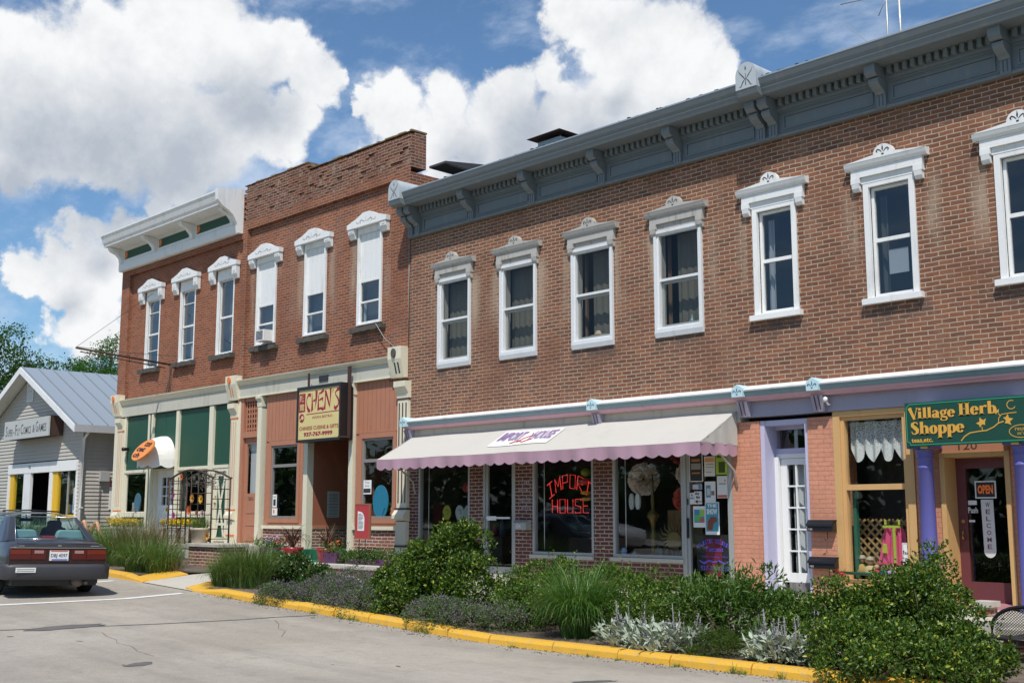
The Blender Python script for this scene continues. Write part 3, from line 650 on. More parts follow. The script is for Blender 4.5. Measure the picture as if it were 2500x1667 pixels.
one('push_bar', WHITE, d, lambda m: (m.box(DR[0] + .12, DR[1] - .12, -.035, -.015, 1.60, 1.635), m.box(DR[0] + .16, DR[0] + .42, -.04, -.036, 1.57, 1.65)))
one('door_handle', ALU, d, lambda m: m.tube([(DR[0] + .08, -.01, 1.35), (DR[0] + .08, -.05, 1.38), (DR[0] + .08, -.05, 1.62), (DR[0] + .08, -.01, 1.65)], .010, 6))
bx('doorstep', CONC, main, -16.5, -15.95, -.40, -.005, .45, .56)
# tattoo shop door
TDX = (-11.955, -10.985)
d = alu_door(TDX[0], TDX[1], .52, 2.95, main, y=.0)
bx('door_jamb', ALU, main, -11.985, -11.958, -.02, .12, .52, 3.09); bx('door_head', ALU, main, TDX[0], TDX[1], .0, .12, 2.955, 3.09)
one('door_handle', BLACK, d, lambda m: (m.box(TDX[0] + .065, TDX[0] + .09, -.03, -.002, 1.3, 1.62), m.box(TDX[0] + .07, TDX[0] + .088, -.012, -.002, 1.83, 1.93)))
# orange painted piers
mb = MB(); mb.box(-10.98, -10.45, -.02, .6, .3, 3.10); mb.box(-9.60, -9.17, -.02, .6, .3, 3.10)
mb.box(-7.92, -7.56, -.005, .6, .3, 3.16); mb.box(-6.60, -5.3, -.005, .6, .3, 3.16); mb.box(-5.3, MB_X1, -.005, .2, .3, 3.16)
mb.box(-9.17, -7.92, -.003, .12, .3, .62); mb.build_split('painted_pier', BR_ORANGE, main)
# recessed white glazed door in a lavender frame
mb = MB(); mb.box(-10.445, -10.37, .0, .42, .48, 3.10); mb.box(-10.37, -9.605, .02, .42, 3.02, 3.10); mb.box(-9.66, -9.605, .0, .42, .48, 3.018)
mb.box(-10.37, -9.665, .30, .40, 2.60, 2.68); mb.box(-10.37, -9.665, .28, .34, 2.97, 3.018)
jm = mb.build('doorcase', LAVL, main)
one('transom_pane', GLASS, jm, lambda m: m.quad((-10.37, .33, 2.68), (-9.665, .33, 2.68), (-9.665, .33, 2.97), (-10.37, .33, 2.97)), keep=True)
bx('transom_blind', BLIND, jm, -10.10, -10.04, .40, .41, 2.68, 2.97)
mb = MB(); mb.box(-10.368, -10.31, .29, .40, .50, 2.598); mb.box(-10.31, -9.665, .29, .40, 2.53, 2.598); mb.box(-10.368, -10.30, .24, .288, .5, 2.55)
mb.build('door_frame', WPEEL, main)
mb = MB(); X0, X1, Z0, Z1 = -10.305, -9.67, .66, 2.525
gx0, gx1, gz0, gz1 = X0 + .11, X1 - .055, .80, 2.43
mb.box(X0, gx0, .31, .36, Z0, Z1); mb.box(gx1, X1, .31, .36, Z0, Z1); mb.box(gx0, gx1, .31, .36, gz1, Z1); mb.box(gx0, gx1, .31, .36, Z0, gz0)
for k in (1, 2): x = gx0 + (gx1 - gx0) * k / 3; mb.box(x - .013, x + .013, .315, .355, gz0, gz1)
for k in range(1, 5):
    z = gz0 + (gz1 - gz0) * k / 5
    for j in range(3):
        xa = gx0 + (gx1 - gx0) * j / 3 + (.013 if j else 0); xb = gx0 + (gx1 - gx0) * (j + 1) / 3 - (.013 if j < 2 else 0); mb.box(xa, xb, .315, .355, z - .012, z + .012)
d = mb.build('glazed_door', WPEEL, main)
one('pane', GLASS, d, lambda m: m.quad((gx0, .335, gz0), (gx1, .335, gz0), (gx1, .335, gz1), (gx0, .335, gz1)), keep=True)
bx('kick_board', paint('worn_grey_board', (0.17, 0.16, 0.15), .9, .4, .6, (.5, .5, .5), peel=(.45, .44, .43)), d, X0 + .10, X1, .295, .308, .50, .658)
curtain(gx0 - .02, gx1 + .02, .7, 2.45, .50, d, BLIND, .09, 'door_curtain')
bx('doorstep', CONC, main, -10.44, -9.6, -.10, .45, .42, .495)
# herb shop window
vx0, vx1 = -9.165, -7.925
mb = MB(); ring_xz(mb, vx0, vx1, .62, 3.16, .11, -.03, .06, wb=.08, wt=.08)
ring_xz(mb, vx0 + .111, vx1 - .111, .701, 3.078, .055, .0, .10, wb=.06); mb.box(vx0 + .167, vx1 - .167, .0, .09, 2.02, 2.10)
vw = mb.build('display_window', TAN, main)
one('pane', GLASS, vw, lambda m: m.quad((vx0 + .166, .06, .76), (vx1 - .166, .06, .76), (vx1 - .166, .06, 3.02), (vx0 + .166, .06, 3.02)), keep=True)
# herb shop doorway
mb = MB(); mb.box(-7.558, -7.49, -.03, .36, .5, 2.43); mb.box(-6.67, -6.602, -.03, .36, .5, 2.43); mb.box(-7.558, -6.602, -.03, .36, 2.432, 2.50)
mb.build('doorcase', TAN, main)
bx('door_board', TERRA, main, -7.558, -6.602, -.02, .1, 2.502, 3.163)
m2 = MB(); text_xz(m2, '120', -7.28, -7.02, 2.50 + .03, 2.50 + .125, -.024); m2.build('house_number', IRON, main)
mb = MB(); dx0, dx1 = -7.488, -6.672
mb.box(dx0, dx0 + .13, .30, .35, .52, 2.43); mb.box(dx1 - .05, dx1, .30, .35, .52, 2.43); mb.box(dx0 + .13, dx1 - .05, .30, .35, 2.29, 2.43); mb.box(dx0 + .13, dx1 - .05, .30, .35, .52, .78)
hd = mb.build('shop_door', MAROON, main)
one('pane', GLASS, hd, lambda m: m.quad((dx0 + .13, .325, .78), (dx1 - .05, .325, .78), (dx1 - .05, .325, 2.29), (dx0 + .13, .325, 2.29)), keep=True)
BRASS = paint('brass', (0.55, 0.38, 0.12), .3, .1, .1, metal=.8)
one('door_handle', BRASS, hd, lambda m: (m.tube([(dx0 + .07, .30, 1.33), (dx0 + .07, .25, 1.36), (dx0 + .07, .25, 1.44), (dx0 + .07, .30, 1.47)], .012, 8), m.disc(dx0 + .07, 1.58, .025, .025, .285, .30, 12)))
one('door_sticker', PAPER, hd, lambda m: (m.box(dx0 + .14, dx0 + .26, .318, .322, 1.80, 1.86), m.box(dx0 + .14, dx0 + .22, .318, .322, 1.57, 1.60)))
m2 = MB(); text_xz(m2, 'Push', dx0 + .135, dx0 + .27, 1.69, 1.77, .318, .02); m2.build('door_lettering', PAPER, hd)
bx('doorstep', paint('pink_step_paint', (.45, .20, .22)), main, -7.49, -6.67, -.05, .36, .44, .515)
def column(xc, parent):
    mb = MB(); mb.lathe([(.135, .45), (.135, .52), (.118, .54), (.112, .58), (.108, 1.2), (.098, 2.28), (.108, 2.29), (.108, 2.31), (.098, 2.32), (.098, 2.40), (.112, 2.41), (.112, 2.43), (.102, 2.44), (.118, 2.53), (.13, 2.55)], (xc, -.20, 0), 24)
    c = mb.build('column', BLUECOL, parent)
    bx('column_plate', BLUECOL, c, xc - .17, xc + .17, -.37, -.03, 2.552, 2.60)
    bx('column_block', LAV, c, xc - .10, xc + .10, -.30, -.056, 2.602, 3.16)
column(-7.67, main); column(-6.36, main)

# ================================================================== middle building (bistro)
CX0, CX1 = -26.08, -19.19
mid = thing('brick_building', 'red brick shop building in the middle with crumbling stepped parapet and bistro front', 'building', ((CX0 + CX1) / 2, 0, 0))
MW = [-25.02, -22.87, -20.72]
mb = MB(); rec = .10
wall_xz(mb, CX0 + .2, -19.85, 4.95, 8.92, rec, [(c - .45, c + .45, 5.86, 8.086) for c in MW], .18)
mb.quad((CX0, 0, 4.5), (CX0 + .2, 0, 4.5), (CX0 + .2, 0, 8.92), (CX0, 0, 8.92)); mb.quad((CX0 + .2, 0, 4.5), (CX0 + .2, rec, 4.5), (CX0 + .2, rec, 8.92), (CX0 + .2, 0, 8.92))
mb.quad((-19.85, 0, 4.5), (CX1, 0, 4.5), (CX1, 0, 8.92), (-19.85, 0, 8.92)); mb.quad((-19.85, rec, 4.5), (-19.85, 0, 4.5), (-19.85, 0, 8.92), (-19.85, rec, 8.92))
mb.quad((CX0, 0, 8.92), (CX0, .4, 8.92), (CX1, .4, 8.92), (CX1, 0, 8.92)); mb.quad((CX0, 0, 8.92), (CX1, 0, 8.92), (CX1, 0, 9.12), (CX0, 0, 9.12))
for x in (CX0, CX1): mb.quad((x, 0, -.2), (x, 13, -.2), (x, 13, 9.0), (x, 0, 9.0))
mb.quad((CX0, 13, -.2), (CX1, 13, -.2), (CX1, 13, 9), (CX0, 13, 9))
mb.build('wall', BR_MID, mid, keep=True)
# corbelled, eroded parapet: individual courses laid with uneven faces
mb = MB(); q = random.Random(21); z = 9.12
mb.box(CX0 + .001, CX1 - .001, .10, .42, 9.121, 9.90)
zt = lambda x: 10.10 if x < -23.15 else 9.92
row = 0
while z < 10.09:
    x = CX0 + (0.1 if row % 2 else 0)
    while x < CX1 - .02:
        xe = min(x + .205, CX1)
        if z + .066 <= zt((x + xe) / 2) + .01:
            dep = q.uniform(-.008, .008)
            if 9.20 < z < 9.85 and q.random() < .12: dep += q.uniform(.01, .035)
            mb.box(x + .002, xe - .003, dep, .40 if xe > CX1 - .03 or z > 9.8 else .13, z + .002, z + .064)
        x = xe + .001
    z += .0677; row += 1
mb.build('parapet', BR_ROUGH, mid)
MOSS = paint('mossy_coping', (0.20, 0.14, 0.075), .95, .4, .6, (.06, .07, .02), streak=False, bmp=.6)
for xa, xb, zz in ((CX0, -23.18, 10.098), (-23.17, CX1 + .01, 9.923)):
    mb = MB(); x = xa
    while x < xb - .02: xe = min(x + q.uniform(.09, .24), xb); mb.box(x, xe - .004, q.uniform(-.015, .012), .42 + q.uniform(-.01, .02), zz, zz + q.uniform(.004, .040)); x = xe
    mb.build('coping', MOSS, mid)
bx('roof', ROOFD, mid, CX0 + .02, CX1 - .02, .42, 12.98, 8.85, 8.95)
one('shed_roof', ROOFD, mid, lambda m: m.prism_x([(.60, 9.22), (.60, 9.27), (1.7, 9.42), (3.0, 9.36), (3.0, 9.2)], -19.3, -18.75))
one('roof_gutter', BGREY, mid, lambda m: m.tube([(-18.80, .75, 9.25), (-18.78, 3.0, 9.19)], .038, 8))
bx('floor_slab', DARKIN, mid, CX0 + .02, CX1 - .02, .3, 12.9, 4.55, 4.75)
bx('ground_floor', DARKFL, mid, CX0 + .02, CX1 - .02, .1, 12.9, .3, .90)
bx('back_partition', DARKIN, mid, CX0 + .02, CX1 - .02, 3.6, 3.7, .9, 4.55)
bx('dark_side_lining', DARKIN, mid, CX0 + .03, CX0 + .08, .31, 3.6, .9, 8.8); bx('upstairs_partition', DARKIN, mid, CX0 + .02, CX1 - .02, 2.6, 2.7, 4.75, 8.85)  # side lining added in a dark colour to keep the sunlit inner wall dark
def hood_scroll(c, parent, y=0.0, zb=7.86):
    mb = MB(); w = .73
    mb.prism_y([(c - w, 8.09), (c + w, 8.09), (c + w, 8.20), (c + .40, 8.285), (c + .12, 8.395), (c - .12, 8.395), (c - .40, 8.285), (c - w, 8.20)], y - .13, y)
    for s in (-1, 1):
        a, b = (c - w + .02, c - w + .24) if s < 0 else (c + w - .24, c + w - .02)
        mb.prism_x([(y, zb), (y - .05, zb + .01), (y - .07, zb + .08), (y - .105, zb + .12), (y - .115, 8.088), (y, 8.088)], a, b)
    h = mb.build('window_hood', WHITE, parent)
    m2 = MB()
    for d in (-1, 1):
        stroke_xz(m2, [(c + d * .03, 8.18, .006), (c + d * .09, 8.20, .016), (c + d * .17, 8.235, .02), (c + d * .22, 8.215, .018), (c + d * .215, 8.175, .012), (c + d * .185, 8.185, .008)], .01, y - .1325)
        stroke_xz(m2, [(c + d * .24, 8.19, .006), (c + d * .31, 8.175, .016), (c + d * .36, 8.205, .012), (c + d * .345, 8.225, .006)], .01, y - .1325)
        for k in (0, 1): m2.box(c + d * (w - .13) - .06, c + d * (w - .13) + .06, y - .1085, y - .1045, zb + .14 + k * .045, zb + .158 + k * .045)
    stroke_xz(m2, [(c, 8.18, .012), (c, 8.30, .006)], .01, y - .1325); m2.build('scroll_ornament', col_mat('grey_ornament', (.30, .30, .30)), h)
    return h
for i, c in enumerate(MW):
    mb = MB(); ring_xz(mb, c - .45, c + .45, 5.862, 8.084, .07, .06, .14, wb=.035, wt=.135)
    w = mb.build('window', WHITE, mid)
    mb = MB(); n = 4; x0, x1 = c - .38, c + .38
    mb.box(x0, x1, .125, .135, 6.87, 7.95)
    for k in range(n): xa = x0 + (x1 - x0) * k / n; mb.box(xa + .004, xa + (x1 - x0) / n - .004, .112, .124, 6.875, 7.948)
    mb.build('board_panel', WHITE, w)
    mb = MB(); ring_xz(mb, x0, x1, 5.898, 6.868, .035, .10, .15)
    mb.box(x0 + .035, x1 - .035, .10, .15, 6.36, 6.40); mb.build('sash', WHITE, w)
    one('pane', GLASSU, w, lambda m: m.quad((x0, .13, 5.9), (x1, .13, 5.9), (x1, .13, 6.86), (x0, .13, 6.86)), keep=True)
    bx('screen', SCREEN, w, x0, x1, .30, .31, 5.9, 6.86)
    if i != 0: curtain(x0, x0 + .12, 5.9, 6.4, .22, w, BLIND, .04)
    hood_scroll(c, mid, rec - .02)
    mb = MB(); nn = 12
    for k in range(nn):
        xa = c - .60 + 1.2 * k / nn; mb.box(xa, xa + 1.2 / nn, rec - .12 - random.uniform(0, .03), rec + .1, 5.69 + random.uniform(0, .02), 5.80 + random.uniform(-.005, .015))
    mb.build('sill', STONE, mid)
# shop-front cornice and end blocks
prof = [(0, 5.03), (0, 4.885), (-.08, 4.885), (-.10, 4.92), (-.14, 4.945), (-.165, 4.99), (-.17, 5.01)]
prof_bar('shopfront_cornice', CREAM, prof, CX0 + .15, -19.55, mid)
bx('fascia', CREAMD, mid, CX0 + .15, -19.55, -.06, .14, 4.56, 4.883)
bx('fascia_bead', CREAM, mid, CX0 + .15, -19.55, -.075, -.0605, 4.56, 4.60)
bx('vent_plate', INK, mid, -22.37, -22.02, -.085, -.061, 4.70, 4.83)
for xc, mt in ((CX1 - .20, STONE),):
    mb = MB(); mb.prism_x([(.02, 4.54), (-.10, 4.54), (-.20, 4.93), (-.20, 5.19), (.02, 5.19)], xc - .26, xc + .19)
    e = mb.build('end_block', CREAM, mid)
    one('rosette', mt, e, lambda m: m.lathe([(.0, 0), (.05, .0)], (0, 0, 0), 6) if False else m.disc(xc - .04, 5.05, .07, .10, -.235, -.20, 14))
    m2 = MB()
    for d in (-.07, .04): m2.add([(xc + d, -.1215, 4.62), (xc + d + .05, -.1215, 4.62), (xc + d + .05, -.1815, 4.85), (xc + d, -.1815, 4.85)], [(0, 1, 2, 3)])
    m2.build('block_slot', INK, e)
def pilaster(x0, x1, parent, band, stripe, zc=4.45, zb=.84, name='pilaster', zblk=1.8):
    mb = MB(); c = (x0 + x1) / 2
    mb.prism_x([(0, 4.10), (-.07, 4.10), (-.08, 4.20), (-.13, 4.28), (-.17, 4.33), (-.17, zc), (0, zc)], x0 - .03, x1 + .02)   # capital
    mb.box(x0, x1, -.07, 0, zblk + .02, 4.098)
    mb.prism_x([(0, zblk - .26), (-.09, zblk - .24), (-.17, zblk - .20), (-.17, zblk - .13), (-.09, zblk - .02), (0, zblk - .02)], x0 - .03, x1 + .02)
    mb.prism_x([(0, zb), (-.10, zb), (-.085, zblk - .262), (0, zblk - .262)], x0, x1)
    p = mb.build(name, CREAM, parent)
    m2 = MB(); n = 3
    for k in range(n): xa = x0 + (x1 - x0) * (k + .5) / n; m2.box(xa - .020, xa + .020, -.0735, -.069, zblk + .12, 4.0)
    m2.build('flute', stripe, p)
    m2 = MB(); m2.box(x0 - .035, x1 + .022, -.10, -.0, zblk - .018, zblk + .018); m2.box(x0 - .01, x1 + .01, -.108, -.0, zb + .18, zb + .22); m2.box(x0 - .01, x1 + .01, -.08, -.0, 4.06, 4.096)
    m2.build('pilaster_band', band, p)
BROWNP = paint('dark_brown_paint', (.09, .045, .035), .6, .1, .1); PEACH = paint('peach_paint', (.62, .40, .26), .6, .1, .1)
pilaster(-19.44, -19.10, mid, BROWNP, BROWNP)
bx('pilaster_plinth', STONE, mid, -19.47, -19.07, -.13, 0, .62, .84)
# wall panels in terracotta boarding around two windows, brick bases
y0 = .02
mb = MB(); W1 = (-24.44, -23.30, 1.60, 3.32); W2 = (-20.78, -19.66, 1.60, 3.32)
wall_xz(mb, -24.72, -22.97, 1.44, 4.56, y0, [W1], .06); mb.build('shopfront_panelling', TERRA, mid, keep=True); mb = MB(); wall_xz(mb, -21.02, -19.44, 1.44, 4.56, y0, [W2], .06); mb.build('shopfront_panelling', TERRA, mid, keep=True)
mb = MB()
for a, b in ((-24.72, -22.97), (-21.02, -19.44)):
    x = a + .10
    while x < b: mb.box(x - .003, x + .003, y0 - .004, y0 + .001, 3.46, 4.54); x += .155
mb.build('board_joint', TERRAD, mid)
for wx0, wx1, wz0, wz1 in (W1, W2):
    mb = MB(); ring_xz(mb, wx0 - .10, wx1 + .10, wz0 - .10, wz1 + .11, .10, y0 - .025, y0 + .0, wt=.11); mb.box(wx0 - .22, wx1 + .22 if wx1 < -22 else wx1 + .12, y0 - .02, y0 - .001, 3.435, 3.47)
    mb.build('window_trim', TERRA, mid)
for wx0, wx1, wz0, wz1 in (W1, W2):
    mb = MB(); ring_xz(mb, wx0 + .002, wx1 - .002, wz0 + .002, wz1 - .002, .05, y0 + .0, y0 + .06); mb.box(wx0 + .053, wx1 - .053, y0, y0 + .06, 2.80, 2.87)
    w = mb.build('window', paint('grey_wood_frame', (.23, .215, .20), .6, .15, .3), mid)
    one('pane', GLASS, w, lambda m: m.quad((wx0 + .05, y0 + .04, wz0 + .05), (wx1 - .05, y0 + .04, wz0 + .05), (wx1 - .05, y0 + .04, wz1 - .05), (wx0 + .05, y0 + .04, wz1 - .05)), keep=True)
mb = MB(); mb.box(-24.72, -22.97, -.05, .06, 1.36, 1.435); mb.box(-21.02, -19.44, -.05, .06, 1.36, 1.435); mb.build_split('ledge', CREAM, mid)
mb = MB(); mb.box(-24.72, -22.97, .01, .2, .6, 1.358); mb.box(-21.02, -19.44, .01, .2, .6, 1.358); mb.build_split('base_brick', BR_PIER, mid)
def post(x0, x1, zt, zb, parent, mat=CREAM, y=-.05):
    mb = MB(); mb.box(x0, x1, y, .12, zb, zt - .25); mb.prism_x([(.1, zt - .248), (y - .01, zt - .248), (y - .02, zt - .12), (y - .07, zt - .05), (y - .07, zt), (.1, zt)], x0 - .02, x1 + .02); return mb.build('post', mat, parent)
for a, b in ((-25.02, -24.84), (-22.965, -22.80), (-21.20, -21.04)): post(a, b, 4.55, .86, mid)
# stair door with lattice transom
mb = MB(); mb.box(-26.04, -25.72, -.02, .1, .92, 4.56); mb.box(-25.72, -25.02, .0, .1, 4.47, 4.56); mb.box(-25.72, -25.02, -.03, .1, 3.57, 3.72)
fr = mb.build('door_frame', TERRA, mid)
mb = MB()
for k in range(6): x = -25.72 + .70 * (k + .5) / 6; mb.box(x - .02, x + .02, .03, .05, 3.73, 4.47)
for k in range(6): z = 3.73 + .74 * (k + .5) / 6; mb.box(-25.72, -25.02, .05, .07, z - .02, z + .02)
mb.build('lattice', TERRA, fr)
mb = MB(); ax0, ax1 = -25.715, -25.025
mb.box(ax0, ax0 + .10, .04, .09, .95, 3.565); mb.box(ax1 - .08, ax1, .04, .09, .95, 3.565); mb.box(ax0 + .1, ax1 - .08, .04, .09, 3.42, 3.565); mb.box(ax0 + .1, ax1 - .08, .04, .09, .95, 2.20)
for z0, z1 in ((1.72, 1.96), (1.42, 1.66), (1.05, 1.34)): mb.box(ax0 + .14, ax1 - .12, .03, .041, z0, z1)
sdoor = mb.build('stair_door', TERRA, mid)
one('pane', GLASS, sdoor, lambda m: m.quad((ax0 + .1, .07, 2.2), (ax1 - .08, .07, 2.2), (ax1 - .08, .07, 3.42), (ax0 + .1, .07, 3.42)), keep=True)
bx('door_blind', BLIND, sdoor, ax0 + .1, ax1 - .08, .16, .17, 2.2, 3.42)
m2 = MB(); text_xz(m2, '126½', ax0 + .22, ax0 + .46, 2.03, 2.12, .0385, .02); m2.build('house_number', INK, sdoor)
# entrance recess with boarded cheeks and back
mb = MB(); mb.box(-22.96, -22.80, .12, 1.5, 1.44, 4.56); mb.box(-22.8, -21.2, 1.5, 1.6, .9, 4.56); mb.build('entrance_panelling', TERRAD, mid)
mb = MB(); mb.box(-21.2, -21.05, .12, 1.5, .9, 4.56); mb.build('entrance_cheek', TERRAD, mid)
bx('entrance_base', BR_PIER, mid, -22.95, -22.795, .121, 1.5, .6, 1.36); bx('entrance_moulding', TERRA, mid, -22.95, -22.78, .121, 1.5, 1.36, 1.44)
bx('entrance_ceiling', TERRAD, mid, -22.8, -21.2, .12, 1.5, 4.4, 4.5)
CARPET = paint('green_carpet', (.008, .13, .065), .95, .15, .1, streak=False, bmp=.6)
mb = MB(); mb.box(-22.795, -21.21, -.30, 1.5, .60, .915); mb.box(-22.75, -21.25, -.92, -.302, .60, .692); mb.build('carpeted_step', CARPET, mid)

# ================================================================== left building (green shop)
LX0, LX1 = -33.02, -26.085
lef = thing('brick_building', 'orange red brick shop building with white bracketed cornice and green shop front on the left', 'building', ((LX0 + LX1) / 2, 0, 0))
LWN = [-31.13, -29.09, -27.05]
mb = MB()
wall_xz(mb, LX0 + .5, LX1 - .001, 4.9, 8.72, rec, [(c - .44, c + .44, 5.83, 8.086) for c in LWN], .2)
mb.quad((LX0, 0, 4.5), (LX0 + .5, 0, 4.5), (LX0 + .5, 0, 8.95), (LX0, 0, 8.95)); mb.quad((LX0 + .5, 0, 4.5), (LX0 + .5, rec, 4.5), (LX0 + .5, rec, 8.72), (LX0 + .5, 0, 8.72))
mb.quad((LX0 + .5, 0, 8.72), (LX0 + .5, rec, 8.72), (LX1, rec, 8.72), (LX1, 0, 8.72)); mb.quad((LX0 + .5, 0, 8.72), (LX1, 0, 8.72), (LX1, 0, 8.95), (LX0 + .5, 0, 8.95))
for x in (LX0, LX1): mb.quad((x, 0, -.2), (x, 13, -.2), (x, 13, 9.9), (x, 0, 9.9))
mb.quad((LX0, 0, 8.95), (LX1, 0, 8.95), (LX1, 0, 9.9), (LX0, 0, 9.9)); mb.quad((LX0, 13, -.2), (LX1, 13, -.2), (LX1, 13, 9.9), (LX0, 13, 9.9))
mb.build('wall', BR_LEFT, lef, keep=True)
bx('roof', ROOFD, lef, LX0 + .02, LX1 - .02, .02, 12.98, 9.78, 9.88)
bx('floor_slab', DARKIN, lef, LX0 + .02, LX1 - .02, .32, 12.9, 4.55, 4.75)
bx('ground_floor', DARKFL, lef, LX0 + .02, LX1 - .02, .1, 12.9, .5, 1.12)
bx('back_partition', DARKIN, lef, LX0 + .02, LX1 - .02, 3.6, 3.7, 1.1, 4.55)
bx('dark_side_lining', DARKIN, lef, LX0 + .03, LX0 + .08, .31, 3.6, 1.1, 9.7); bx('upstairs_partition', DARKIN, lef, LX0 + .02, LX1 - .02, 2.6, 2.7, 4.75, 9.7)  # side lining: added dark sheet hiding the sunlit brick inside
prof = [(-.0, 8.88), (-.10, 8.88), (-.13, 8.92), (-.13, 9.10), (-.09, 9.17), (-.09, 9.48), (-.16, 9.52), (-.62, 9.56), (-.62, 9.62), (-.66, 9.66), (-.70, 9.78), (-.74, 9.86), (-.74, 9.90), (0, 10.02)]
cor = one('cornice', WHITE, lef, lambda m: m.prism_x(prof, LX0 - .02, LX1 - .14))
one('cornice_end', WHITE, lef, lambda m: m.prism_x([(0, 8.86), (-.14, 8.86), (-.18, 9.1), (-.30, 9.30), (-.42, 9.40), (-.62, 9.50), (-.76, 9.64), (-.78, 9.92), (0, 10.04)], LX1 - .138, LX1 - .02))
PX = [(-32.72, -30.93), (-30.58, -28.74), (-28.38, -26.50)]
for a, b in PX:
    g = bx('frieze_panel', GREEN, lef, a, b, -.096, -.089, 9.22, 9.46)
    one('leaf_ornament', ORANGE, g, lambda m: m.prism_y([(a + .02, 9.23), (a + .16, 9.27), (a + .20, 9.36), (a + .14, 9.44), (a + .05, 9.42)], -.11, -.0965))
for xc in (-32.87, -30.755, -28.56, -26.40):
    mb = MB(); mb.prism_x([(-.09, 9.12), (-.17, 9.12), (-.19, 9.25), (-.30, 9.36), (-.46, 9.42), (-.52, 9.48), (-.52, 9.545), (-.09, 9.5)], xc - .085, xc + .085); mb.build('bracket', WHITE, lef)
for i, c in enumerate(LWN):
    mb = MB(); ring_xz(mb, c - .44, c + .44, 5.832, 8.084, .06, .10, .16, wb=.03, wt=.28)
    w = mb.build('window', WPEEL, lef)
    mb = MB(); ring_xz(mb, c - .38, c + .38, 5.862, 7.807, .03, .17, .22); mb.box(c - .35, c + .35, .17, .22, 6.79, 6.84)
    if i < 2: mb.box(c - .35, c + .35, .17, .21, 6.33, 6.35); mb.box(c - .35, c + .35, .17, .21, 7.43, 7.45)
    mb.build('sash', WHITE, w)
    one('pane', GLASSU, w, lambda m: m.quad((c - .37, .20, 5.87), (c + .37, .20, 5.87), (c + .37, .20, 7.8), (c - .37, .20, 7.8)), keep=True)
    if i == 1: bx('blind', CURTAIN, w, c - .34, c + .34, .40, .41, 6.3, 7.4); curtain(c - .3, c + .3, 5.9, 6.3, .4, w, BLIND, .06)
    if i == 2: curtain(c - .3, c + .05, 6.2, 7.8, .42, w, CURTAIN, .05)
    hood_scroll(c, lef, rec - .02, 7.74)
    mb = MB()
    for k in range(11):
        xa = c - .58 + 1.16 * k / 11; mb.box(xa, xa + 1.16 / 11, rec - .12 - random.uniform(0, .03), rec + .1, 5.68 + random.uniform(0, .02), 5.80 + random.uniform(-.005, .015))
    mb.build('sill', STONE, lef)
# shop front
prof_bar('shopfront_cornice', CREAM, [(0, 5.0), (0, 4.83), (-.06, 4.83), (-.08, 4.88), (-.12, 4.91), (-.15, 4.96), (-.155, 4.985)], LX0 + .45, -26.35, lef)
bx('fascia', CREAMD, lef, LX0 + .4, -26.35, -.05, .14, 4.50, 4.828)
for xc in (LX0 + .28, -26.14):
    mb = MB(); mb.prism_x([(.02, 4.54), (-.10, 4.54), (-.20, 4.93), (-.20, 5.15), (.02, 5.15)], xc - .24, xc + .24)
    e = mb.build('end_block', CREAM, lef)
    one('rosette', ORANGE, e, lambda m: m.disc(xc - .03, 5.03, .07, .09, -.235, -.20, 14))
    m2 = MB()
    for d in (-.07, .03): m2.add([(xc + d, -.1215, 4.62), (xc + d + .045, -.1215, 4.62), (xc + d + .045, -.1815, 4.85), (xc + d, -.1815, 4.85)], [(0, 1, 2, 3)])
    m2.build('block_slot', ORANGE, e)
pilaster(-32.66, -32.36, lef, ORANGE, PEACH, zb=1.2); pilaster(-26.26, -25.98, lef, ORANGE, PEACH, zb=.98)
bx('corner_board', CREAM, lef, -32.35, -32.24, -.02, .1, 1.2, 4.5); bx('corner_board', CREAM, lef, -25.975, -25.86, -.035, .1, .95, 4.5); bx('corner_board', CREAM, lef, -33.0, -32.67, -.01, .1, 1.0, 4.54)
mb = MB()
for a, b in ((-32.235, -30.86), (-30.555, -29.22), (-29.05, -27.43), (-27.20, -26.43)): mb.box(a, b, .03, .08, 2.95, 4.47)
mb.box(-32.235, -30.86, .03, .08, 1.2, 1.62); mb.box(-29.05, -27.43, .03, .08, 1.05, 1.62); mb.build_split('green_panel', GREEN, lef)
bx('panel_joint', INK, lef, -29.905, -29.895, .027, .031, 3.3, 4.47)
mb = MB()
for a, b in ((-30.855, -30.76), (-30.66, -30.56), (-29.215, -29.055), (-27.425, -27.21)): mb.box(a, b, -.03, .08, 1.1, 4.48)
for a, b in ((-32.235, -30.86), (-29.05, -27.43), (-27.205, -26.43)): mb.box(a, b, -.015, .08, 2.865, 2.945)
mb.box(-32.235, -30.86, -.03, .08, 1.625, 1.74); mb.box(-29.05, -27.43, -.03, .08, 1.625, 1.74); mb.box(-32.235, -32.17, 0, .08, 1.745, 2.86); mb.build('shopfront_frame', CREAM, lef)
bx('green_post', GREEN, lef, -30.758, -30.662, -.01, .08, 1.1, 4.47)
for a, b in ((-32.165, -30.865), (-29.05, -27.43)):
    mb = MB(); ring_xz(mb, a, b, 1.745, 2.86, .03, .02, .06); w = mb.build('display_window', CREAM, lef)
    one('pane', GLASS, w, lambda m: m.quad((a + .03, .045, 1.775), (b - .03, .045, 1.775), (b - .03, .045, 2.83), (a + .03, .045, 2.83)), keep=True)
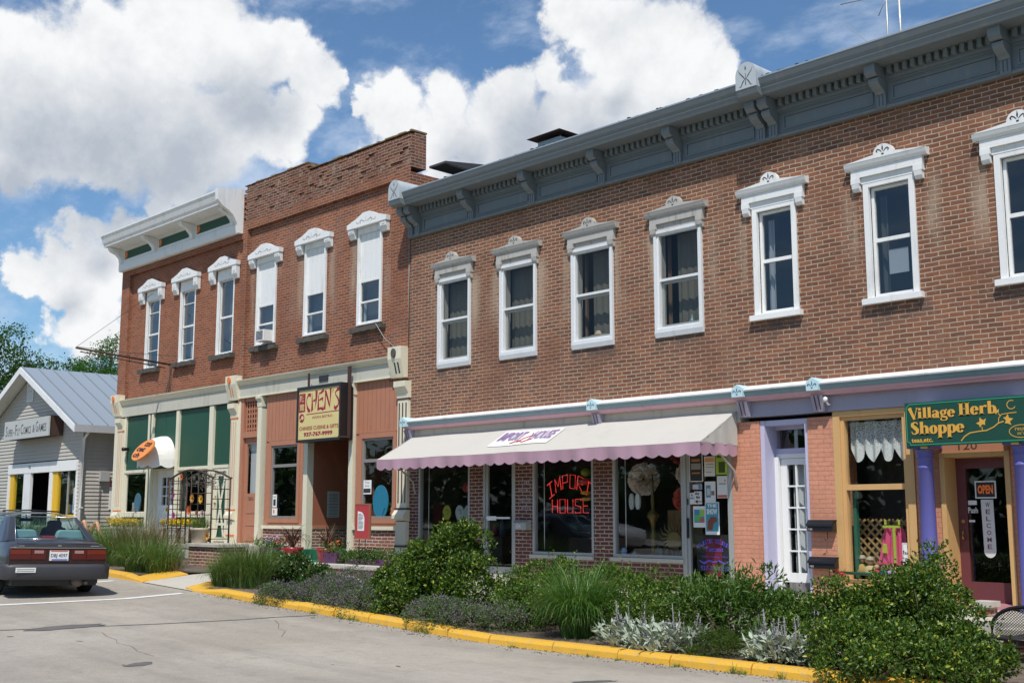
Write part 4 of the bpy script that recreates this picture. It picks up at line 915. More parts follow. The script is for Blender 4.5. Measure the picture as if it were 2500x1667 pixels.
# white glazed shop door (recessed)
mb = MB(); X0, X1, Z0, Z1 = -30.50, -29.30, 1.14, 2.90
mb.box(-30.555, -30.50, .05, .35, 1.1, 2.94); mb.box(-29.29, -29.22, .05, .35, 1.1, 2.94); mb.box(-30.5, -29.29, .05, .35, 2.905, 2.94)
mb.build('door_frame', CREAM, lef)
mb = MB(); gx0, gx1, gz0, gz1 = X0 + .25, X1 - .2, 1.95, 2.70
mb.box(X0, gx0, .16, .21, Z0, Z1); mb.box(gx1, X1, .16, .21, Z0, Z1); mb.box(gx0, gx1, .16, .21, gz1, Z1); mb.box(gx0, gx1, .16, .21, Z0, gz0)
for k in (1, 2): x = gx0 + (gx1 - gx0) * k / 3; mb.box(x - .018, x + .018, .165, .2, gz0, gz1)
for k in (1, 2):
    z = gz0 + (gz1 - gz0) * k / 3
    for j in range(3): mb.box(gx0 + (gx1 - gx0) * j / 3 + (.018 if j else 0), gx0 + (gx1 - gx0) * (j + 1) / 3 - (.018 if j < 2 else 0), .165, .2, z - .015, z + .015)
dd = mb.build('shop_door', WHITE, lef)
one('pane', GLASS, dd, lambda m: m.quad((gx0, .19, gz0), (gx1, .19, gz0), (gx1, .19, gz1), (gx0, .19, gz1)), keep=True)
# boarded side door with cross braces
mb = MB(); mb.box(-27.205, -27.10, -.0, .1, 1.0, 2.86); mb.box(-26.52, -26.43, .0, .1, 1.0, 2.86); mb.box(-27.10, -26.52, .0, .1, 2.78, 2.86); mb.build('door_frame', CREAM, lef)
mb = MB(); mb.box(-27.098, -26.522, .05, .09, 1.02, 2.775)
gd = mb.build('side_door', GREEN, lef)
def brace(mb, x0, z0, x1, z1, w, y): stroke_xz(mb, [(x0, z0), (x1, z1)], w, y)
mb = MB(); a, b = -27.098, -26.522
mb.box(a, a + .09, .03, .049, 1.02, 2.775); mb.box(b - .07, b, .03, .049, 1.02, 2.775); mb.box(a + .09, b - .07, .03, .049, 2.66, 2.775); mb.box(a + .09, b - .07, .03, .049, 1.02, 1.12); mb.box(a + .09, b - .07, .03, .049, 1.42, 1.48)
brace(mb, a + .10, 2.64, b - .10, 1.16, .09, .0285); brace(mb, b - .10, 2.64, a + .10, 1.16, .09, .0265); mb.build('door_brace', CREAM, gd)
one('door_handle', BRASS, gd, lambda m: (m.disc(a + .045, 1.97, .025, .03, -.01, .03, 10), m.disc(a + .045, 2.15, .02, .02, .01, .03, 10)))
m2 = MB(); text_xz(m2, '13', a + .30, a + .40, 2.36, 2.45, .045, .02); m2.build('house_number', PAPER, gd)
one('spotlight', BLACK, lef, lambda m: (m.box(-32.2, -32.1, -.05, .03, 3.52, 3.60), m.tube([(-32.14, -.04, 3.56), (-32.08, -.16, 3.55)], [.045, .06], 10)))
# iron sign arm
IRONARM = thing('sign_arm', 'long rusty iron sign arm reaching out from the left brick building', 'sign arm', (-29.83, 0, 5.8))
mb = MB(); base = (-29.83, .06, 5.80); tip = (-29.9, -2.62, 6.02)
mb.tube([base, tip], .028, 8); mb.tube([(-29.85, -.1, 5.70), (-29.9, -2.5, 5.93)], .016, 6)
for t in (.25, .45, .65, .85): mb.tube([(-29.83 - .07 * t, .06 - 2.68 * t, 5.80 + .22 * t), (-29.83 - .07 * t, .06 - 2.68 * t, 5.66 + .22 * t)], .013, 6)
mb.build('arm', IRON, IRONARM)
one('upright', IRON, IRONARM, lambda m: m.tube([(-29.83, .04, 5.86), (-29.83, .02, 5.02), (-29.83, -.12, 4.99)], .024, 8))
one('stay_wire', INK, IRONARM, lambda m: (m.tube([(-29.9, -2.6, 6.05), (-31.2, .09, 8.0)], .006, 4), m.tube([(-29.9, -2.6, 6.05), (-29.86, -1.2, 6.02), (-29.5, .09, 6.0)], .006, 4)))
one('insulator', PAPER, IRONARM, lambda m: (m.lathe([(.02, 0), (.045, .03), (.02, .06), (.04, .08), (.01, .12)], (-29.89, -2.2, 5.78), 10), m.lathe([(.02, 0), (.04, .03), (.01, .09)], (-29.89, -2.05, 5.80), 10)))

# ================================================================== siding house
SIDING = paint('grey_beige_siding', (0.46, 0.435, 0.385), .7, .08, .15)
HX0, HX1, HY, HR = -45.0, -36.32, .5, -40.60      # walls; ridge at HR
house = thing('siding_house', 'grey clapboard shop house with blue grey standing seam metal roof at the far left', 'house', ((HX0 + HX1) / 2, HY, 1.0))
def eave_z(x): return 6.66 - .474 * abs(x - HR)
mb = MB(); z = 1.0; st = .118
OPEN = (-42.35, -36.62, 1.45, 3.10)
while z < 6.6:      # clapboards as overlapping wedges on the gable front
    z1 = min(z + st, 6.62); h = (6.58 - z) / .474; a, b = max(HX0, HR - h), min(HX1, HR + h)
    h1 = (6.58 - z1) / .474; a1, b1 = max(HX0, HR - h1), min(HX1, HR + h1)
    segs = [(a, b, a1, b1)]
    if z1 > OPEN[2] and z < OPEN[3] + .35: segs = [(a, OPEN[0] - .02, a1, OPEN[0] - .02), (OPEN[1] + .02, b, OPEN[1] + .02, b1)]
    for p, r, p1, r1 in segs:
        if r - p < .02 or r1 - p1 < .0: continue
        mb.add([(p, HY - .028, z), (r, HY - .028, z), (r1, HY - .004, z1), (p1, HY - .004, z1), (p, HY, z), (r, HY, z)], [(0, 1, 2, 3), (0, 4, 5, 1)])
    z = z1
z = 1.0
while z < 4.5:      # right side wall
    mb.add([(HX1 + .028, HY, z), (HX1 + .028, 12, z), (HX1 + .004, 12, z + st), (HX1 + .004, HY, z + st), (HX1, HY, z), (HX1, 12, z)], [(0, 1, 2, 3), (0, 4, 5, 1)]); z += st
for x in (HX0,): mb.quad((x, HY, 0), (x, 12, 0), (x, 12, 4.55), (x, HY, 4.55))
mb.quad((HX0, 12, 0), (HX1, 12, 0), (HX1, 12, 4.55), (HX0, 12, 4.55))
mb.build('clapboard_wall', SIDING, house, keep=True)
mb = MB(); y0h, y1h = HY - .50, 12.3
for s in (-1, 1):
    xe = HR + s * 4.72; pr = [(HR, 6.66), (xe, eave_z(xe)), (xe, eave_z(xe) + .07), (HR, 6.73)]
    mb.prism_y(pr, y0h, y1h)
rf = mb.build('roof', TIN, house)
mb = MB(); y = y0h + .05
while y < y1h:
    for s in (1, -1):
        xe = HR + s * 4.72; mb.add([(HR, y - .014, 6.735), (xe, y - .014, eave_z(xe) + .075), (xe, y + .014, eave_z(xe) + .075), (HR, y + .014, 6.735), (HR, y - .006, 6.775), (xe, y - .006, eave_z(xe) + .115), (xe, y + .006, eave_z(xe) + .115), (HR, y + .006, 6.775)], [(0, 1, 5, 4), (4, 5, 6, 7), (7, 6, 2, 3), (1, 2, 6, 5)])
    y += .52
mb.build('roof_seam', paint('dark_roof_seam', (.20, .235, .27), .5, .1, .1), rf)
mb = MB()
for s in (-1, 1):
    xe = HR + s * 4.74; mb.prism_y([(HR, 6.50), (xe, eave_z(xe) - .16), (xe, eave_z(xe) + .06), (HR, 6.72)], y0h - .03, y0h - .002)
mb.build('bargeboard', WHITE, rf)
mb = MB(); xe = HR + 4.72; mb.box(xe + .001, xe + .03, y0h, y1h, eave_z(xe) - .16, eave_z(xe) + .065); mb.build('gutter', paint('pale_grey_gutter', (.46, .47, .48), .5, .08, .1), rf)
mb = MB()
for s in (-1, 1):
    xa, xb = HR, HR + s * 4.70; mb.quad((xa, y0h, 6.64), (xb, y0h, eave_z(xb) - .02), (xb, HY, eave_z(xb) - .02), (xa, HY, 6.64))
mb.box(HX1 + .03, HR + 4.70, HY, 12, 4.33, 4.36); mb.build('soffit', WHITE, rf)
mb = MB(); mb.box(HX1 - .10, HX1 + .035, HY - .035, HY - .029, 1.0, 4.4); mb.box(HX1 + .029, HX1 + .035, HY - .028, HY + .10, 1.0, 4.4); mb.build('corner_board', SIDING, house)
one('downspout', WHITE, house, lambda m: (m.tube([(HR + 4.66, HY + .02, 4.33), (HR + 4.60, HY - .02, 4.22), (HX1 + .10, HY - .02, 4.08), (HX1 + .09, HY - .02, 2.0), (HX1 + .09, HY - .02, 1.0)], .045, 8), m.box(HX1 + .03, HX1 + .15, HY - .08, HY + .04, 1.9, 1.93)))
mb = MB(); ring_xz(mb, -41.10, -40.55, 5.56, 6.25, .05, HY - .05, HY - .028)
for k in range(9): z = 5.63 + k * .065; mb.prism_x([(HY - .028, z + .05), (HY - .045, z), (HY - .028, z)], -41.05, -40.60)
mb.build('louvre_vent', WHITE, house)
ox0, ox1, oz0, oz1 = OPEN
bx('header_board', WHITE, house, ox0 - .05, ox1 + .05, HY - .05, HY + .1, 3.10, 3.44)
m2 = MB(); text_xz(m2, '132', -40.55, -40.35, 3.25, 3.36, HY - .054, .02); m2.build('house_number', INK, house)
YELL = paint('yellow_paint', (.70, .42, .02), .5, .1, .15)
mb = MB(); mb.box(ox0 - .05, ox0 + .10, HY - .04, HY + .1, 1.1, 3.098); mb.box(-40.95, -40.35, HY - .04, HY + .05, 1.1, 3.098); mb.box(-38.78, -38.55, HY - .04, HY + .1, 1.1, 3.098); mb.box(ox1 - .06, ox1 + .05, HY - .04, HY + .1, 1.1, 3.098); mb.box(-38.55, ox1 - .06, HY - .04, HY + .1, 1.1, 1.55); mb.build_split('shopfront_frame', WHITE, house)
mb = MB(); mb.box(ox0 + .101, ox0 + .42, HY - .0, HY + .12, 1.1, 3.09); mb.box(-38.54, -38.16, HY - .0, HY + .12, 1.55, 3.09); mb.box(-38.16, ox1 - .07, HY - .08, HY + .0, 1.56, 1.70); mb.build_split('yellow_frame', YELL, house)
for xa, xb, za in ((ox0 + .42, -40.96, 1.4), (-38.16, ox1 - .07, 1.7)): one('pane', GLASS, house, lambda m: m.quad((xa, HY + .05, za), (xb, HY + .05, za), (xb, HY + .05, 3.09), (xa, HY + .05, 3.09)), keep=True)
bx('window_mullion', ALU, house, -37.43, -37.40, HY + .02, HY + .08, 1.7, 3.09)
mb = MB(); mb.box(-40.34, -38.79, HY + 1.0, HY + 1.05, 1.1, 3.09); mb.build('shop_door', BLACK, house)
bx('dark_side_lining', DARKIN, house, HX0 + .1, HX0 + .2, HY + .14, HY + 3.0, 1.08, 4.4); bx('interior', DARKIN, house, HX0 + .1, HX1 - .1, HY + 3.0, HY + 3.1, 1.0, 4.4)
bx('ground_floor', DARKFL, house, HX0 + .1, HX1 - .1, HY + .14, 11.9, .5, 1.08)
bx('meter_box', paint('meter_grey', (.38, .38, .37)), house, HX1 + .03, HX1 + .16, HY + .55, HY + .85, 2.75, 3.05)
one('conduit', INK, house, lambda m: (m.tube([(HX1 + .07, HY + .58, 2.75), (HX1 + .07, HY + .58, 1.0)], .012, 6),))

# ================================================================== signs, awnings and other things on the fronts
# hanging bistro sign
SGY = paint('straw_yellow_vinyl', (0.66, 0.545, 0.235), .5, .08, .12, (.45, .35, .12)); SGR = col_mat('crimson_lettering', (.30, .012, .045))
ch = thing('hanging_sign', "yellow hanging sign in a black frame lettered CHEN'S above the bistro entrance", 'sign', (-21.95, -.33, 3.9))
fx0, fx1, fz0, fz1 = -22.76, -21.03, 3.30, 4.56
mb = MB(); ring_xz(mb, fx0, fx1, fz0, fz1, .055, -.41, -.078, wb=.06, wt=.07); mb.box(fx0 + .055, fx1 - .055, -.22, -.08, fz0 + .06, fz1 - .07); mb.build('frame', BLACK, ch)
bx('panel', SGY, ch, fx0 + .056, fx1 - .056, -.385, -.225, fz0 + .061, fz1 - .071)
mb = MB(); mb.box(-22.62, -22.58, -.22, -.18, 4.56, 4.90); mb.box(-21.06, -20.99, -.22, -.16, 3.32, 4.92); mb.box(-21.02, -20.96, -.47, -.20, 3.34, 3.38); mb.build('hanger', IRON, ch)
px0, px1, pz0, pz1 = fx0 + .056, fx1 - .056, fz0 + .061, fz1 - .071; PW, PH = px1 - px0, pz1 - pz0; yS = -.3875
S = lambda a, b: (px0 + a * PW, pz0 + b * PH)      # a, b in 0..1 over the panel (b up)
def poly_xz(mb, pts, y): mb.add([(x, y, z) for x, z in pts], [list(range(len(pts)))])
def brush(mb, pts, y=yS): stroke_xz(mb, [(*S(a, b), w) for a, b, w in pts], .03, y)
mb = MB()
# C H E N ' S in tapering brush strokes
brush(mb, [(.285, .88, .085), (.245, .90, .06), (.205, .83, .022), (.195, .74, .022), (.215, .64, .05), (.25, .58, .09), (.275, .565, .05)])
brush(mb, [(.325, .93, .004), (.330, .82, .03), (.335, .70, .05), (.335, .59, .08), (.325, .565, .02)])
brush(mb, [(.435, .94, .085), (.435, .84, .075), (.425, .72, .035), (.405, .60, .004)]); brush(mb, [(.345, .755, .004), (.385, .765, .055), (.425, .79, .02)])
brush(mb, [(.50, .90, .02), (.485, .80, .03), (.485, .68, .05), (.488, .57, .075)]); brush(mb, [(.50, .895, .02), (.55, .905, .05), (.605, .955, .075)]); brush(mb, [(.495, .755, .01), (.54, .775, .045), (.59, .80, .04), (.585, .74, .02)]); brush(mb, [(.49, .585, .03), (.545, .60, .05), (.605, .57, .06), (.60, .62, .02)])
brush(mb, [(.655, .93, .045), (.652, .80, .03), (.648, .68, .04), (.640, .575, .07)]); brush(mb, [(.655, .93, .06), (.70, .80, .06), (.745, .66, .05), (.765, .60, .01)]); brush(mb, [(.775, .955, .07), (.775, .84, .045), (.768, .70, .02), (.765, .60, .005)])
brush(mb, [(.835, .94, .03), (.825, .88, .006)])
brush(mb, [(.985, .945, .10), (.94, .93, .06), (.885, .875, .02), (.90, .82, .03), (.95, .755, .05), (.975, .69, .055), (.96, .62, .03), (.90, .565, .085), (.875, .58, .05), (.868, .63, .008)])
stroke_xz(mb, [S(.20, .500), S(.985, .515)], .018, yS)
poly_xz(mb, [S(.008, .55), S(.162, .56), S(.162, .93), S(.008, .93)], yS)
mb.f += [[len(mb.v) + i for i in range(24)]]; mb.mi.append(0); mb.smooth.append(False); c = S(.083, .435); mb.v += [(c[0] + .105 * math.cos(2 * math.pi * k / 24), yS, c[1] + .100 * math.sin(2 * math.pi * k / 24)) for k in range(24)]
text_xz(mb, 'ASIAN BISTRO', *[S(a, 0)[0] for a in (.34, .83)], *[S(0, b)[1] for b in (.405, .455)], yS, .008)
text_xz(mb, 'CHINESE CUISINE & GIFTS', *[S(a, 0)[0] for a in (.03, .975)], *[S(0, b)[1] for b in (.185, .26)], yS, .02)
text_xz(mb, '937-767-9999', *[S(a, 0)[0] for a in (.14, .84)], *[S(0, b)[1] for b in (.055, .145)], yS, .05)
mb.build('lettering', SGR, ch, keep=True)
mb = MB(); text_xz(mb, '陳', *[S(a, 0)[0] for a in (.03, .14)], *[S(0, b)[1] for b in (.765, .90)], yS - .002, .015); text_xz(mb, '館', *[S(a, 0)[0] for a in (.03, .14)], *[S(0, b)[1] for b in (.585, .725)], yS - .002, .015)
c = S(.10, .435); mb.disc(c[0], c[1] + .008, .05, .045, yS - .002, yS - .001, 16); c = S(.045, .41); mb.disc(c[0], c[1], .025, .022, yS - .002, yS - .001, 12); mb.build('emblem', SGY, ch, keep=True)

# herb shop sign: hand-built high-contrast roman letters
hs = thing('shop_sign', 'long dark green board lettered Village Herb Shoppe in gold above the herb shop door', 'sign', (-7.0, -.35, 2.9))
SGG = paint('sign_green', (.010, .060, .038), .4, .08, .03, (.02, .05, .03)); GOLD = paint('gold_lettering', (.66, .36, .055), .4, .10, .05, (.5, .3, .1)); SHD = col_mat('letter_shadow', (.03, .012, .010)); MINT = paint('mint_line', (.03, .33, .17), .4, .05, .02)
hx0, hx1, hz0, hz1 = -7.815, -5.45, 2.575, 3.165
bx('board', SGG, hs, hx0, hx1, -.42, -.372, hz0, hz1)
yB = -.4235
mb = MB(); a, b, c, d = hx0 + .022, hx1 - .022, hz0 + .022, hz1 - .022; r = .045
stroke_xz(mb, [(a, c + r), (a, d - r), (a + r, d), (b - r, d), (b, d - r), (b, c + r), (b - r, c), (a + r, c)] + [(a + r, c + .0), (a + r * .9, c + r * .5), (a + r * .5, c + r * .9)], .011, yB, True); mb.build('border_line', MINT, hs, keep=True)
def G(ch, s, x, z, out, y):      # glyphs: x-height 1 = s; returns advance
    T, t = .36 * s, .085 * s      # thick, thin
    P = lambda *pts, w=T: stroke_xz(out, [(x + p[0] * s, z + p[1] * s, (p[2] * s if len(p) > 2 else w)) for p in pts], w, y)
    def bar(cx, z0, z1, serif=True):
        out.box(x + cx * s - T / 2, x + cx * s + T / 2, y - .0008, y, z + z0 * s, z + z1 * s)
        if serif: out.box(x + cx * s - T / 2 - .10 * s, x + cx * s + T / 2 + .10 * s, y - .0008, y, z + z0 * s, z + z0 * s + .07 * s)
    def bowl(cx, cz, rx, rz, a0=0, a1=360, wt=T, th=t):
        pts = []
        for k in range(25):
            a = R(a0 + (a1 - a0) * k / 24); w = th + (wt - th) * abs(math.cos(a)) ** 1.3; pts.append((x + (cx + rx * math.cos(a)) * s, z + (cz + rz * math.sin(a)) * s, w))
        stroke_xz(out, pts, T, y)
    if ch == 'V': P((.12, 1.45, .42), (.62, .02, .30)); P((.62, .02, .10), (.98, 1.45, .10)); out.box(x - .08 * s, x + .42 * s, y - .0008, y, z + 1.43 * s, z + 1.50 * s); out.box(x + .82 * s, x + 1.15 * s, y - .0008, y, z + 1.43 * s, z + 1.50 * s); return 1.02 * s
    if ch == 'H': bar(.26, 0, 1.5); bar(.92, 0, 1.5); out.box(x + .4 * s, x + .8 * s, y - .0008, y, z + .72 * s, z + .80 * s); out.box(x - .02 * s, x + .54 * s, y - .0008, y, z + 1.43 * s, z + 1.5 * s); out.box(x + .64 * s, x + 1.2 * s, y - .0008, y, z + 1.43 * s, z + 1.5 * s); return 1.26 * s
    if ch == 'i': bar(.28, 0, 1.0); out.disc(x + .28 * s, z + 1.3 * s, .19 * s, .17 * s, y - .0008, y, 12); return .58 * s
    if ch == 'l': bar(.28, 0, 1.5); return .56 * s
    if ch == 'a': bar(.66, .06, .80, False); bowl(.36, .30, .20, .26, 0, 360, .30 * s); P((.16, .82, .20), (.30, .96, .12), (.52, .96, .16), (.66, .78, .34)); P((.66, .10, .30), (.84, .03, .10)); return .92 * s
    if ch == 'g': bowl(.42, .66, .24, .30, 0, 360, .28 * s); P((.62, .90, .10), (.86, 1.02, .20)); P((.30, .36, .10), (.18, .22, .16), (.40, .10, .24), (.74, .02, .24), (.84, -.16, .20)); bowl(.48, -.22, .34, .20, 150, 370, .16 * s, .09 * s); P((.22, .06, .1), (.15, -.12, .12)); return .92 * s
    if ch == 'e': bowl(.42, .5, .28, .46, 12, 320, T); P((.20, .50, .08), (.76, .56, .08)); P((.70, .52, .26), (.70, .70, .26)); return .86 * s
    if ch == 'r': bar(.28, 0, 1.0); P((.42, .82, .10), (.60, .98, .16), (.80, .90, .28)); return .86 * s
    if ch == 'b': bar(.26, 0, 1.5, False); bowl(.52, .48, .28, .44, -150, 150, T); P((.2, .02, .08), (.5, .03, .08)); return .94 * s
    if ch == 'S': P((.80, 1.20, .10), (.72, 1.40, .12), (.46, 1.46, .14), (.22, 1.30, .30), (.24, 1.05, .38), (.50, .80, .44), (.74, .54, .42), (.74, .26, .30), (.50, .06, .12), (.24, .10, .12), (.12, .36, .08)); return .98 * s
    if ch == 'h': bar(.26, 0, 1.5); bar(.84, 0, .80); P((.40, .82, .08), (.62, .98, .16), (.84, .80, .34)); return 1.12 * s
    if ch == 'o': bowl(.42, .5, .27, .46, 0, 360, T); return .86 * s
    if ch == 'p': bar(.26, -.55, 1.0); bowl(.56, .50, .28, .46, -150, 150, T); return 1.0 * s
    return .5 * s
def gword(w, x0, x1, z, s, out, y):
    tmp = MB(); x = 0
    for ch_ in w: x += G(ch_, s, x, 0, tmp, 0)
    k = (x1 - x0) / x; out.add([(x0 + v[0] * k, y + v[1], z + v[2]) for v in tmp.v], tmp.f)
for mat_, dx, dz, y, nm in ((SHD, .009, -.009, yB - .0002, 'letter_shadow'), (GOLD, 0, 0, yB - .0022, 'lettering')):
    mb = MB(); gword('Village', -7.755 + dx, -7.105 + dx, 2.945 + dz, .098, mb, y); gword('Herb', -7.055 + dx, -6.555 + dx, 2.955 + dz, .108, mb, y); gword('Shoppe', -7.74 + dx, -6.99 + dx, 2.735 + dz, .112, mb, y)
    mb.build(nm, mat_, hs, keep=True)
mb = MB(); text_xz(mb, 'teas,etc.', -7.735, -7.43, 2.615, 2.682, yB - .002, .025); mb.build('small_lettering', GOLD, hs, keep=True)
mb = MB()
stroke_xz(mb, [(-7.04, 2.625), (-6.99, 2.68), (-6.92, 2.72), (-6.80, 2.735), (-6.70, 2.74), (-6.60, 2.78), (-6.54, 2.825), (-6.47, 2.845)], .014, yB)
stroke_xz(mb, [(-6.535, 2.83), (-6.53, 2.89), (-6.49, 2.935), (-6.40, 2.945), (-6.30, 2.95)], .010, yB); stroke_xz(mb, [(-6.51, 2.92), (-6.53, 2.945)], .010, yB); stroke_xz(mb, [(-6.75, 2.74), (-6.755, 2.79)], .010, yB)
stroke_xz(mb, arc(-6.36, 3.05, .055, .055, 60, 330, 10), .010, yB); stroke_xz(mb, arc(-6.25, 2.71, .155, .08, 0, 360, 28), .009, yB)
def ivy(cx, cz, s, rot, mb):
    pts = [(0, -.1), (.35, -.45), (.55, -.05), (1.0, .35), (.45, .35), (.2, 1.0), (-.15, .45), (-.75, .55), (-.45, .05), (-.55, -.35)]
    poly_xz(mb, [(cx + s * (px * math.cos(rot) - pz * math.sin(rot)), cz + s * (px * math.sin(rot) + pz * math.cos(rot))) for px, pz in pts], yB - .001)
ivy(-6.755, 2.83, .085, .5, mb); ivy(-6.43, 2.86, .085, -1.2, mb); ivy(-6.55, 2.965, .05, .6, mb); mb.build('ivy_ornament', GOLD, hs, keep=True)
mb = MB(); text_xz(mb, 'reuse', -6.33, -6.17, 2.72, 2.755, yB - .001); text_xz(mb, "it's", -6.30, -6.20, 2.665, 2.705, yB - .001); mb.build('oval_lettering', GOLD, hs, keep=True)
mb = MB(); mb.box(-7.62, -7.52, -.41, -.20, 2.545, 2.574); mb.box(-6.40, -6.30, -.41, -.20, 2.545, 2.574); mb.build('sign_bracket', BRASS, hs)

# big fabric awning
aw = thing('awning', 'long cream fabric awning with scalloped mauve valance over the brick shop windows', 'awning', (-14.9, -.5, 3.0))
CANV = paint('cream_canvas', (.50, .475, .43), .85, .10, .45, (.44, .41, .36), scale=.6, bmp=.3); MAUVE = paint('mauve_canvas', (.42, .262, .318), .85, .16, .35, (.32, .20, .25), bmp=.3)
AX0, AX1 = -18.90, -10.84; yt, zt_, yl, zl = -.06, 3.28, -1.0, 2.76; nn = 72
def sag(x, t):      # gentle sag of the cloth between the frame ribs
    u = (x - AX0) / (AX1 - AX0); return -.018 * math.sin(math.pi * t) * (1 + .6 * math.sin(u * 6 * math.pi) ** 2) + .006 * math.sin(x * 3.1 + t * 4)
mb = MB(); rows = 7
for i in range(nn + 1):
    x = AX0 + (AX1 - AX0) * i / nn
    for j in range(rows + 1):
        t = j / rows; mb.v.append((x, yt + (yl - yt) * t, zt_ + (zl - zt_) * t + sag(x, t)))
for i in range(nn):
    for j in range(rows): a = i * (rows + 1) + j; mb.f.append((a, a + 1, a + rows + 2, a + rows + 1)); mb.mi.append(0); mb.smooth.append(True)
# ends (tucked cloth)
for x, s in ((AX0, -1), (AX1, 1)):
    b = len(mb.v); m = 9
    for k in range(m + 1):
        t = k / m; y = yl + (yt - yl) * t; mb.v += [(x + s * .012 * math.sin(k * 2.3), y, zl + (zt_ - zl) * t), (x + s * .02 * math.sin(k * 2.3 + 1), y, zl - .02)]
    for k in range(m): mb.f.append((b + 2 * k, b + 2 * k + 1, b + 2 * k + 3, b + 2 * k + 2)); mb.mi.append(0); mb.smooth.append(True)
can = mb.build('canopy', CANV, aw, keep=True)
def valance(mb, p0, p1, zt, drop, sc, amp=.018):
    p0, p1 = Vector(p0), Vector(p1); Ln = (p1 - p0).length; ns = max(1, round(Ln / sc)); b = len(mb.v); m = ns * 8
    nrm = Vector((-(p1 - p0).y, (p1 - p0).x, 0)).normalized()
    for k in range(m + 1):
        t = k / m; ph = (t * ns) % 1.0; bot = drop - .045 * (1 - math.sin(math.pi * ph)) if True else drop
        w = amp * (math.sin(t * ns * 1.7) + .6 * math.sin(t * ns * 4.1 + 1)); p = p0 + (p1 - p0) * t
        mb.v += [(p.x, p.y, zt), tuple((p + nrm * w * .5).to_2d()) + (zt - bot * .55,), tuple((p + nrm * w).to_2d()) + (zt - bot,)]
    for k in range(m):
        for j in (0, 1): a = b + 3 * k + j; mb.f.append((a, a + 1, a + 4, a + 3)); mb.mi.append(0); mb.smooth.append(True)
mb = MB(); valance(mb, (AX0, yl - .004, 0), (AX1, yl - .004, 0), zl, .215, .265); valance(mb, (AX1 + .004, yl, 0), (AX1 + .004, -.07, 0), zl, .20, .24); valance(mb, (AX0 - .004, -.07, 0), (AX0 - .004, yl, 0), zl, .20, .24)
mb.build('valance', MAUVE, aw, keep=True)
mb = MB(); mb.tube([(AX0, -.05, 3.25), (AX1, -.05, 3.25)], .018, 6); mb.tube([(AX0 + .03, yl + .02, zl - .02), (AX1 - .03, yl + .02, zl - .02)], .018, 6)
for x in (AX0 + .04, AX1 - .04): mb.tube([(x, -.04, 2.1), (x, -.10, 2.35), (x, -.45, 2.6), (x, yl + .02, zl - .03)], .017, 6)
mb.build('awning_frame', ALU, aw)
# cloth banner on the awning
ban = thing('banner', 'white cloth banner with purple lettering pinned to the cream awning', 'banner', (-15.2, -.6, 3.03))
def AWN(x, t, o=.012): return (x, yt + (yl - yt) * t - o * .5, zt_ + (zl - zt_) * t + sag(x, t) + o)
bx0, bx1, t0, t1 = -15.95, -14.42, .14, .68
mb = MB(); n = 16
for i in range(n + 1):
    x = bx0 + (bx1 - bx0) * i / n
    for j in range(6): mb.v.append(AWN(x, t0 + (t1 - t0) * j / 5))
for i in range(n):
    for j in range(5): a = i * 6 + j; mb.f.append((a, a + 1, a + 7, a + 6)); mb.mi.append(0); mb.smooth.append(True)
mb.build('cloth', PAPER, ban, keep=True)
def awn_text(mb, s, x0, x1, ta, tb): put_text(mb, s, AWN(x0, ta, .020), Vector(AWN(x1, ta, .020)) - Vector(AWN(x0, ta, .020)), Vector(AWN(x0, tb, .020)) - Vector(AWN(x0, ta, .020)), .03)
mb = MB(); awn_text(mb, 'IMPORT', bx0 + .06, bx0 + .68, .50, .19); awn_text(mb, 'HOUSE', bx0 + .90, bx1 - .06, .52, .19); mb.build('lettering', col_mat('purple_ink', (.30, .20, .36)), ban, keep=True)
mb = MB(); P3 = [AWN(x, t, .020) for x, t in ((bx0 + .70, .58), (bx0 + .76, .44), (bx0 + .88, .36), (bx0 + .84, .26))]; mb.tube(P3, .010, 5); mb.tube([AWN(x, t, .02) for x, t in ((bx0 + .55, .62), (bx0 + .68, .52), (bx0 + .86, .60), (bx0 + 1.0, .50))], .011, 5); mb.build('red_drawing', col_mat('red_ink', (.45, .06, .05)), ban)

# small white dome awning with an orange oval board
dm = thing('dome_awning', 'small white dome awning over the green shop door', 'awning', (-29.85, -.1, 3.2))
WC = paint('white_canvas', (.76, .75, .71), .8, .06, .15, scale=1)
mb = MB(); rx, ry, rzz = .62, .74, .66; na, ne = 14, 8; c0 = (-29.88, .02, 3.16)
for j in range(ne + 1):
    e = R(90 * j / ne)
    for k in range(na + 1):
        a = R(180 + 180 * k / na); mb.v.append((c0[0] + rx * math.cos(a) * math.cos(e), c0[1] + ry * math.sin(a) * math.cos(e), c0[2] + rzz * math.sin(e)))
for j in range(ne):
    for k in range(na): a = j * (na + 1) + k; mb.f.append((a, a + 1, a + na + 2, a + na + 1)); mb.mi.append(0); mb.smooth.append(k % 3 != 2)
mb.build('dome_canopy', WC, dm, keep=True)
mb = MB(); b = 0; m = 42
for k in range(m + 1):
    a = R(180 + 180 * k / m); ph = (k / m * 6) % 1; dr = .16 + .07 * math.sin(math.pi * ph); mb.v += [(c0[0] + rx * math.cos(a), c0[1] + ry * math.sin(a), c0[2]), (c0[0] + rx * 1.0 * math.cos(a), c0[1] + ry * 1.0 * math.sin(a), c0[2] - dr)]
for k in range(m): mb.f.append((2 * k, 2 * k + 1, 2 * k + 3, 2 * k + 2)); mb.mi.append(0); mb.smooth.append(True)
mb.build('valance', WC, dm, keep=True)
ov = thing('oval_sign', 'orange oval board with dark lettering fixed to the white dome awning', 'sign', (-30.1, -.75, 3.35))
ex = Vector((1.0, -.10, -.10)).normalized() * .50; ey = Vector((.12, .26, .36)).normalized() * .36; o0 = Vector((-29.62, -.74, 3.40)); nn_ = ex.cross(ey).normalized()
if nn_.y > 0: nn_ = -nn_
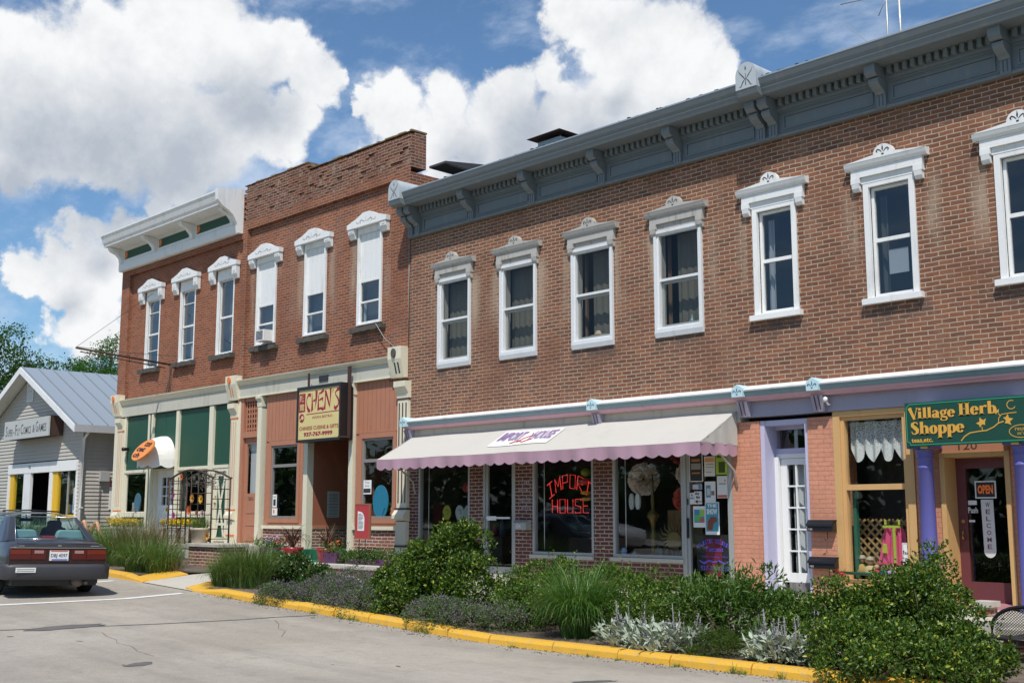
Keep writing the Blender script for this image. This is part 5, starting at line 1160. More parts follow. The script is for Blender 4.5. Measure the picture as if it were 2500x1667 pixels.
ring = [o0 + ex * math.cos(2 * math.pi * k / 28) + ey * math.sin(2 * math.pi * k / 28) for k in range(28)]
mb = MB(); mb.add([p + nn_ * .02 for p in ring] + [p - nn_ * .02 for p in ring], [list(range(28)), list(range(55, 27, -1))] + [(k, k + 28, (k + 1) % 28 + 28, (k + 1) % 28) for k in range(28)]); mb.build('board', paint('bright_orange_board', (.75, .25, .045), .35, .06, .05), ov)
mb = MB()
for s, a0, a1, b0, b1 in (('con', -.30, .55, .30, .72), ('cet', -.80, .30, -.20, .24), ('ch', -.62, .22, -.76, -.30)):
    put_text(mb, s, o0 + ex * a0 + ey * b0 + nn_ * .024, ex * (a1 - a0), ey * (b1 - b0), .04)
mb.build('lettering', SHD, ov, keep=True)

# comics shop box sign on the gable
gs = thing('box_sign', 'pale box sign with thin dark lettering projecting from the clapboard gable', 'sign', (-39.6, .1, 4.6))
bx('sign_box', IRON, gs, -41.62, -37.88, .02, HY - .03, 4.26, 4.90)
bx('sign_face', paint('pale_grey_panel', (.47, .48, .46), .5, .06, .08), gs, -41.66, -37.84, -.03, .018, 4.24, 4.88)
mb = MB()
for s, a, b, z0, z1 in (('S', -41.52, -41.38, 4.36, 4.72), ('UPER', -41.33, -40.88, 4.36, 4.60), ('-', -40.82, -40.72, 4.46, 4.49), ('F', -40.66, -40.52, 4.37, 4.73), ('LY', -40.48, -40.26, 4.37, 4.61), ('C', -40.18, -39.98, 4.38, 4.73), ('OMICS', -39.94, -39.30, 4.38, 4.63), ('&', -39.16, -38.98, 4.40, 4.66), ('G', -38.90, -38.72, 4.40, 4.76), ('AMES', -38.68, -38.02, 4.40, 4.66)): text_xz(mb, s, a, b, z0, z1, -.034, .005)
mb.build('lettering', col_mat('grey_ink', (.10, .10, .11)), gs, keep=True)
cs = thing('caution_sign', 'white caution notice with red heading on the side wall of the clapboard house', 'sign', (HX1 + .04, 1.9, 2.3))
mb = MB(); mb.box(HX1 + .032, HX1 + .045, 1.42, 2.22, 1.86, 2.72); mb.build('plate', PAPER, cs)
mb = MB(); mb.box(HX1 + .0455, HX1 + .047, 1.42, 2.22, 2.58, 2.72); mb.build('red_band', col_mat('sign_red', (.55, .05, .05)), cs)
mb = MB(); put_text(mb, 'CAUTION', (HX1 + .0475, 1.47, 2.60), (0, .70, 0), (0, 0, .10), .02); mb.build('heading', PAPER, cs, keep=True)
mb = MB()
for k, s in enumerate(('CHILDREN', 'PLEASE', 'DRIVE', 'SLOWLY')): put_text(mb, s, (HX1 + .0475, 1.50, 2.42 - k * .15), (0, .60, 0), (0, 0, .09), .02)
mb.build('lettering', INK, cs, keep=True)

# red menu board on two legs
mn = thing('menu_board', 'red menu board with torn paper standing on two thin legs on the terrace wall', 'menu board', (-19.35, -.98, .68))
REDP = paint('matt_red_paint', (.42, .045, .045), .6, .1, .15)
mb = MB(); mb.box(-19.58, -19.12, -1.0, -.965, 1.21, 1.88); mb.build('board', REDP, mn)
mb = MB(); ring_xz(mb, -19.60, -19.10, 1.19, 1.90, .025, -1.005, -.96); mb.build('frame', TERRAD, mn)
mb = MB(); poly_xz(mb, [(-19.50, 1.36), (-19.28, 1.36), (-19.27, 1.60), (-19.30, 1.68), (-19.36, 1.73), (-19.50, 1.75)], -1.004); mb.build('paper', PAPER, mn, keep=True)
mb = MB(); q = random.Random(5)
for k in range(12): z = 1.40 + k * .026; mb.box(-19.48, -19.30 + q.uniform(-.08, .0), -1.0065, -1.005, z, z + .008)
mb.build('print', INK, mn); mb = MB(); mb.tube([(-19.46, -.98, 1.2), (-19.46, -.98, .66)], .009, 6); mb.tube([(-19.26, -.98, 1.2), (-19.26, -.98, .66)], .009, 6); mb.build('leg', IRON, mn)
# air conditioner
ac = thing('air_conditioner', 'white box air conditioner in the bottom sash of the leftmost bistro upstairs window', 'air conditioner', (-24.85, .1, 5.92))
bx('casing', WHITE, ac, -25.02, -24.62, -.20, .30, 5.90, 6.17); mb = MB()
for k in range(7): mb.box(-24.97, -24.67, -.206, -.2005, 5.935 + k * .032, 5.95 + k * .032)
mb.build('grille', INK, ac)
# mailboxes
def mailbox(x0, x1, z0, z1, label, n):
    t = thing('mailbox', label, 'mailbox', ((x0 + x1) / 2, -.1, z0), group='black mailboxes on the orange pier')
    mb = MB(); mb.prism_x([(-.022, z0), (-.15, z0), (-.15, z1 - .05), (-.10, z1), (-.022, z1)], x0, x1); mb.build('box', BLACK, t, bevel=.006)
    mb = MB(); mb.prism_x([(-.022, z1 + .002), (-.105, z1 + .002), (-.16, z1 - .05), (-.165, z1 - .08), (-.158, z1 - .08), (-.155, z1 - .055), (-.10, z1 + .012), (-.022, z1 + .012)], x0 - .008, x1 + .008); mb.build('lid', BLACK, t)
    mb = MB(); text_xz(mb, n, x0 + .03, x0 + .09, z0 + .02, z0 + .045, -.1515); mb.build('lettering', PAPER, t, keep=True)
    one('paper_hook', IRON, t, lambda m: m.tube([(x1 - .12, -.09, z0), (x1 - .12, -.09, z0 - .10), (x1 - .13, -.12, z0 - .125), (x1 - .15, -.14, z0 - .09)], .006, 6))
mailbox(-9.585, -9.165, 1.43, 1.585, 'upper black mailbox on the orange brick pier beside the white glazed door', '122')
mailbox(-9.585, -9.155, .90, 1.055, 'lower black mailbox on the orange brick pier beside the white glazed door', '122')
t = thing('mailbox', 'grey metal mailbox numbered 124 on the brick pier by the glass shop door', 'mailbox', (-15.65, -.1, 1.42))
mb = MB(); mb.prism_x([(-.002, 1.40), (-.14, 1.40), (-.14, 1.53), (-.06, 1.58), (-.002, 1.58)], -15.86, -15.50); mb.build('box', ALU, t)
mb = MB(); text_xz(mb, '124', -15.76, -15.64, 1.43, 1.51, -.143, .03); mb.build('lettering', PAPER, t, keep=True)
mb = MB(); q = random.Random(8)      # chalked writing on the brick pier
for k, (s, z) in enumerate((('THE', 2.22), ('IMPORT', 2.08), ('HOUSE', 1.90), ('OPEN', 1.76))): text_xz(mb, s, -15.83 + .05 * (k == 0), -15.52, z, z + .09, -.004, 0, .1)
tag(mb.build('chalk_writing', paint('chalk', (.40, .36, .38), .9, .3, .3), keep=True), 'faint chalk writing on the brick pier right of the glass door', 'writing')
# OPEN sign, lace WELCOME banner, notices at the herb shop
t = thing('open_sign', 'black and orange OPEN sign hung in the herb shop door', 'sign', (-7.09, .30, 1.9))
bx('card', PAPER, t, -7.235, -6.945, .300, .308, 1.885, 2.12); bx('card_face', INK, t, -7.215, -6.965, .296, .2995, 1.905, 2.10)
mb = MB(); text_xz(mb, 'OPEN', -7.195, -6.985, 1.945, 2.065, .294, .04); mb.build('lettering', emis('glowing_sign_orange', (.75, .16, .02), .15), t, keep=True)  # printed letters given a faint glow of their own, not a lit sign
t = thing('lace_banner', 'white lace banner lettered WELCOME hanging in the herb shop door', 'banner', (-7.08, .30, 1.5))
LACE = paint('white_lace', (.66, .66, .64), .9, .15, .1)
mb = MB(); poly_xz(mb, [(-7.165, 1.87), (-7.155, 1.2)] + arc(-7.075, 1.20, .085, .10, 180, 360, 8) + [(-6.995, 1.87)], .304); mb.build('cloth', LACE, t, keep=True)
mb = MB()
for k, c in enumerate('WELCOME'): text_xz(mb, c, -7.105, -7.045, 1.77 - k * .092, 1.83 - k * .092, .3015, .01)
mb.build('lettering', col_mat('plum_ink', (.22, .05, .12)), t, keep=True)
t = thing('notice_card', 'white card reading No Bicycle Parking in the herb shop window', 'notice', (-8.08, .05, 1.14))
bx('card', PAPER, t, -8.20, -7.975, .048, .054, .995, 1.285); mb = MB(); ring_xz(mb, -8.19, -7.985, 1.005, 1.275, .003, .046, .0475)
for s, z, a, b in (('No', 1.205, -8.125, -8.05), ('Bicycle', 1.115, -8.165, -8.01), ('Parking', 1.03, -8.165, -8.01)): text_xz(mb, s, a, b, z, z + .045, .046, .012)
mb.build('lettering', INK, t, keep=True)
# posters on the tattoo shop door
PG = 'posters on the tattoo shop door'
def poster(x0, x1, z0, z1, base, label, drawf=None, tilt=0.0, y=-.006):
    t = thing('poster', label, 'poster', ((x0 + x1) / 2, y, z0), group=PG); bx('sheet', base, t, x0, x1, y, y + .003, z0, z1)
    if drawf: drawf(t, x0, x1, z0, z1, y - .0015)
    return t
PX0, PX1, PZ0, PZ1 = -11.85, -11.07, .82, 2.86     # glass of the tattoo door; map from photo zoom fractions
def pf(a, b): return PX0 + (PX1 - PX0) * a, PZ1 - (PZ1 - PZ0) * b
def lines(col, n, wmin=.4):
    def f(t, x0, x1, z0, z1, y):
        mb = MB(); q = random.Random(int(x0 * 1000)); h = (z1 - z0)
        for k in range(n): z = z1 - h * (k + .9) / (n + 1); w = (x1 - x0) * q.uniform(wmin, .85); c = (x0 + x1) / 2; mb.box(c - w / 2, c + w / 2, y, y + .001, z, z + h * .35 / (n + 1))
        mb.build('print', col, t)
    return f
def blockart(cols):
    def f(t, x0, x1, z0, z1, y):
        for i, (c, a, b, d, e) in enumerate(cols): bx('printed_area', c, t, x0 + (x1 - x0) * a, x0 + (x1 - x0) * b, y - i * .0006, y + .0012 - i * .0006, z0 + (z1 - z0) * d, z0 + (z1 - z0) * e)
    return f
C = lambda n, c: col_mat('poster_' + n, c)
DK = C('black', (.03, .028, .03))
for a, b, c, d, base, lab, fn in (
    (.02, .37, .085, .325, PAPER, 'black poster with orange and white print, white bordered, top left on the tattoo shop door', blockart([(DK, .06, .94, .03, .97), (C('orange', (.5, .2, .04)), .2, .8, .66, .74), (C('greyprint', (.3, .3, .28)), .15, .85, .40, .60), (C('orange', (.5, .2, .04)), .2, .8, .26, .31)])),
    (.41, .68, .13, .285, PAPER, 'white flyer with an orange heading, top middle on the tattoo shop door', blockart([(C('peach', (.75, .35, .12)), .08, .92, .72, .93), (C('greyprint', (.3, .3, .28)), .15, .85, .58, .62), (C('greyprint', (.3, .3, .28)), .15, .85, .44, .47), (C('greyprint', (.3, .3, .28)), .15, .7, .2, .23)])),
    (.70, .99, .115, .275, C('lime', (.38, .55, .05)), 'lime green poster with a dark figure drawing, top right on the tattoo shop door', blockart([(C('olivedark', (.06, .09, .02)), .25, .8, .1, .62), (C('olivedark', (.06, .09, .02)), .1, .9, .82, .92)])),
    (.41, .68, .325, .49, PAPER, 'white flyer with blue and brown pictures on the tattoo shop door', blockart([(C('skyblue', (.12, .28, .42)), .12, .55, .25, .82), (C('palegrey', (.55, .58, .6)), .2, .5, .35, .68), (C('brown', (.25, .16, .12)), .6, .9, .35, .55)])),
    (.72, .98, .285, .455, PAPER, 'white flyer with a red wave at its foot on the tattoo shop door', blockart([(C('redwave', (.6, .13, .07)), .05, .95, .03, .14), (C('greyprint', (.3, .3, .28)), .2, .85, .62, .67), (C('rose', (.7, .3, .3)), .7, .85, .74, .84)])),
    (.10, .34, .345, .385, C('palegrey', (.55, .58, .6)), 'small grey blue card under the black poster on the tattoo shop door', blockart([(C('skyblue', (.12, .28, .42)), .62, .95, .1, .9)])),
    (.02, .13, .41, .50, PAPER, 'narrow white card left of the arrow notice on the tattoo shop door', blockart([(C('bluegrey', (.25, .3, .4)), .1, .9, .45, .6), (DK, .4, .65, .7, .88)])),
    (.135, .33, .40, .50, PAPER, 'white notice with bold black writing and an arrow on the tattoo shop door', None),
    (.10, .40, .515, .68, PAPER, 'white poster with a bright green and blue map picture on the tattoo shop door', blockart([(C('blue', (.05, .25, .45)), .08, .95, .22, .84), (C('leaf', (.12, .45, .12)), .15, .6, .28, .6), (C('leafb', (.3, .5, .1)), .55, .95, .5, .84), (C('brick', (.5, .12, .08)), .55, .95, .24, .42)])),
):
    x0, z1 = pf(a, c); x1, z0 = pf(b, d); t = poster(x0, x1, z0, z1, base, lab, fn)
    if fn is None:
        mb = MB(); w, h = x1 - x0, z1 - z0; y = -.0085; text_xz(mb, 'Buy', x0 + w * .12, x0 + w * .75, z0 + h * .70, z0 + h * .92, y, .04, .2); text_xz(mb, 'fine', x0 + w * .25, x0 + w * .75, z0 + h * .45, z0 + h * .65, y, .04, .2)
        stroke_xz(mb, [(x0 + w * .95, z0 + h * .2), (x0 + w * .4, z0 + h * .2)], .012, y); poly_xz(mb, [(x0 + w * .08, z0 + h * .2), (x0 + w * .45, z0 + h * .05), (x0 + w * .45, z0 + h * .35)], y); mb.build('print', INK, t, keep=True)
x0, z1 = pf(.41, .485); x1, z0 = pf(.76, .735)
t = poster(x0, x1, z0, z1, PAPER, 'blue and white poster headed THE SHOW with a brown shape on the tattoo shop door', blockart([(C('cyanblue', (.05, .30, .42)), .05, .95, .1, .97)]), y=-.0105)
w, h = x1 - x0, z1 - z0; mb = MB(); text_xz(mb, 'THE', x0 + w * .15, x0 + w * .85, z0 + h * .84, z0 + h * .94, -.0135, .05); text_xz(mb, 'SHOW', x0 + w * .12, x0 + w * .88, z0 + h * .62, z0 + h * .80, -.0135, .06); mb.build('lettering', PAPER, t, keep=True)
mb = MB(); poly_xz(mb, [(x0 + w * .15, z0 + h * .14), (x0 + w * .5, z0 + h * .14), (x0 + w * .6, z0 + h * .35), (x0 + w * .85, z0 + h * .42), (x0 + w * .8, z0 + h * .54), (x0 + w * .4, z0 + h * .55), (x0 + w * .18, z0 + h * .4)], -.0135); mb.build('printed_area', C('rust', (.22, .06, .025)), t, keep=True)
t = thing('tattoo_sign', 'purple lettered board reading Holistic Delirium Tattoos low in the shop door', 'sign', (-11.45, .1, 1.1))
bx('board', DK, t, -11.80, -11.12, .10, .12, .78, 1.36); bx('red_area', C('darkred', (.20, .02, .03)), t, -11.62, -11.3, .092, .0985, .70, 1.30)
PUR = emis('glowing_purple_paint', (.14, .10, .55), .12); mb = MB()  # painted lettering made to glow slightly, though it is no lamp
for k, c in enumerate('HOLISTIC DELIRIUM'):
    if c != ' ':
        u = (k - 8) / 8; xx = -11.46 + u * .31; zz = 1.225 - .10 * u * u; a = -u * .55; put_text(mb, c, (xx, .088, zz), (.030 * math.cos(a), 0, .030 * math.sin(a)), (-.07 * math.sin(a), 0, .07 * math.cos(a)), .03)
text_xz(mb, 'Tattoos', -11.62, -11.27, 1.09, 1.17, .088, .02); text_xz(mb, 'Yellow Springs, Ohio', -11.70, -11.18, .99, 1.03, .088); text_xz(mb, '937-767-0292', -11.72, -11.16, .80, .87, .088, .02)
for s in (-1, 1): stroke_xz(mb, [(-11.45, .93, .02), (-11.45 + s * .10, .95, .03), (-11.45 + s * .2, .91, .03), (-11.45 + s * .29, .95, .012)], .02, .088)
mb.build('lettering', PUR, t, keep=True)
# neon IMPORT HOUSE sign behind glass
t = thing('neon_sign', 'red neon sign reading IMPORT HOUSE in the middle shop window', 'neon sign', (-14.6, .12, 2.0))
NEON = emis('red_neon', (1.0, .06, .06), .55)
GL = {'I': [[(0, 0), (1, 0)], [(.5, 0), (.5, 1)], [(0, 1), (1, 1)]], 'M': [[(0, 0), (0, 1), (.5, .35), (1, 1), (1, 0)]], 'P': [[(0, 0), (0, 1), (1, 1), (.9, .45), (0, .45)]], 'O': [[(0, 0), (0, 1), (1, 1), (1, 0), (0, 0)]], 'R': [[(0, 0), (0, 1), (1, 1), (1, .5), (0, .5), (1, 0)]], 'T': [[(0, 1), (1, 1)], [(.5, 1), (.5, 0)]], 'H': [[(0, 0), (0, 1)], [(1, 0), (1, 1)], [(0, .5), (1, .5)]], 'U': [[(0, 1), (0, 0), (1, 0), (1, 1)]], 'S': [[(1, .9), (.9, 1), (0, 1), (0, .55), (1, .45), (1, 0), (0, 0), (0, .1)]], 'E': [[(1, 0), (0, 0), (0, 1), (1, 1)], [(0, .5), (.8, .5)]]}
mb = MB()
for word, x0, x1, zb, arch in (('IMPORT', -15.20, -14.10, 2.02, .20), ('HOUSE', -15.10, -14.14, 1.71, 0)):
    n = len(word)
    for k, c in enumerate(word):
        u0 = (k + .12) / n; wd = .70 / n; rot = arch * 3.0 * (.5 - (k + .5) / n) if arch else 0
        for st in GL[c]:
            pts = []
            for a, b in st:
                u = u0 + wd * a; x = x0 + (x1 - x0) * u; z = zb + .24 * b + arch * (1 - (2 * u - 1) ** 2) - arch * .35; x += -math.sin(rot) * .24 * (b - .5); pts.append((x, .12, z))
            mb.tube(pts, .0075, 6)
mb.build('neon_tube', NEON, t)
# goods hanging in the Import House windows
def lantern(x, z, r, c, label, grp='paper lanterns in the shop window', y=.35, sq=1.0):
    m = col_mat('lantern_%.2f_%.2f_%.2f' % c, c, .8); t = thing('paper_lantern', label, 'lantern', (x, y, z), group=grp)
    mb = MB(); prof = [(max(.004, r * math.sin(math.pi * k / 12)) * (1 + .03 * (k % 2)), -r * sq * math.cos(math.pi * k / 12)) for k in range(13)]; mb.lathe(prof, (x, y, z), 18); mb.build('shade', m, t)
    one('cord', INK, t, lambda mm: mm.tube([(x, y, z + r * sq), (x, y, 3.09)], .003, 4))
lantern(-17.50, 2.20, .14, (.50, .09, .03), 'orange red round paper lantern in the left brick shop window'); lantern(-17.72, 2.22, .07, (.35, .04, .04), 'small red paper lantern in the left brick shop window', sq=1.5)
lantern(-17.48, 2.62, .12, (.30, .34, .03), 'olive paper lantern under the awning in the left brick shop window')
for x, c, lb in ((-18.02, (.28, .33, .02), 'lime green round plate in the left brick shop window'), (-17.63, (.36, .40, .38), 'pale grey round plate beside the lime one in the left brick shop window'), (-17.38, (.33, .36, .35), 'pale grey round plate partly hidden by the window frame')):
    t = tag(one('plate', col_mat('plate_%.2f' % c[0] + '%.3f' % c[2], c), None, lambda m: m.disc(x, 1.72, .125, .145, .10, .115, 20)), lb, 'plate', 'round plates in the shop window')
    mb = MB(); stroke_xz(mb, arc(x, 1.73, .05, .05, -60, 130, 8), .014, .0985); mb.build('drawing', INK, t, keep=True)
for z, r, c, sq, lb in ((2.42, .11, (.14, .16, .02), .8, 'olive green lantern at the top of the string in front of the neon sign'), (2.26, .12, (.40, .02, .03), .6, 'crimson lantern in the string in front of the neon sign'), (2.06, .12, (.48, .20, .02), .35, 'upper ochre flat lantern in the string in front of the neon sign'), (1.95, .12, (.45, .22, .03), .30, 'lower ochre flat lantern in the string in front of the neon sign')): lantern(-14.27, z, r * .85, tuple(min(1, 1.5 * v) for v in c), lb, y=.10 + .06, sq=sq)
def pompom(x, z, r, c, label, y=.45):
    mb = MB(); q = random.Random(int(x * 100))
    for k in range(620):
        d = Vector((q.gauss(0, 1), q.gauss(0, 1), q.gauss(0, 1))).normalized(); a = d.orthogonal().normalized() * r * .17; a.rotate(Matrix.Rotation(q.uniform(0, 6.28), 3, d)); p = Vector((x, y, z)) + d * r * q.uniform(.75, 1.0); e = Vector((x, y, z)) + d * r * .2
        mb.add([e, p - a, p + a], [(0, 1, 2)])
    t = thing('pompom', label, 'paper pompom', (x, y, z), group='tissue pompoms in the shop window'); mb.build('tissue', col_mat('tissue_%.2f_%.2f' % c[:2], c, .9), t, keep=True)
    one('cord', INK, t, lambda mm: mm.tube([(x, y, z), (x, y, 3.09)], .003, 4))
pompom(-13.18, 2.28, .29, (.85, .70, .60), 'large cream tissue pompom in the right brick shop window'); pompom(-12.14, 2.34, .25, (.85, .68, .60), 'cream tissue pompom at the edge of the right brick shop window', .42)
pompom(-12.3, 1.93, .24, (.75, .16, .12), 'coral red tissue pompom in the right brick shop window', .5); pompom(-12.4, 2.70, .20, (.40, .08, .06), 'dark coral tissue pompom under the awning edge', .5)
t = tag(one('sun_ornament', paint('bronze', (.20, .13, .05), .4, .3, .2, metal=.5), None, lambda m: ([m.tube([(-12.4 + .16 * math.cos(a) , .3, 1.24 + .16 * math.sin(a)), (-12.4 + .28 * math.cos(a + .2), .3, 1.24 + .28 * math.sin(a + .2)), (-12.4 + .38 * math.cos(a), .3, 1.24 + .38 * math.sin(a))], [.02, .014, .004], 5) for a in [2 * math.pi * k / 20 for k in range(20)]], m.disc(-12.4, 1.24, .15, .15, .27, .31, 20))), 'bronze sun ornament with wavy rays in the right brick shop window', 'ornament')
t = tag(one('wall_hanging', paint('zebra_cloth', (.25, .15, .06), .9, .4, .7, (.03, .02, .01), scale=3), None, lambda m: m.box(-12.75, -12.02, .55, .57, 1.0, 1.75)), 'brown striped cloth hanging behind the bronze sun ornament', 'cloth')
t = tag(one('brass_stand', paint('dark_brass', (.16, .11, .035), .4, .3, .3, metal=.6), None, lambda m: m.lathe([(.10, 0), (.09, .03), (.03, .06), (.05, .15), (.03, .22), (.06, .32), (.03, .42), (.05, .55), (.08, .62), (.11, .66), (.10, .72), (.03, .78), (.04, .95), (.02, 1.1), (.02, 1.2), (.01, 1.4)], (-12.86, .30, .98), 14)), 'tall turned brass stand in the right brick shop window', 'stand')
t = tag(one('mask', PAPER, None, lambda m: (m.disc(-13.33, 1.90, .05, .14, .28, .32, 14), m.disc(-13.19, 1.90, .05, .14, .28, .32, 14))), 'white carved butterfly mask in the right brick shop window', 'mask')
t = tag(one('blue_dish', col_mat('dish_blue', (.25, .35, .5)), None, lambda m: m.disc(-13.35, 1.06, .06, .06, .10, .12, 18)), 'small white and blue disc in the bottom corner of the right brick shop window', 'dish')
q = random.Random(4)
for k in range(12):
    x = -13.2 + k * .1 + q.uniform(-.03, .03); h = q.uniform(.06, .2); c = q.choice([(.12, .18, .25), (.25, .10, .18), (.10, .12, .10), (.35, .35, .35), (.05, .05, .07)])
    if abs(x + 12.86) < .14 or abs(x + 13.3) < .07: continue
    mb = MB(); mb.lathe([(.03, 0), (.05, .02), (.05, h * .6), (.015, h * .8), (.02, h)], (x, .18 + q.uniform(0, .1), .98), 10); tag(mb.build('ornament', col_mat('trinket_%.2f_%.2f' % c[:2], c, .3)), 'small trinket on the sill of the right brick shop window', 'trinket', 'small trinkets on the window sill')
for x0, x1 in ((-18.75, -17.25), (-15.42, -13.98)):
    mb = MB(); mb.box(x0, x1, .9, 1.3, .5, 1.25); tag(mb.build('display_table', DARKFL, None), 'dark display table inside the %s brick shop window' % ('left' if x0 < -17 else 'middle'), 'table')
for k in range(9):
    x = -18.6 + k * .15; h = q.uniform(.1, .35); c = q.choice([(.35, .12, .04), (.30, .04, .05), (.1, .14, .2), (.25, .2, .05)])
    mb = MB(); mb.lathe([(.04, 0), (.06, .03), (.05, h * .6), (.02, h)], (x, 1.05 + q.uniform(-.1, .1), 1.25), 10); tag(mb.build('ornament', col_mat('trinket_%.2f_%.2f' % c[:2], c, .4)), 'small trinket on the table in the left brick shop window', 'trinket', 'trinkets on the left display table')
# herb shop window: lace valance, lattice, dress, dolls, garland
mb = MB(); n = 70; vx0_, vx1_ = -8.99, -8.06; ncr = 13
for k in range(n + 1):
    u = k / n; x = vx0_ + (vx1_ - vx0_) * u; yy = .16 + .022 * math.sin(u * 40); low = 2.62 - .20 * max(0, abs(math.sin(u * math.pi * 4)) ** .8 - .0)
    for j in range(7): mb.v.append((x, yy, 3.0 + (low - 3.0) * j / 6))
for k in range(n):
    for j in range(6): a = k * 7 + j; mb.f.append((a, a + 1, a + 8, a + 7)); mb.mi.append(0); mb.smooth.append(True)
m, tt, bb = new_mat('net_lace'); bb.inputs['Base Color'].default_value = (.70, .70, .68, 1); bb.inputs['Roughness'].default_value = .9
sepz = nd(tt, 'ShaderNodeSeparateXYZ'); tt.links.new(pos(tt), sepz.inputs[0]); vor = nd(tt, 'ShaderNodeTexVoronoi'); vor.inputs['Scale'].default_value = 45; tt.links.new(pos(tt), vor.inputs['Vector'])
al = mth(tt, 'ADD', ramp(tt, vor.outputs['Distance'], .25, .55, .10, .65), ramp(tt, sepz.outputs[2], 2.52, 2.76, .75, .22), True); tt.links.new(al, bb.inputs['Alpha'])
tag(mb.build('lace_curtain', m, None, keep=True), 'white lace curtain with pointed edge at the top of the herb shop window', 'curtain')
tl = thing('lattice_panel', 'diagonal wooden lattice panel in the lower half of the herb shop window', 'lattice', (-8.55, .35, 1.0)); mb = MB(); LT = paint('lattice_wood', (.42, .25, .10), .7, .2, .2)
for s, y in ((1, .36), (-1, .345)):
    for k in range(-6, 14):
        x = -9.1 + k * .13; pts = []
        za, zb = .78, 1.60; xa, xb = x, x + s * (zb - za)
        lo, hi = -9.02, -8.05
        t0c, t1c = 0, 1
        f = lambda t: xa + (xb - xa) * t
        ts = [t_ / 60 for t_ in range(61) if lo <= f(t_ / 60) <= hi]
        if len(ts) > 4: stroke_xz(mb, [(f(ts[0]), za + (zb - za) * ts[0]), (f(ts[-1]), za + (zb - za) * ts[-1])], .034, y)
mb.build('slat', LT, tl, keep=True)
bx('backing', DARKIN, None, -9.15, -7.93, .9, .92, .6, 3.1).name = 'window_backdrop'
tag(bpy.data.objects['window_backdrop'], 'dark board closing the back of the herb shop window', 'backdrop')
tag(bx('window_curtain', paint('green_cloth', (.03, .14, .09)), None, -8.985, -8.93, .13, .2, .78, 2.0), 'narrow dark green curtain at the left of the herb shop window', 'curtain')
td = thing('childs_dress', 'pink and lime checked child dress hanging on the lattice in the herb shop window', 'dress', (-8.43, .25, 1.2)); DP = paint('pink_cloth', (.75, .10, .22), .9, .15, .05, scale=2); LIME = paint('lime_cloth', (.45, .52, .06), .9, .2, .1)
mb = MB(); rows = [(1.50, .13, -8.43), (1.40, .17, -8.43), (1.25, .19, -8.44), (1.10, .215, -8.45), (.97, .24, -8.46)]; nn2 = 14
for z, w, cx in rows:
    for k in range(nn2 + 1): u = k / nn2; mb.v.append((cx - w + 2 * w * u, .27 + .025 * math.sin(u * 22) - .05 * math.sin(math.pi * u), z))
for j in range(len(rows) - 1):
    for k in range(nn2): a = j * (nn2 + 1) + k; mb.f.append((a, a + 1, a + nn2 + 2, a + nn2 + 1)); mb.mi.append(0); mb.smooth.append(True)
mb.build('skirt', DP, td, keep=True); mb = MB(); mb.box(-8.56, -8.30, .19, .205, 1.485, 1.52); mb.box(-8.405, -8.365, .175, .19, 1.0, 1.484)
for x in (-8.54, -8.33): mb.box(x, x + .03, .2, .21, 1.53, 1.60)
mb.prism_y([(-8.58, 1.14), (-8.50, 1.13), (-8.51, 1.26), (-8.56, 1.27)], .18, .19); mb.build('trim', LIME, td)
one('coat_hanger', IRON, td, lambda m: m.tube([(-8.57, .22, 1.55), (-8.43, .22, 1.60), (-8.43, .22, 1.68)], .006, 5))
for k, (x, z, r, c, lb) in enumerate(((-8.93, .98, .10, (.45, .30, .10), 'straw hatted rag doll at the left of the herb shop window'), (-8.80, .96, .10, (.55, .45, .22), 'cream rag doll second from the left in the herb shop window'), (-8.70, .90, .07, (.50, .03, .08), 'red cloth doll in the herb shop window'), (-8.60, .90, .06, (.04, .15, .30), 'blue cloth doll in the herb shop window'), (-8.47, .90, .09, (.42, .30, .55), 'lilac cloth doll in the herb shop window'))):
    t = thing('rag_doll', lb, 'doll', (x, .22, z), group='dolls in the herb shop window'); mt = col_mat('doll_%d' % k, c, .9)
    mb = MB(); mb.lathe([(.6 * r, -r * 1.6), (r, -r * 1.2), (.8 * r, -.3 * r), (.35 * r, 0)], (x, .22, z), 12); mb.build('body', mt, t)
    one('head', col_mat('doll_skin', (.55, .36, .24)), t, lambda m: m.lathe([(.02 * r, 0), (.4 * r, .15 * r), (.5 * r, .5 * r), (.4 * r, .85 * r), (.02 * r, r)], (x, .22, z), 12))
    if k < 2: one('hat', paint('straw', (0.38, 0.32, 0.22)), t, lambda m: m.lathe([(.95 * r, .72 * r), (.5 * r, .80 * r), (.42 * r, 1.15 * r), (.02, 1.2 * r)], (x, .22, z), 12))
tg = thing('garland', 'green wrapped pole with red bows across the bottom of the herb shop window', 'garland', (-8.6, -.06, .85)); one('pole', GREEN, tg, lambda m: m.tube([(-9.22, -.07, .855), (-8.6, -.065, .845), (-7.9, -.07, .85)], .022, 8))
mb = MB(); q = random.Random(2)
for k in range(26):
    x = -9.20 + q.uniform(0, .18); p = Vector((x, -.09, .855)); d = Vector((q.uniform(-1, 1), q.uniform(-1, 0), q.uniform(-1, 1))).normalized() * .06; s_ = Vector((q.uniform(-1, 1), 0, q.uniform(-1, 1))) * .02; mb.add([p, p + d + s_, p + d - s_], [(0, 1, 2)])
mb.build('bow', REDP, tg, keep=True)
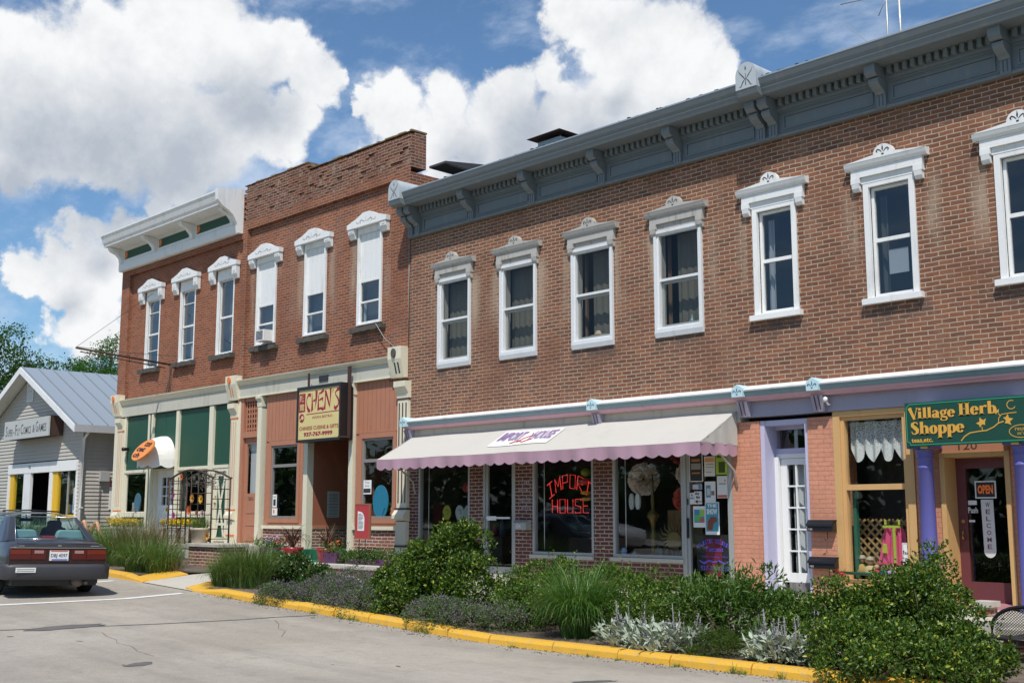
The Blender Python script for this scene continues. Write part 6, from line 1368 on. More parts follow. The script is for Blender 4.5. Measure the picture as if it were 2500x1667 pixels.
# bistro window things
for x0, lb in ((-24.33, 'left'), (-20.72, 'right')):
    for k in range(1):
        tp = thing('window_plant', 'leafy house plant inside the %s bistro window' % lb, 'house plant', (x0 + .7, .5, 1.7)); one('pot', TERRA, tp, lambda m: m.lathe([(.09, 0), (.13, .18), (.14, .22), (.12, .22), (.02, .2)], (x0 + .7, .5, 1.45), 14))
        mb = MB(); q = random.Random(31 + k)
        for j in range(70 if lb == 'left' else 110):
            a = q.uniform(0, 6.28); l = q.uniform(.25, .7); up = q.uniform(.2, 1.0); base = Vector((x0 + .7, .5, 1.65)); d = Vector((math.cos(a), .5 * math.sin(a), up)).normalized(); sd_ = Vector((-math.sin(a), math.cos(a), 0)) * .025
            p1 = base + d * l * .6; p2 = base + d * l + Vector((0, 0, -.15 * l)); mb.add([base - sd_ * .3, base + sd_ * .3, p1 + sd_, p1 - sd_, p2], [(0, 1, 2, 3), (3, 2, 4)])
        mb.build('foliage', leafm('house_plant_leaf_' + lb, (.05, .10, .02), (.16, .24, .05)), tp, keep=True)
tf = tag(one('paper_fan', paint('turquoise_paper', (.03, .25, .40), .7, .15, .1), None, lambda m: m.prism_y([(-20.50 + .26 + .27 * math.cos(R(a)), 1.95 + .36 * math.sin(R(a))) for a in range(-90, 270, 12)], .12, .14)), 'round turquoise paper fan in the right bistro window', 'fan')
t = thing('window_card', 'white card with black text hanging in the right bistro window', 'notice', (-20.6, .03, 2.2)); bx('card', PAPER, t, -20.74, -20.45, .028, .034, 2.12, 2.42); mb = MB()
for s, z in (('The', 2.35), ('choice', 2.28)): text_xz(mb, s, -20.68, -20.52, z, z + .04, .026)
mb.box(-20.72, -20.47, .025, .0275, 2.15, 2.24); mb.build('print', INK, t, keep=True)
t = thing('window_card', 'small white calendar card at the foot of the left bistro window', 'notice', (-24.3, .03, 1.9)); bx('card', PAPER, t, -24.36, -24.18, .028, .034, 1.86, 2.16); mb = MB(); text_xz(mb, 'Hours', -24.34, -24.2, 2.09, 2.13, .026); mb.box(-24.32, -24.22, .025, .0275, 1.90, 2.05); mb.build('print', INK, t, keep=True)
t = thing('window_card', 'square white card with an orange emblem, lowest in the left bistro window', 'notice', (-24.25, .03, 1.7)); bx('card', PAPER, t, -24.37, -24.15, .028, .034, 1.67, 1.84); mb = MB(); mb.disc(-24.29, 1.76, .035, .05, .025, .0275, 12); mb.build('emblem', ORANGE, t)
tag(one('maneki_figure', ORANGE, None, lambda m: m.lathe([(.05, 0), (.06, .04), (.04, .10), (.05, .14), (.03, .19), (.005, .2)], (-19.83, .14, 1.655), 12)), 'small orange figurine at the right of the bistro window', 'figurine')
mb = MB(); mb.box(-24.36, -23.36, .09, .5, 1.56, 1.645); tag(mb.build('window_shelf', DARKFL), 'dark shelf inside the left bistro window', 'shelf'); mb = MB(); mb.box(-20.72, -19.72, .09, .6, 1.56, 1.645); tag(mb.build('window_shelf', DARKFL), 'dark shelf inside the right bistro window', 'shelf')
tn = thing('menu_sheet', 'two paper menu sheets pinned to the boarded side of the bistro entrance', 'notice', (-22.79, .8, 2.0)); mb = MB(); mb.box(-22.799, -22.795, .52, .86, 1.62, 1.92); mb.box(-22.799, -22.795, .52, .86, 1.925, 2.22); mb.build('sheet', paint('grey_paper', (.45, .45, .42)), tn); mb = MB()
for k in range(16): mb.box(-22.7948, -22.7935, .56, .82, 1.65 + k * .034, 1.66 + k * .034)
mb.build('print', INK, tn)
# green shop windows
q = random.Random(9)
for k in range(8):
    x = -32.0 + k * .14; h = q.uniform(.15, .42); c = q.choice([(.35, .06, .05), (.06, .16, .30), (.4, .4, .38), (.2, .25, .1), (.35, .25, .05)])
    if k == 3: continue
    mb = MB(); mb.box(x, x + .11, .16 + .02 * k, .19 + .02 * k, 1.76, 1.76 + h); tag(mb.build('book', col_mat('book_%.2f_%.2f' % c[:2], c)), 'book propped in the left window of the green shop', 'book', 'books in the green shop window')
tag(one('painted_board', paint('blue_grey_board', (.10, .22, .32), .6, .4, .3), None, lambda m: m.prism_y([(-31.60 + .20 * math.cos(R(a)), 2.02 + .28 * math.sin(R(a))) for a in range(0, 360, 18)], .12, .14)), 'blue oval picture leaning in the left window of the green shop', 'picture')
# comics shop goods
for k in range(14):
    x = -38.05 + (k % 7) * .19; z = 1.75 + (k // 7) * .62; c = q.choice([(.4, .05, .05), (.05, .15, .3), (.35, .35, .33), (.3, .2, .04), (.08, .2, .1)]); mb = MB(); mb.box(x, x + .14, HY + .35, HY + .37, z, z + q.uniform(.25, .45)); tag(mb.build('comic_book', col_mat('book_%.2f_%.2f' % c[:2], c)), 'comic book displayed in the clapboard shop window', 'comic book', 'comic books in the shop window')
t = thing('poster', 'grey picture poster at the right edge of the clapboard shop window', 'poster', (-36.85, HY + .1, 2.0)); bx('sheet', PAPER, t, -37.02, -36.72, HY + .06, HY + .065, 1.75, 2.55); mb = MB(); mb.prism_y([(-36.98, 1.85), (-36.78, 1.85), (-36.80, 2.2), (-36.9, 2.4)], HY + .055, HY + .0595); mb.build('printed_area', C('bluegrey', (.25, .3, .4)), t)
# roof things
an = thing('antenna', 'thin television antenna on a mast behind the grey cornice', 'antenna', (-9.6, 3, 8.3)); one('mast', ALU, an, lambda m: m.tube([(-9.60, 3, 8.28), (-9.58, 3, 11.3)], .015, 6))
one('boom', ALU, an, lambda m: (m.tube([(-10.48, 3, 10.86), (-9.3, 3, 10.72)], .012, 5), m.tube([(-9.75, 3, 10.4), (-9.55, 3, 10.75)], .008, 5)))
one('guy_wire', ALU, an, lambda m: (m.tube([(-10.4, 3, 10.45), (-9.9, 3, 9.9), (-9.3, 2.4, 9.2)], .006, 4),))
vp = thing('vent_pipe', 'plain metal pipe standing right of the antenna on the roof', 'pipe', (-9.34, 3, 8.3)); one('pipe', ALU, vp, lambda m: m.tube([(-9.34, 3, 8.28), (-9.35, 3, 11.3)], .023, 8))
cy = thing('chimney', 'square metal chimney with a flat pyramid cap on the brown brick roof', 'chimney', (-18.7, 4, 8.3)); mb = MB(); mb.box(-19.12, -18.38, 3.8, 4.5, 8.25, 10.48); mb.build('stack', BGREYL, cy)
mb = MB(); b = len(mb.v); mb.add([(-19.32, 3.6, 10.56), (-18.18, 3.6, 10.56), (-18.18, 4.7, 10.56), (-19.32, 4.7, 10.56), (-18.75, 4.15, 10.84)], [(3, 2, 1, 0), (0, 1, 4), (1, 2, 4), (2, 3, 4), (3, 0, 4)]); mb.build('cap', IRON, cy)
mb = MB()
for x, y in ((-19.1, 3.82), (-18.4, 3.82), (-18.4, 4.48), (-19.1, 4.48)): mb.tube([(x, y, 10.4), (x, y, 10.6)], .02, 6)
mb.build('cap_leg', IRON, cy)
tag(one('cable', paint('cable_grey', (.30, .28, .26)), None, lambda m: (m.tube([(-19.18, -.02, 7.45), (-19.18, -.02, 5.2)], .010, 5), m.tube([(-20.28, -.06, 5.80), (-20.0, -.02, 5.45), (-19.62, -.02, 5.2)], .010, 5))), 'thin cables running down the brick joint between the two buildings', 'cable')
one_ = one('lamp', PAPER, None, lambda m: (m.tube([(-9.16, -.06, 3.27), (-9.16, -.14, 3.26), (-9.17, -.18, 3.32)], .016, 6), m.lathe([(.02, 0), (.035, .02), (.03, .06), (.005, .075)], (-9.17, -.19, 3.30), 10))); tag(one_, 'small bare lamp on the lavender fascia above the orange pier', 'lamp')

# ================================================================== plants
def np_build(name, V, F, mats, parent=None, mi=None, smooth=False):
    me = bpy.data.meshes.new(name); V = np.asarray(V, dtype=np.float64); F = np.asarray(F, dtype=np.int32); k = F.shape[1]
    me.vertices.add(len(V)); me.vertices.foreach_set('co', V.ravel()); me.loops.add(F.size); me.loops.foreach_set('vertex_index', F.ravel())
    me.polygons.add(len(F)); me.polygons.foreach_set('loop_start', np.arange(0, F.size, k, dtype=np.int32))
    for m in (mats if isinstance(mats, (list, tuple)) else [mats]): me.materials.append(m)
    if mi is not None: me.polygons.foreach_set('material_index', np.asarray(mi, dtype=np.int32))
    me.update(calc_edges=True); me.validate()
    if smooth: me.polygons.foreach_set('use_smooth', np.ones(len(F), dtype=bool))
    o = bpy.data.objects.new(name, me); COL.objects.link(o)
    if parent is not None: o.parent = parent; me.transform(world_mat(parent).inverted())
    return o
def unit(a): return a / (np.linalg.norm(a, axis=1, keepdims=True) + 1e-9)
def leaf_arrays(P, D, U, Ln, W, fold=0.35):      # base, direction, up-ish, length, width -> folded leaf of two triangles each side
    D = unit(D); S = unit(np.cross(D, U)); Nn = np.cross(S, D); n = len(P)
    Ln = np.broadcast_to(Ln, (n,))[:, None]; W = np.broadcast_to(W, (n,))[:, None]
    m = P + D * Ln * .48 - Nn * Ln * .02
    V = np.stack([P, m + S * W * .5 + Nn * W * fold, P + D * Ln - Nn * Ln * .10, m - S * W * .5 + Nn * W * fold], 1).reshape(-1, 3)
    b = np.arange(n)[:, None] * 4; F = np.concatenate([b + [0, 1, 2], b + [0, 2, 3]], 0); F = np.stack([b + [0, 1, 2], b + [0, 2, 3]], 1).reshape(-1, 3)
    return V, F
def rnd_dir(n, up=0.3): d = rng.normal(size=(n, 3)); d[:, 2] += up; return unit(d)
def shrub(name, label, cat, blobs, n, L_, W_, mat, group=None, sprigs=0, zmin=None, stems=True, loc=None, fill=0.45):
    B = np.array(blobs, float); vol = B[:, 3] * B[:, 4] + B[:, 4] * B[:, 5] + B[:, 3] * B[:, 5]; cnt = np.maximum(1, (n * vol / vol.sum()).astype(int))
    c0 = B[:, :3].mean(0); t = thing(name, label, cat, (float(c0[0]), float(c0[1]), float(B[:, 2].min() - .2)), group=group)
    Ps, Ds = [], []
    cnt = (cnt * 2.4).astype(int); ls = 3.4 * L_ + .03
    for b, k in zip(B, cnt):      # leaves grow on many small rounded lumps spread over each mass, so that gaps and dark hollows stay between them
        nl = max(6, int(2.6 * (b[3] * b[4] + b[4] * b[5] + b[3] * b[5]) / ls ** 2)); d = rnd_dir(nl, .35); lc = b[:3] + d * b[3:] * (.55 + .42 * rng.random((nl, 1))) + rng.normal(size=(nl, 3)) * .02
        lr = ls * rng.uniform(.55, 1.25, nl); id_ = rng.integers(nl, size=k); e = rnd_dir(k, .45); e = unit(e + .7 * d[id_]); r = lr[id_][:, None] * (.35 + .65 * rng.random((k, 1)) ** .45)
        Ps.append(lc[id_] + e * r); Ds.append(e * .7 + rnd_dir(k, .45))
    P = np.concatenate(Ps); D = np.concatenate(Ds)
    if sprigs:
        for s in range(sprigs):
            b = B[rng.integers(len(B))]; d = rnd_dir(1, .9)[0]; base = b[:3] + d * b[3:] * .85; ln = rng.uniform(.10, .28); k = 10
            tt = np.linspace(0, 1, k)[:, None]; pts = base + (d * .6 + np.array([0, 0, .7])) * ln * tt; P = np.concatenate([P, pts + rng.normal(size=pts.shape) * .012]); D = np.concatenate([D, d + rnd_dir(k, .4)])
    if zmin is not None: ok = P[:, 2] > zmin; P, D = P[ok], D[ok]
    m = len(P); V, F = leaf_arrays(P, D, rnd_dir(m, .8), L_ * rng.uniform(.75, 1.4, m), W_ * rng.uniform(.8, 1.4, m))
    np_build('foliage', V, F, mat, t)
    if stems:
        mb = MB(); q = random.Random(int(abs(c0[0]) * 100))
        for b in blobs:
            for k in range(5):
                e = Vector(b[:3]) + Vector((q.uniform(-.8, .8) * b[3], q.uniform(-.8, .8) * b[4], q.uniform(.0, .8) * b[5])); g = Vector((c0[0] + (b[0] - c0[0]) * .6 + q.uniform(-.1, .1), b[1] + q.uniform(-.1, .1), rz(b[0]) + .1)); mid_ = (e + g) / 2 + Vector((q.uniform(-.06, .06), q.uniform(-.06, .06), .05)); mb.tube([g, mid_, e], [.014, .010, .004], 5)
        mb.build('stem', TWIG, t)
    return t
TWIG = paint('twig_bark', (.10, .07, .045), .9, .3, .2)
HOLLY = leafm('holly_leaf', (.042, .098, .013), (.118, .205, .026), (.42, .45, .05), .38, .22, .35)
AZAL = leafm('azalea_leaf', (.052, .120, .014), (.135, .235, .032), (.32, .36, .07), .40, .24, .32)
VINC = leafm('vinca_leaf', (.035, .09, .018), (.10, .19, .04), (.15, .07, .03), .35, .2, .5)
CATL = leafm('catmint_leaf', (.10, .155, .06), (.17, .24, .10), None, .6, .3, .3); CATF = leafm('catmint_flower', (.18, .145, .21), (.29, .25, .33), (.15, .12, .10), .8, .25, .2)
GRASSA = leafm('fountain_grass_blade', (.065, .16, .026), (.14, .28, .05), (.32, .42, .15), .4, .3, .5); GRASSB = leafm('clump_grass_blade', (.080, .175, .035), (.17, .28, .06), (.36, .32, .16), .45, .3, .4); STRAW = leafm('dry_grass_blade', (.24, .19, .11), (.34, .28, .18), (.14, .15, .07), .7, .3, .3)
LAMB = leafm('lambs_ear_leaf', (.36, .42, .33), (.54, .60, .49), (.28, .36, .24), .9, .12, .1); LAMBF = leafm('lambs_ear_flower', (.30, .30, .30), (.42, .40, .42), (.30, .24, .32), .9, .15, .1)
MILK = leafm('milkweed_leaf', (.06, .14, .02), (.11, .20, .035), None, .45, .3, .4); FEATH = leafm('feathery_leaf', (.05, .10, .012), (.09, .15, .02), None, .5, .3, .3)
def blades(cx, cy, z0, rad, n, h, arch, w, seg=6, tilt=.35, hvar=.5):      # arching grass blades
    a = rng.uniform(0, 2 * np.pi, n); rr = rad * np.sqrt(rng.random(n)); base = np.stack([cx + rr * np.cos(a), cy + rr * np.sin(a), np.full(n, z0)], 1)
    a2 = a + rng.normal(size=n) * .7; out_ = np.stack([np.cos(a2), np.sin(a2), np.zeros(n)], 1); H = h * (1 - hvar * rng.random(n)) * 1.12
    th = tilt * (.15 + .85 * rng.random(n)) * (.35 + .65 * rr / (rad + 1e-6)); ka = arch * rng.uniform(.2, 2.2, n) * 2.4      # start angle from the vertical, bend along the blade
    S = unit(np.cross(out_, [0, 0, 1.]) + .4 * rng.normal(size=out_.shape) * [1, 1, 0]); V = []; ts = np.linspace(0, 1, seg + 1); c = base.copy()
    for j, t in enumerate(ts):
        if j:
            an = th + ka * ((t - .5 / seg) ** 1.6); c = c + (out_ * np.sin(an)[:, None] + np.array([0, 0, 1.]) * np.cos(an)[:, None]) * (H / seg)[:, None]
        wd = w * (1 - t) ** .7 * (.6 + .4 * min(1, 3 * t)) * .5 + .0006
        V.append(c + S * wd); V.append(c - S * wd)
    V = np.stack(V, 1); b = np.arange(n)[:, None] * (2 * (seg + 1)); F = np.concatenate([np.stack([b + 2 * i, b + 2 * i + 1, b + 2 * i + 3, b + 2 * i + 2], -1)[:, 0] for i in range(seg)], 0)
    return V.reshape(-1, 3), F
def grass(name, label, clumps, mats, group=None):
    c0 = clumps[0]; t = thing(name, label, 'grass', (c0[0], c0[1], c0[2]), group=group)
    for mat in {c[8] for c in clumps}:
        Vs, Fs, o = [], [], 0
        for c in clumps:
            if c[8] != mat: continue
            V, F = blades(*c[:8]); Vs.append(V); Fs.append(F + o); o += len(V)
        np_build('dry_blades' if mat == 'straw' else 'blades', np.concatenate(Vs), np.concatenate(Fs), mats[mat], t, smooth=True)
    return t
GM = {'a': GRASSA, 'b': GRASSB, 'straw': STRAW}
g0 = lambda x: rz(x) + .09
grass('ornamental_grass', 'tall mixed green and straw grass in the far bed behind the grey car', [(-24.3, -3.7, g0(-24), .45, 800, 1.0, .50, .012, 'b'), (-25.2, -3.4, g0(-25), .5, 800, 1.0, .5, .012, 'b'), (-24.2, -3.4, g0(-24.2), .40, 800, 1.20, .35, .009, 'straw'), (-26.4, -3.6, g0(-26.3), .5, 650, .9, .5, .013, 'b'), (-23.4, -3.3, g0(-23.4), .35, 420, 1.05, .4, .010, 'straw')], GM)
grass('ornamental_grass', 'dense dark green grass clump beside the far side of the concrete ramp', [(-22.7, -4.0, g0(-22.7), .35, 900, .80, .55, .011, 'b'), (-22.1, -3.9, g0(-22.1), .32, 700, .78, .55, .011, 'b'), (-21.75, -3.75, g0(-21.7), .12, 60, .6, .4, .009, 'straw')], GM)
grass('ornamental_grass', 'tall weedy grass in front of the clapboard house at the far end of the verge', [(-28.4, -3.2, g0(-28), .7, 900, .52, .5, .014, 'b'), (-30.4, -2.9, g0(-30), .8, 900, .62, .5, .014, 'b'), (-32.5, -2.9, g0(-32), .9, 800, .9, .5, .015, 'b')], GM)
grass('ornamental_grass', 'low green grass clump on the near side of the concrete ramp', [(-19.4, -4.05, g0(-19.4), .22, 650, .66, .55, .010, 'b'), (-19.2, -4.12, g0(-19.2), .2, 380, .58, .6, .010, 'b')], GM)
grass('ornamental_grass', 'taller green and straw grass clump in front of the terrace wall', [(-18.85, -3.95, g0(-18.8), .30, 1050, .90, .42, .010, 'b'), (-18.6, -3.85, g0(-18.6), .22, 450, .85, .45, .010, 'b'), (-19.0, -3.9, g0(-19), .24, 260, .85, .4, .008, 'straw')], GM)
grass('ornamental_grass', 'bright green fountain grass arching over the yellow kerb in the middle of the bed', [(-10.72, -3.80, g0(-10.7), .24, 2100, 1.0, .55, .012, 'a')], GM)
q = random.Random(17)
for k in range(16):      # weeds along the kerb
    x = q.uniform(-19, -7); 
    V, F = blades(x, -4.70 - q.uniform(0, .03), rz(x), .04, 26, q.uniform(.05, .12), .8, .006, 4)
    tag(np_build('weed_tuft', V, F, GRASSB), 'small weed tuft growing at the foot of the yellow kerb', 'weed', 'weed tufts along the kerb')
def catmint(label, blobs, n):
    t = shrub('catmint', label, 'flowers', blobs, n, .030, .016, CATL, 'grey purple catmint clumps', stems=False, fill=.3)
    Vs, Fs, o = [], [], 0
    for b in blobs:
        k = int(230 * b[3] * b[4] / .25); d = rnd_dir(k, .5); d[:, 2] = abs(d[:, 2]); base = np.array(b[:3]) + d * np.array(b[3:]) * .80; ax = unit(d * [1, 1, .4] + [0, 0, .55] + rng.normal(size=d.shape) * .25)
        m = 9; tt = np.linspace(0, 1, m); P = (base[:, None] + ax[:, None] * (tt * .15)[None, :, None]).reshape(-1, 3) + rng.normal(size=(k * m, 3)) * .005; D = np.repeat(ax, m, 0) * .7 + rnd_dir(k * m, .1)
        V, F = leaf_arrays(P, D, rnd_dir(k * m, .3), .022, .013); Vs.append(V); Fs.append(F + o); o += len(V)
    np_build('flower_spikes', np.concatenate(Vs), np.concatenate(Fs), CATF, t); return t
catmint('small grey purple catmint spilling over the kerb just right of the grass clumps', [(-16.95, -4.44, .27, .52, .34, .26), (-16.5, -4.40, .26, .35, .30, .24)], 2600)
catmint('broad catmint clump in front of the terrace wall, left of the big holly', [(-16.0, -4.10, .34, .60, .45, .32), (-15.3, -4.22, .31, .60, .46, .32), (-14.75, -4.38, .26, .45, .36, .26), (-16.4, -3.3, .45, .6, .4, .28), (-15.4, -3.3, .42, .6, .4, .28)], 6500)
catmint('catmint clump spilling over the kerb right of the big holly', [(-12.95, -4.40, .23, .50, .34, .24), (-12.35, -4.34, .21, .45, .33, .22), (-11.9, -4.05, .22, .35, .3, .20)], 3200)
shrub('groundcover_shrub', 'loose glossy green shrub against the terrace wall behind the catmint', 'shrub', [(-19.6, -2.8, .56, .40, .35, .22), (-18.9, -2.85, .54, .42, .35, .22), (-18.3, -2.8, .42, .36, .35, .20)], 2600, .060, .034, VINC, sprigs=14)
shrub('holly_shrub', 'large glossy dark holly with a tall peak in front of the glass shop door', 'shrub', [(-14.45, -3.75, .52, .50, .45, .45), (-13.75, -3.7, .62, .60, .5, .52), (-13.1, -3.6, .55, .45, .42, .45), (-13.62, -3.5, 1.05, .42, .36, .36), (-13.8, -3.8, .84, .42, .34, .30), (-13.32, -3.45, 1.19, .22, .22, .24), (-13.85, -3.5, 1.14, .18, .2, .20), (-14.7, -3.9, .32, .4, .4, .28), (-14.0, -4.1, .32, .5, .35, .28)], 9500, .050, .030, HOLLY, sprigs=46)
shrub('azalea_shrub', 'rounded azalea shrub left of the fountain grass under the middle shop window', 'shrub', [(-12.35, -3.0, .54, .48, .45, .38), (-11.8, -3.0, .62, .42, .42, .36), (-12.6, -3.4, .38, .4, .4, .30), (-11.9, -3.6, .35, .5, .4, .28)], 4800, .042, .022, AZAL, sprigs=30)
shrub('azalea_hedge', 'long low azalea hedge under the right brick shop window and tattoo door', 'hedge', [(-10.95, -2.9, .58, .42, .42, .34), (-10.3, -3.0, .50, .50, .45, .32), (-9.65, -3.0, .48, .50, .45, .32), (-9.1, -2.95, .52, .42, .42, .32), (-10.0, -3.5, .36, .6, .4, .28), (-9.3, -3.5, .36, .5, .4, .28), (-8.75, -3.0, .48, .35, .4, .32)], 8500, .040, .021, AZAL, sprigs=60)
shrub('azalea_hedge', 'low dark azalea hedge in front of the white glazed door and tan shop window', 'hedge', [(-8.35, -2.75, .40, .38, .4, .30), (-7.8, -2.75, .36, .45, .4, .28), (-7.3, -2.8, .38, .35, .4, .28), (-8.0, -3.3, .28, .5, .4, .24)], 4200, .040, .021, AZAL, sprigs=34)
shrub('holly_shrub', 'very large glossy holly with yellow green tips at the right front corner', 'shrub', [(-6.75, -3.6, .50, .62, .5, .44), (-6.1, -3.6, .60, .60, .5, .50), (-5.75, -3.7, .32, .5, .45, .34), (-6.2, -3.25, .84, .34, .30, .24), (-6.10, -3.2, 1.04, .18, .18, .15), (-6.30, -3.4, .66, .42, .36, .28), (-6.6, -3.3, .66, .26, .3, .20), (-7.1, -3.4, .36, .36, .36, .30), (-6.3, -4.2, .28, .7, .35, .34), (-5.4, -4.2, .22, .6, .4, .28), (-6.35, -4.55, .24, .45, .30, .28), (-5.75, -4.65, .22, .45, .30, .26), (-5.3, -4.5, .16, .5, .3, .26)], 15500, .040, .025, HOLLY, sprigs=80)
def lambs(label, spots, nstalk):
    t = thing('lambs_ear', label, 'plant', (spots[0][0], spots[0][1], .1), group='silver grey lambs ear clumps'); Ps, Ds = [], []
    for x, y, r, n in spots:
        a = rng.uniform(0, 6.28, n); rr = r * np.sqrt(rng.random(n)); P = np.stack([x + rr * np.cos(a), y + rr * np.sin(a), g0(x) + .02 + .24 * rng.random(n) ** 1.4], 1); Ps.append(P); Ds.append(np.stack([np.cos(a), np.sin(a), rng.uniform(.1, 1.2, n)], 1) + .4 * rng.normal(size=(n, 3)))
    P = np.concatenate(Ps); D = np.concatenate(Ds); n = len(P); V, F = leaf_arrays(P, D, rnd_dir(n, 1.5), .135 * rng.uniform(.6, 1.3, n), .046 * rng.uniform(.7, 1.2, n), .25); np_build('leaves', V, F, LAMB, t)
    Ps, Ds, Ls = [], [], []; mb = MB()
    for k in range(nstalk):
        x, y, r, n = spots[rng.integers(len(spots))]; b = np.array([x + rng.uniform(-.7, .7) * r, y + rng.uniform(-.5, .7) * r, g0(x)]); h = rng.uniform(.30, .58); tip = b + [rng.uniform(-.08, .08), rng.uniform(-.08, .08), h]; mb.tube([b, (b + tip) / 2 + [.01, 0, 0], tip], [.007, .006, .004], 5)
        for j in range(46):
            u = rng.uniform(.25, 1.0); p = b + (tip - b) * u; dd = rnd_dir(1, .2)[0]; big = u < .6
            Ps.append(p); Ds.append(dd); Ls.append((.075 if big else .030) * rng.uniform(.7, 1.2))
    mb.build('stalk', LAMBF, t); Ls = np.array(Ls); V, F = leaf_arrays(np.array(Ps), np.array(Ds), rnd_dir(len(Ps), 1), Ls, Ls * .38, .25); np_build('flower_spikes', V, F, LAMBF, t); return t
lambs('silver lambs ear clump at the kerb right of the fountain grass', [(-9.75, -4.15, .26, 110), (-9.35, -4.22, .34, 210), (-8.95, -4.25, .34, 210), (-8.65, -4.2, .22, 90)], 18)
lambs('silver lambs ear clump at the kerb left of the very large holly', [(-7.55, -4.15, .26, 170), (-7.3, -4.05, .30, 210), (-7.05, -4.15, .24, 140), (-7.3, -4.3, .22, 120), (-7.5, -4.3, .2, 90)], 22)
shrub('milkweed', 'upright light green milkweed plants between the two silver clumps', 'plant', [(-8.55, -3.45, .44, .22, .2, .28), (-8.2, -3.3, .50, .18, .18, .30), (-8.85, -3.5, .38, .18, .18, .20)], 650, .10, .022, MILK, sprigs=10)
shrub('feathery_plant', 'low feathery yellow green plant at the kerb between the two silver clumps', 'plant', [(-8.45, -4.25, .16, .3, .2, .14), (-8.05, -4.25, .15, .3, .2, .13), (-7.8, -4.2, .14, .15, .15, .12)], 2600, .040, .006, FEATH, stems=False)
V, F = blades(-7.85, -3.9, .12, .08, 90, .45, .4, .007); tag(np_build('grass_tuft', V, F, GRASSB), 'slim green grass tuft left of the second silver clump', 'grass')
# litter of dry mulch on the bed edge
n = 900; P = np.stack([rng.uniform(-19, -6.8, n), rng.uniform(-4.48, -4.0, n), np.zeros(n)], 1); P[:, 2] = [rz(x) + .10 for x in P[:, 0]]; D = rnd_dir(n, .0); D[:, 2] *= .15; V, F = leaf_arrays(P, D, rnd_dir(n, 2), .05, .008, .1); tag(np_build('mulch', V, F, STRAW), kind='stuff')

n = 1500; P = np.stack([rng.uniform(-19, -6.5, n), -4.68 - .30 * rng.random(n) ** 2.5, np.zeros(n)], 1); P[:, 2] = [rz(x) + .006 for x in P[:, 0]]; D = rnd_dir(n, .0); D[:, 2] *= .1; V, F = leaf_arrays(P, D, rnd_dir(n, 2), .035 * rng.uniform(.3, 1.1, n), .012, .1); tag(np_build('gutter_litter', V, F, leafm('dead_leaf', (.10, .075, .05), (.20, .15, .09), (.06, .08, .03), .9, .1, .1)), kind='stuff')
# terrace: low wall, pots, planters, pier, trellis
rw = thing('retaining_wall', 'low brick retaining wall with a pale stone cap in front of the bistro terrace', 'wall', (-20.5, -1.2, .3)); bx('brick_face', BR_PIER, rw, -22.9, -17.2, -1.28, -1.0, 0, .605); bx('cap', CONC, rw, -22.95, -17.15, -1.32, -.98, .607, .685, bevel=.008)
pr = thing('brick_pier', 'square brick pier with a stone cap beside the concrete ramp', 'pier', (-23.3, -2.1, .4)); bx('brick_face', BR_PIER, pr, -23.98, -22.62, -2.32, -1.70, .1, .985); bx('cap', CONC, pr, -24.03, -22.57, -2.37, -1.65, .987, 1.06, bevel=.008)
pw = thing('planter_wall', 'brick planter wall with a grey cap at the right edge behind the big holly', 'wall', (-4.5, -1.7, .2)); bx('brick_face', BR_PIER, pw, -6.02, -2.5, -1.80, -1.61, -.1, .295); bx('cap', CONC, pw, -6.05, -2.5, -1.84, -1.58, .297, .39, bevel=.008)
sp = thing('stone_stub', 'short stone topped brick stub beside the herb shop step', 'pier', (-6.55, -1.0, .45)); bx('brick_face', BR_PIER, sp, -6.66, -6.48, -1.1, -.9, .45, .56); bx('cap', CONC, sp, -6.69, -6.45, -1.13, -.87, .562, .63)
REDG = paint('red_glaze', (.30, .02, .025), .25, .3, .5, (.45, .30, .28), scale=3)
DRAC = leafm('cordyline_leaf', (.12, .045, .045), (.24, .17, .10), (.38, .30, .18), .45, .15, .4)
def cordyline(x, y, z, label):
    t = thing('potted_cordyline', label, 'potted plant', (x, y, z), group='red pots beside the green bistro step')
    one('pot', REDG, t, lambda m: m.lathe([(.17, 0), (.19, .02), (.235, .24), (.25, .29), (.225, .29), (.20, .25), (.02, .24)], (x, y, z), 20))
    V, F = blades(x, y, z + .27, .03, 62, .62, .75, .042, 6, .55, .3); np_build('leaves', V, F, DRAC, t); return t
cordyline(-22.2, -.78, .685, 'left red glazed pot of spiky cordyline before the bistro entrance'); cordyline(-20.95, -.72, .685, 'right red glazed pot of spiky cordyline before the bistro entrance')
PURW = paint('purple_wood', (.095, .032, .085), .6, .2, .2); ANN = leafm('annual_leaf', (.05, .12, .02), (.12, .22, .04), None, .5, .3, .4)
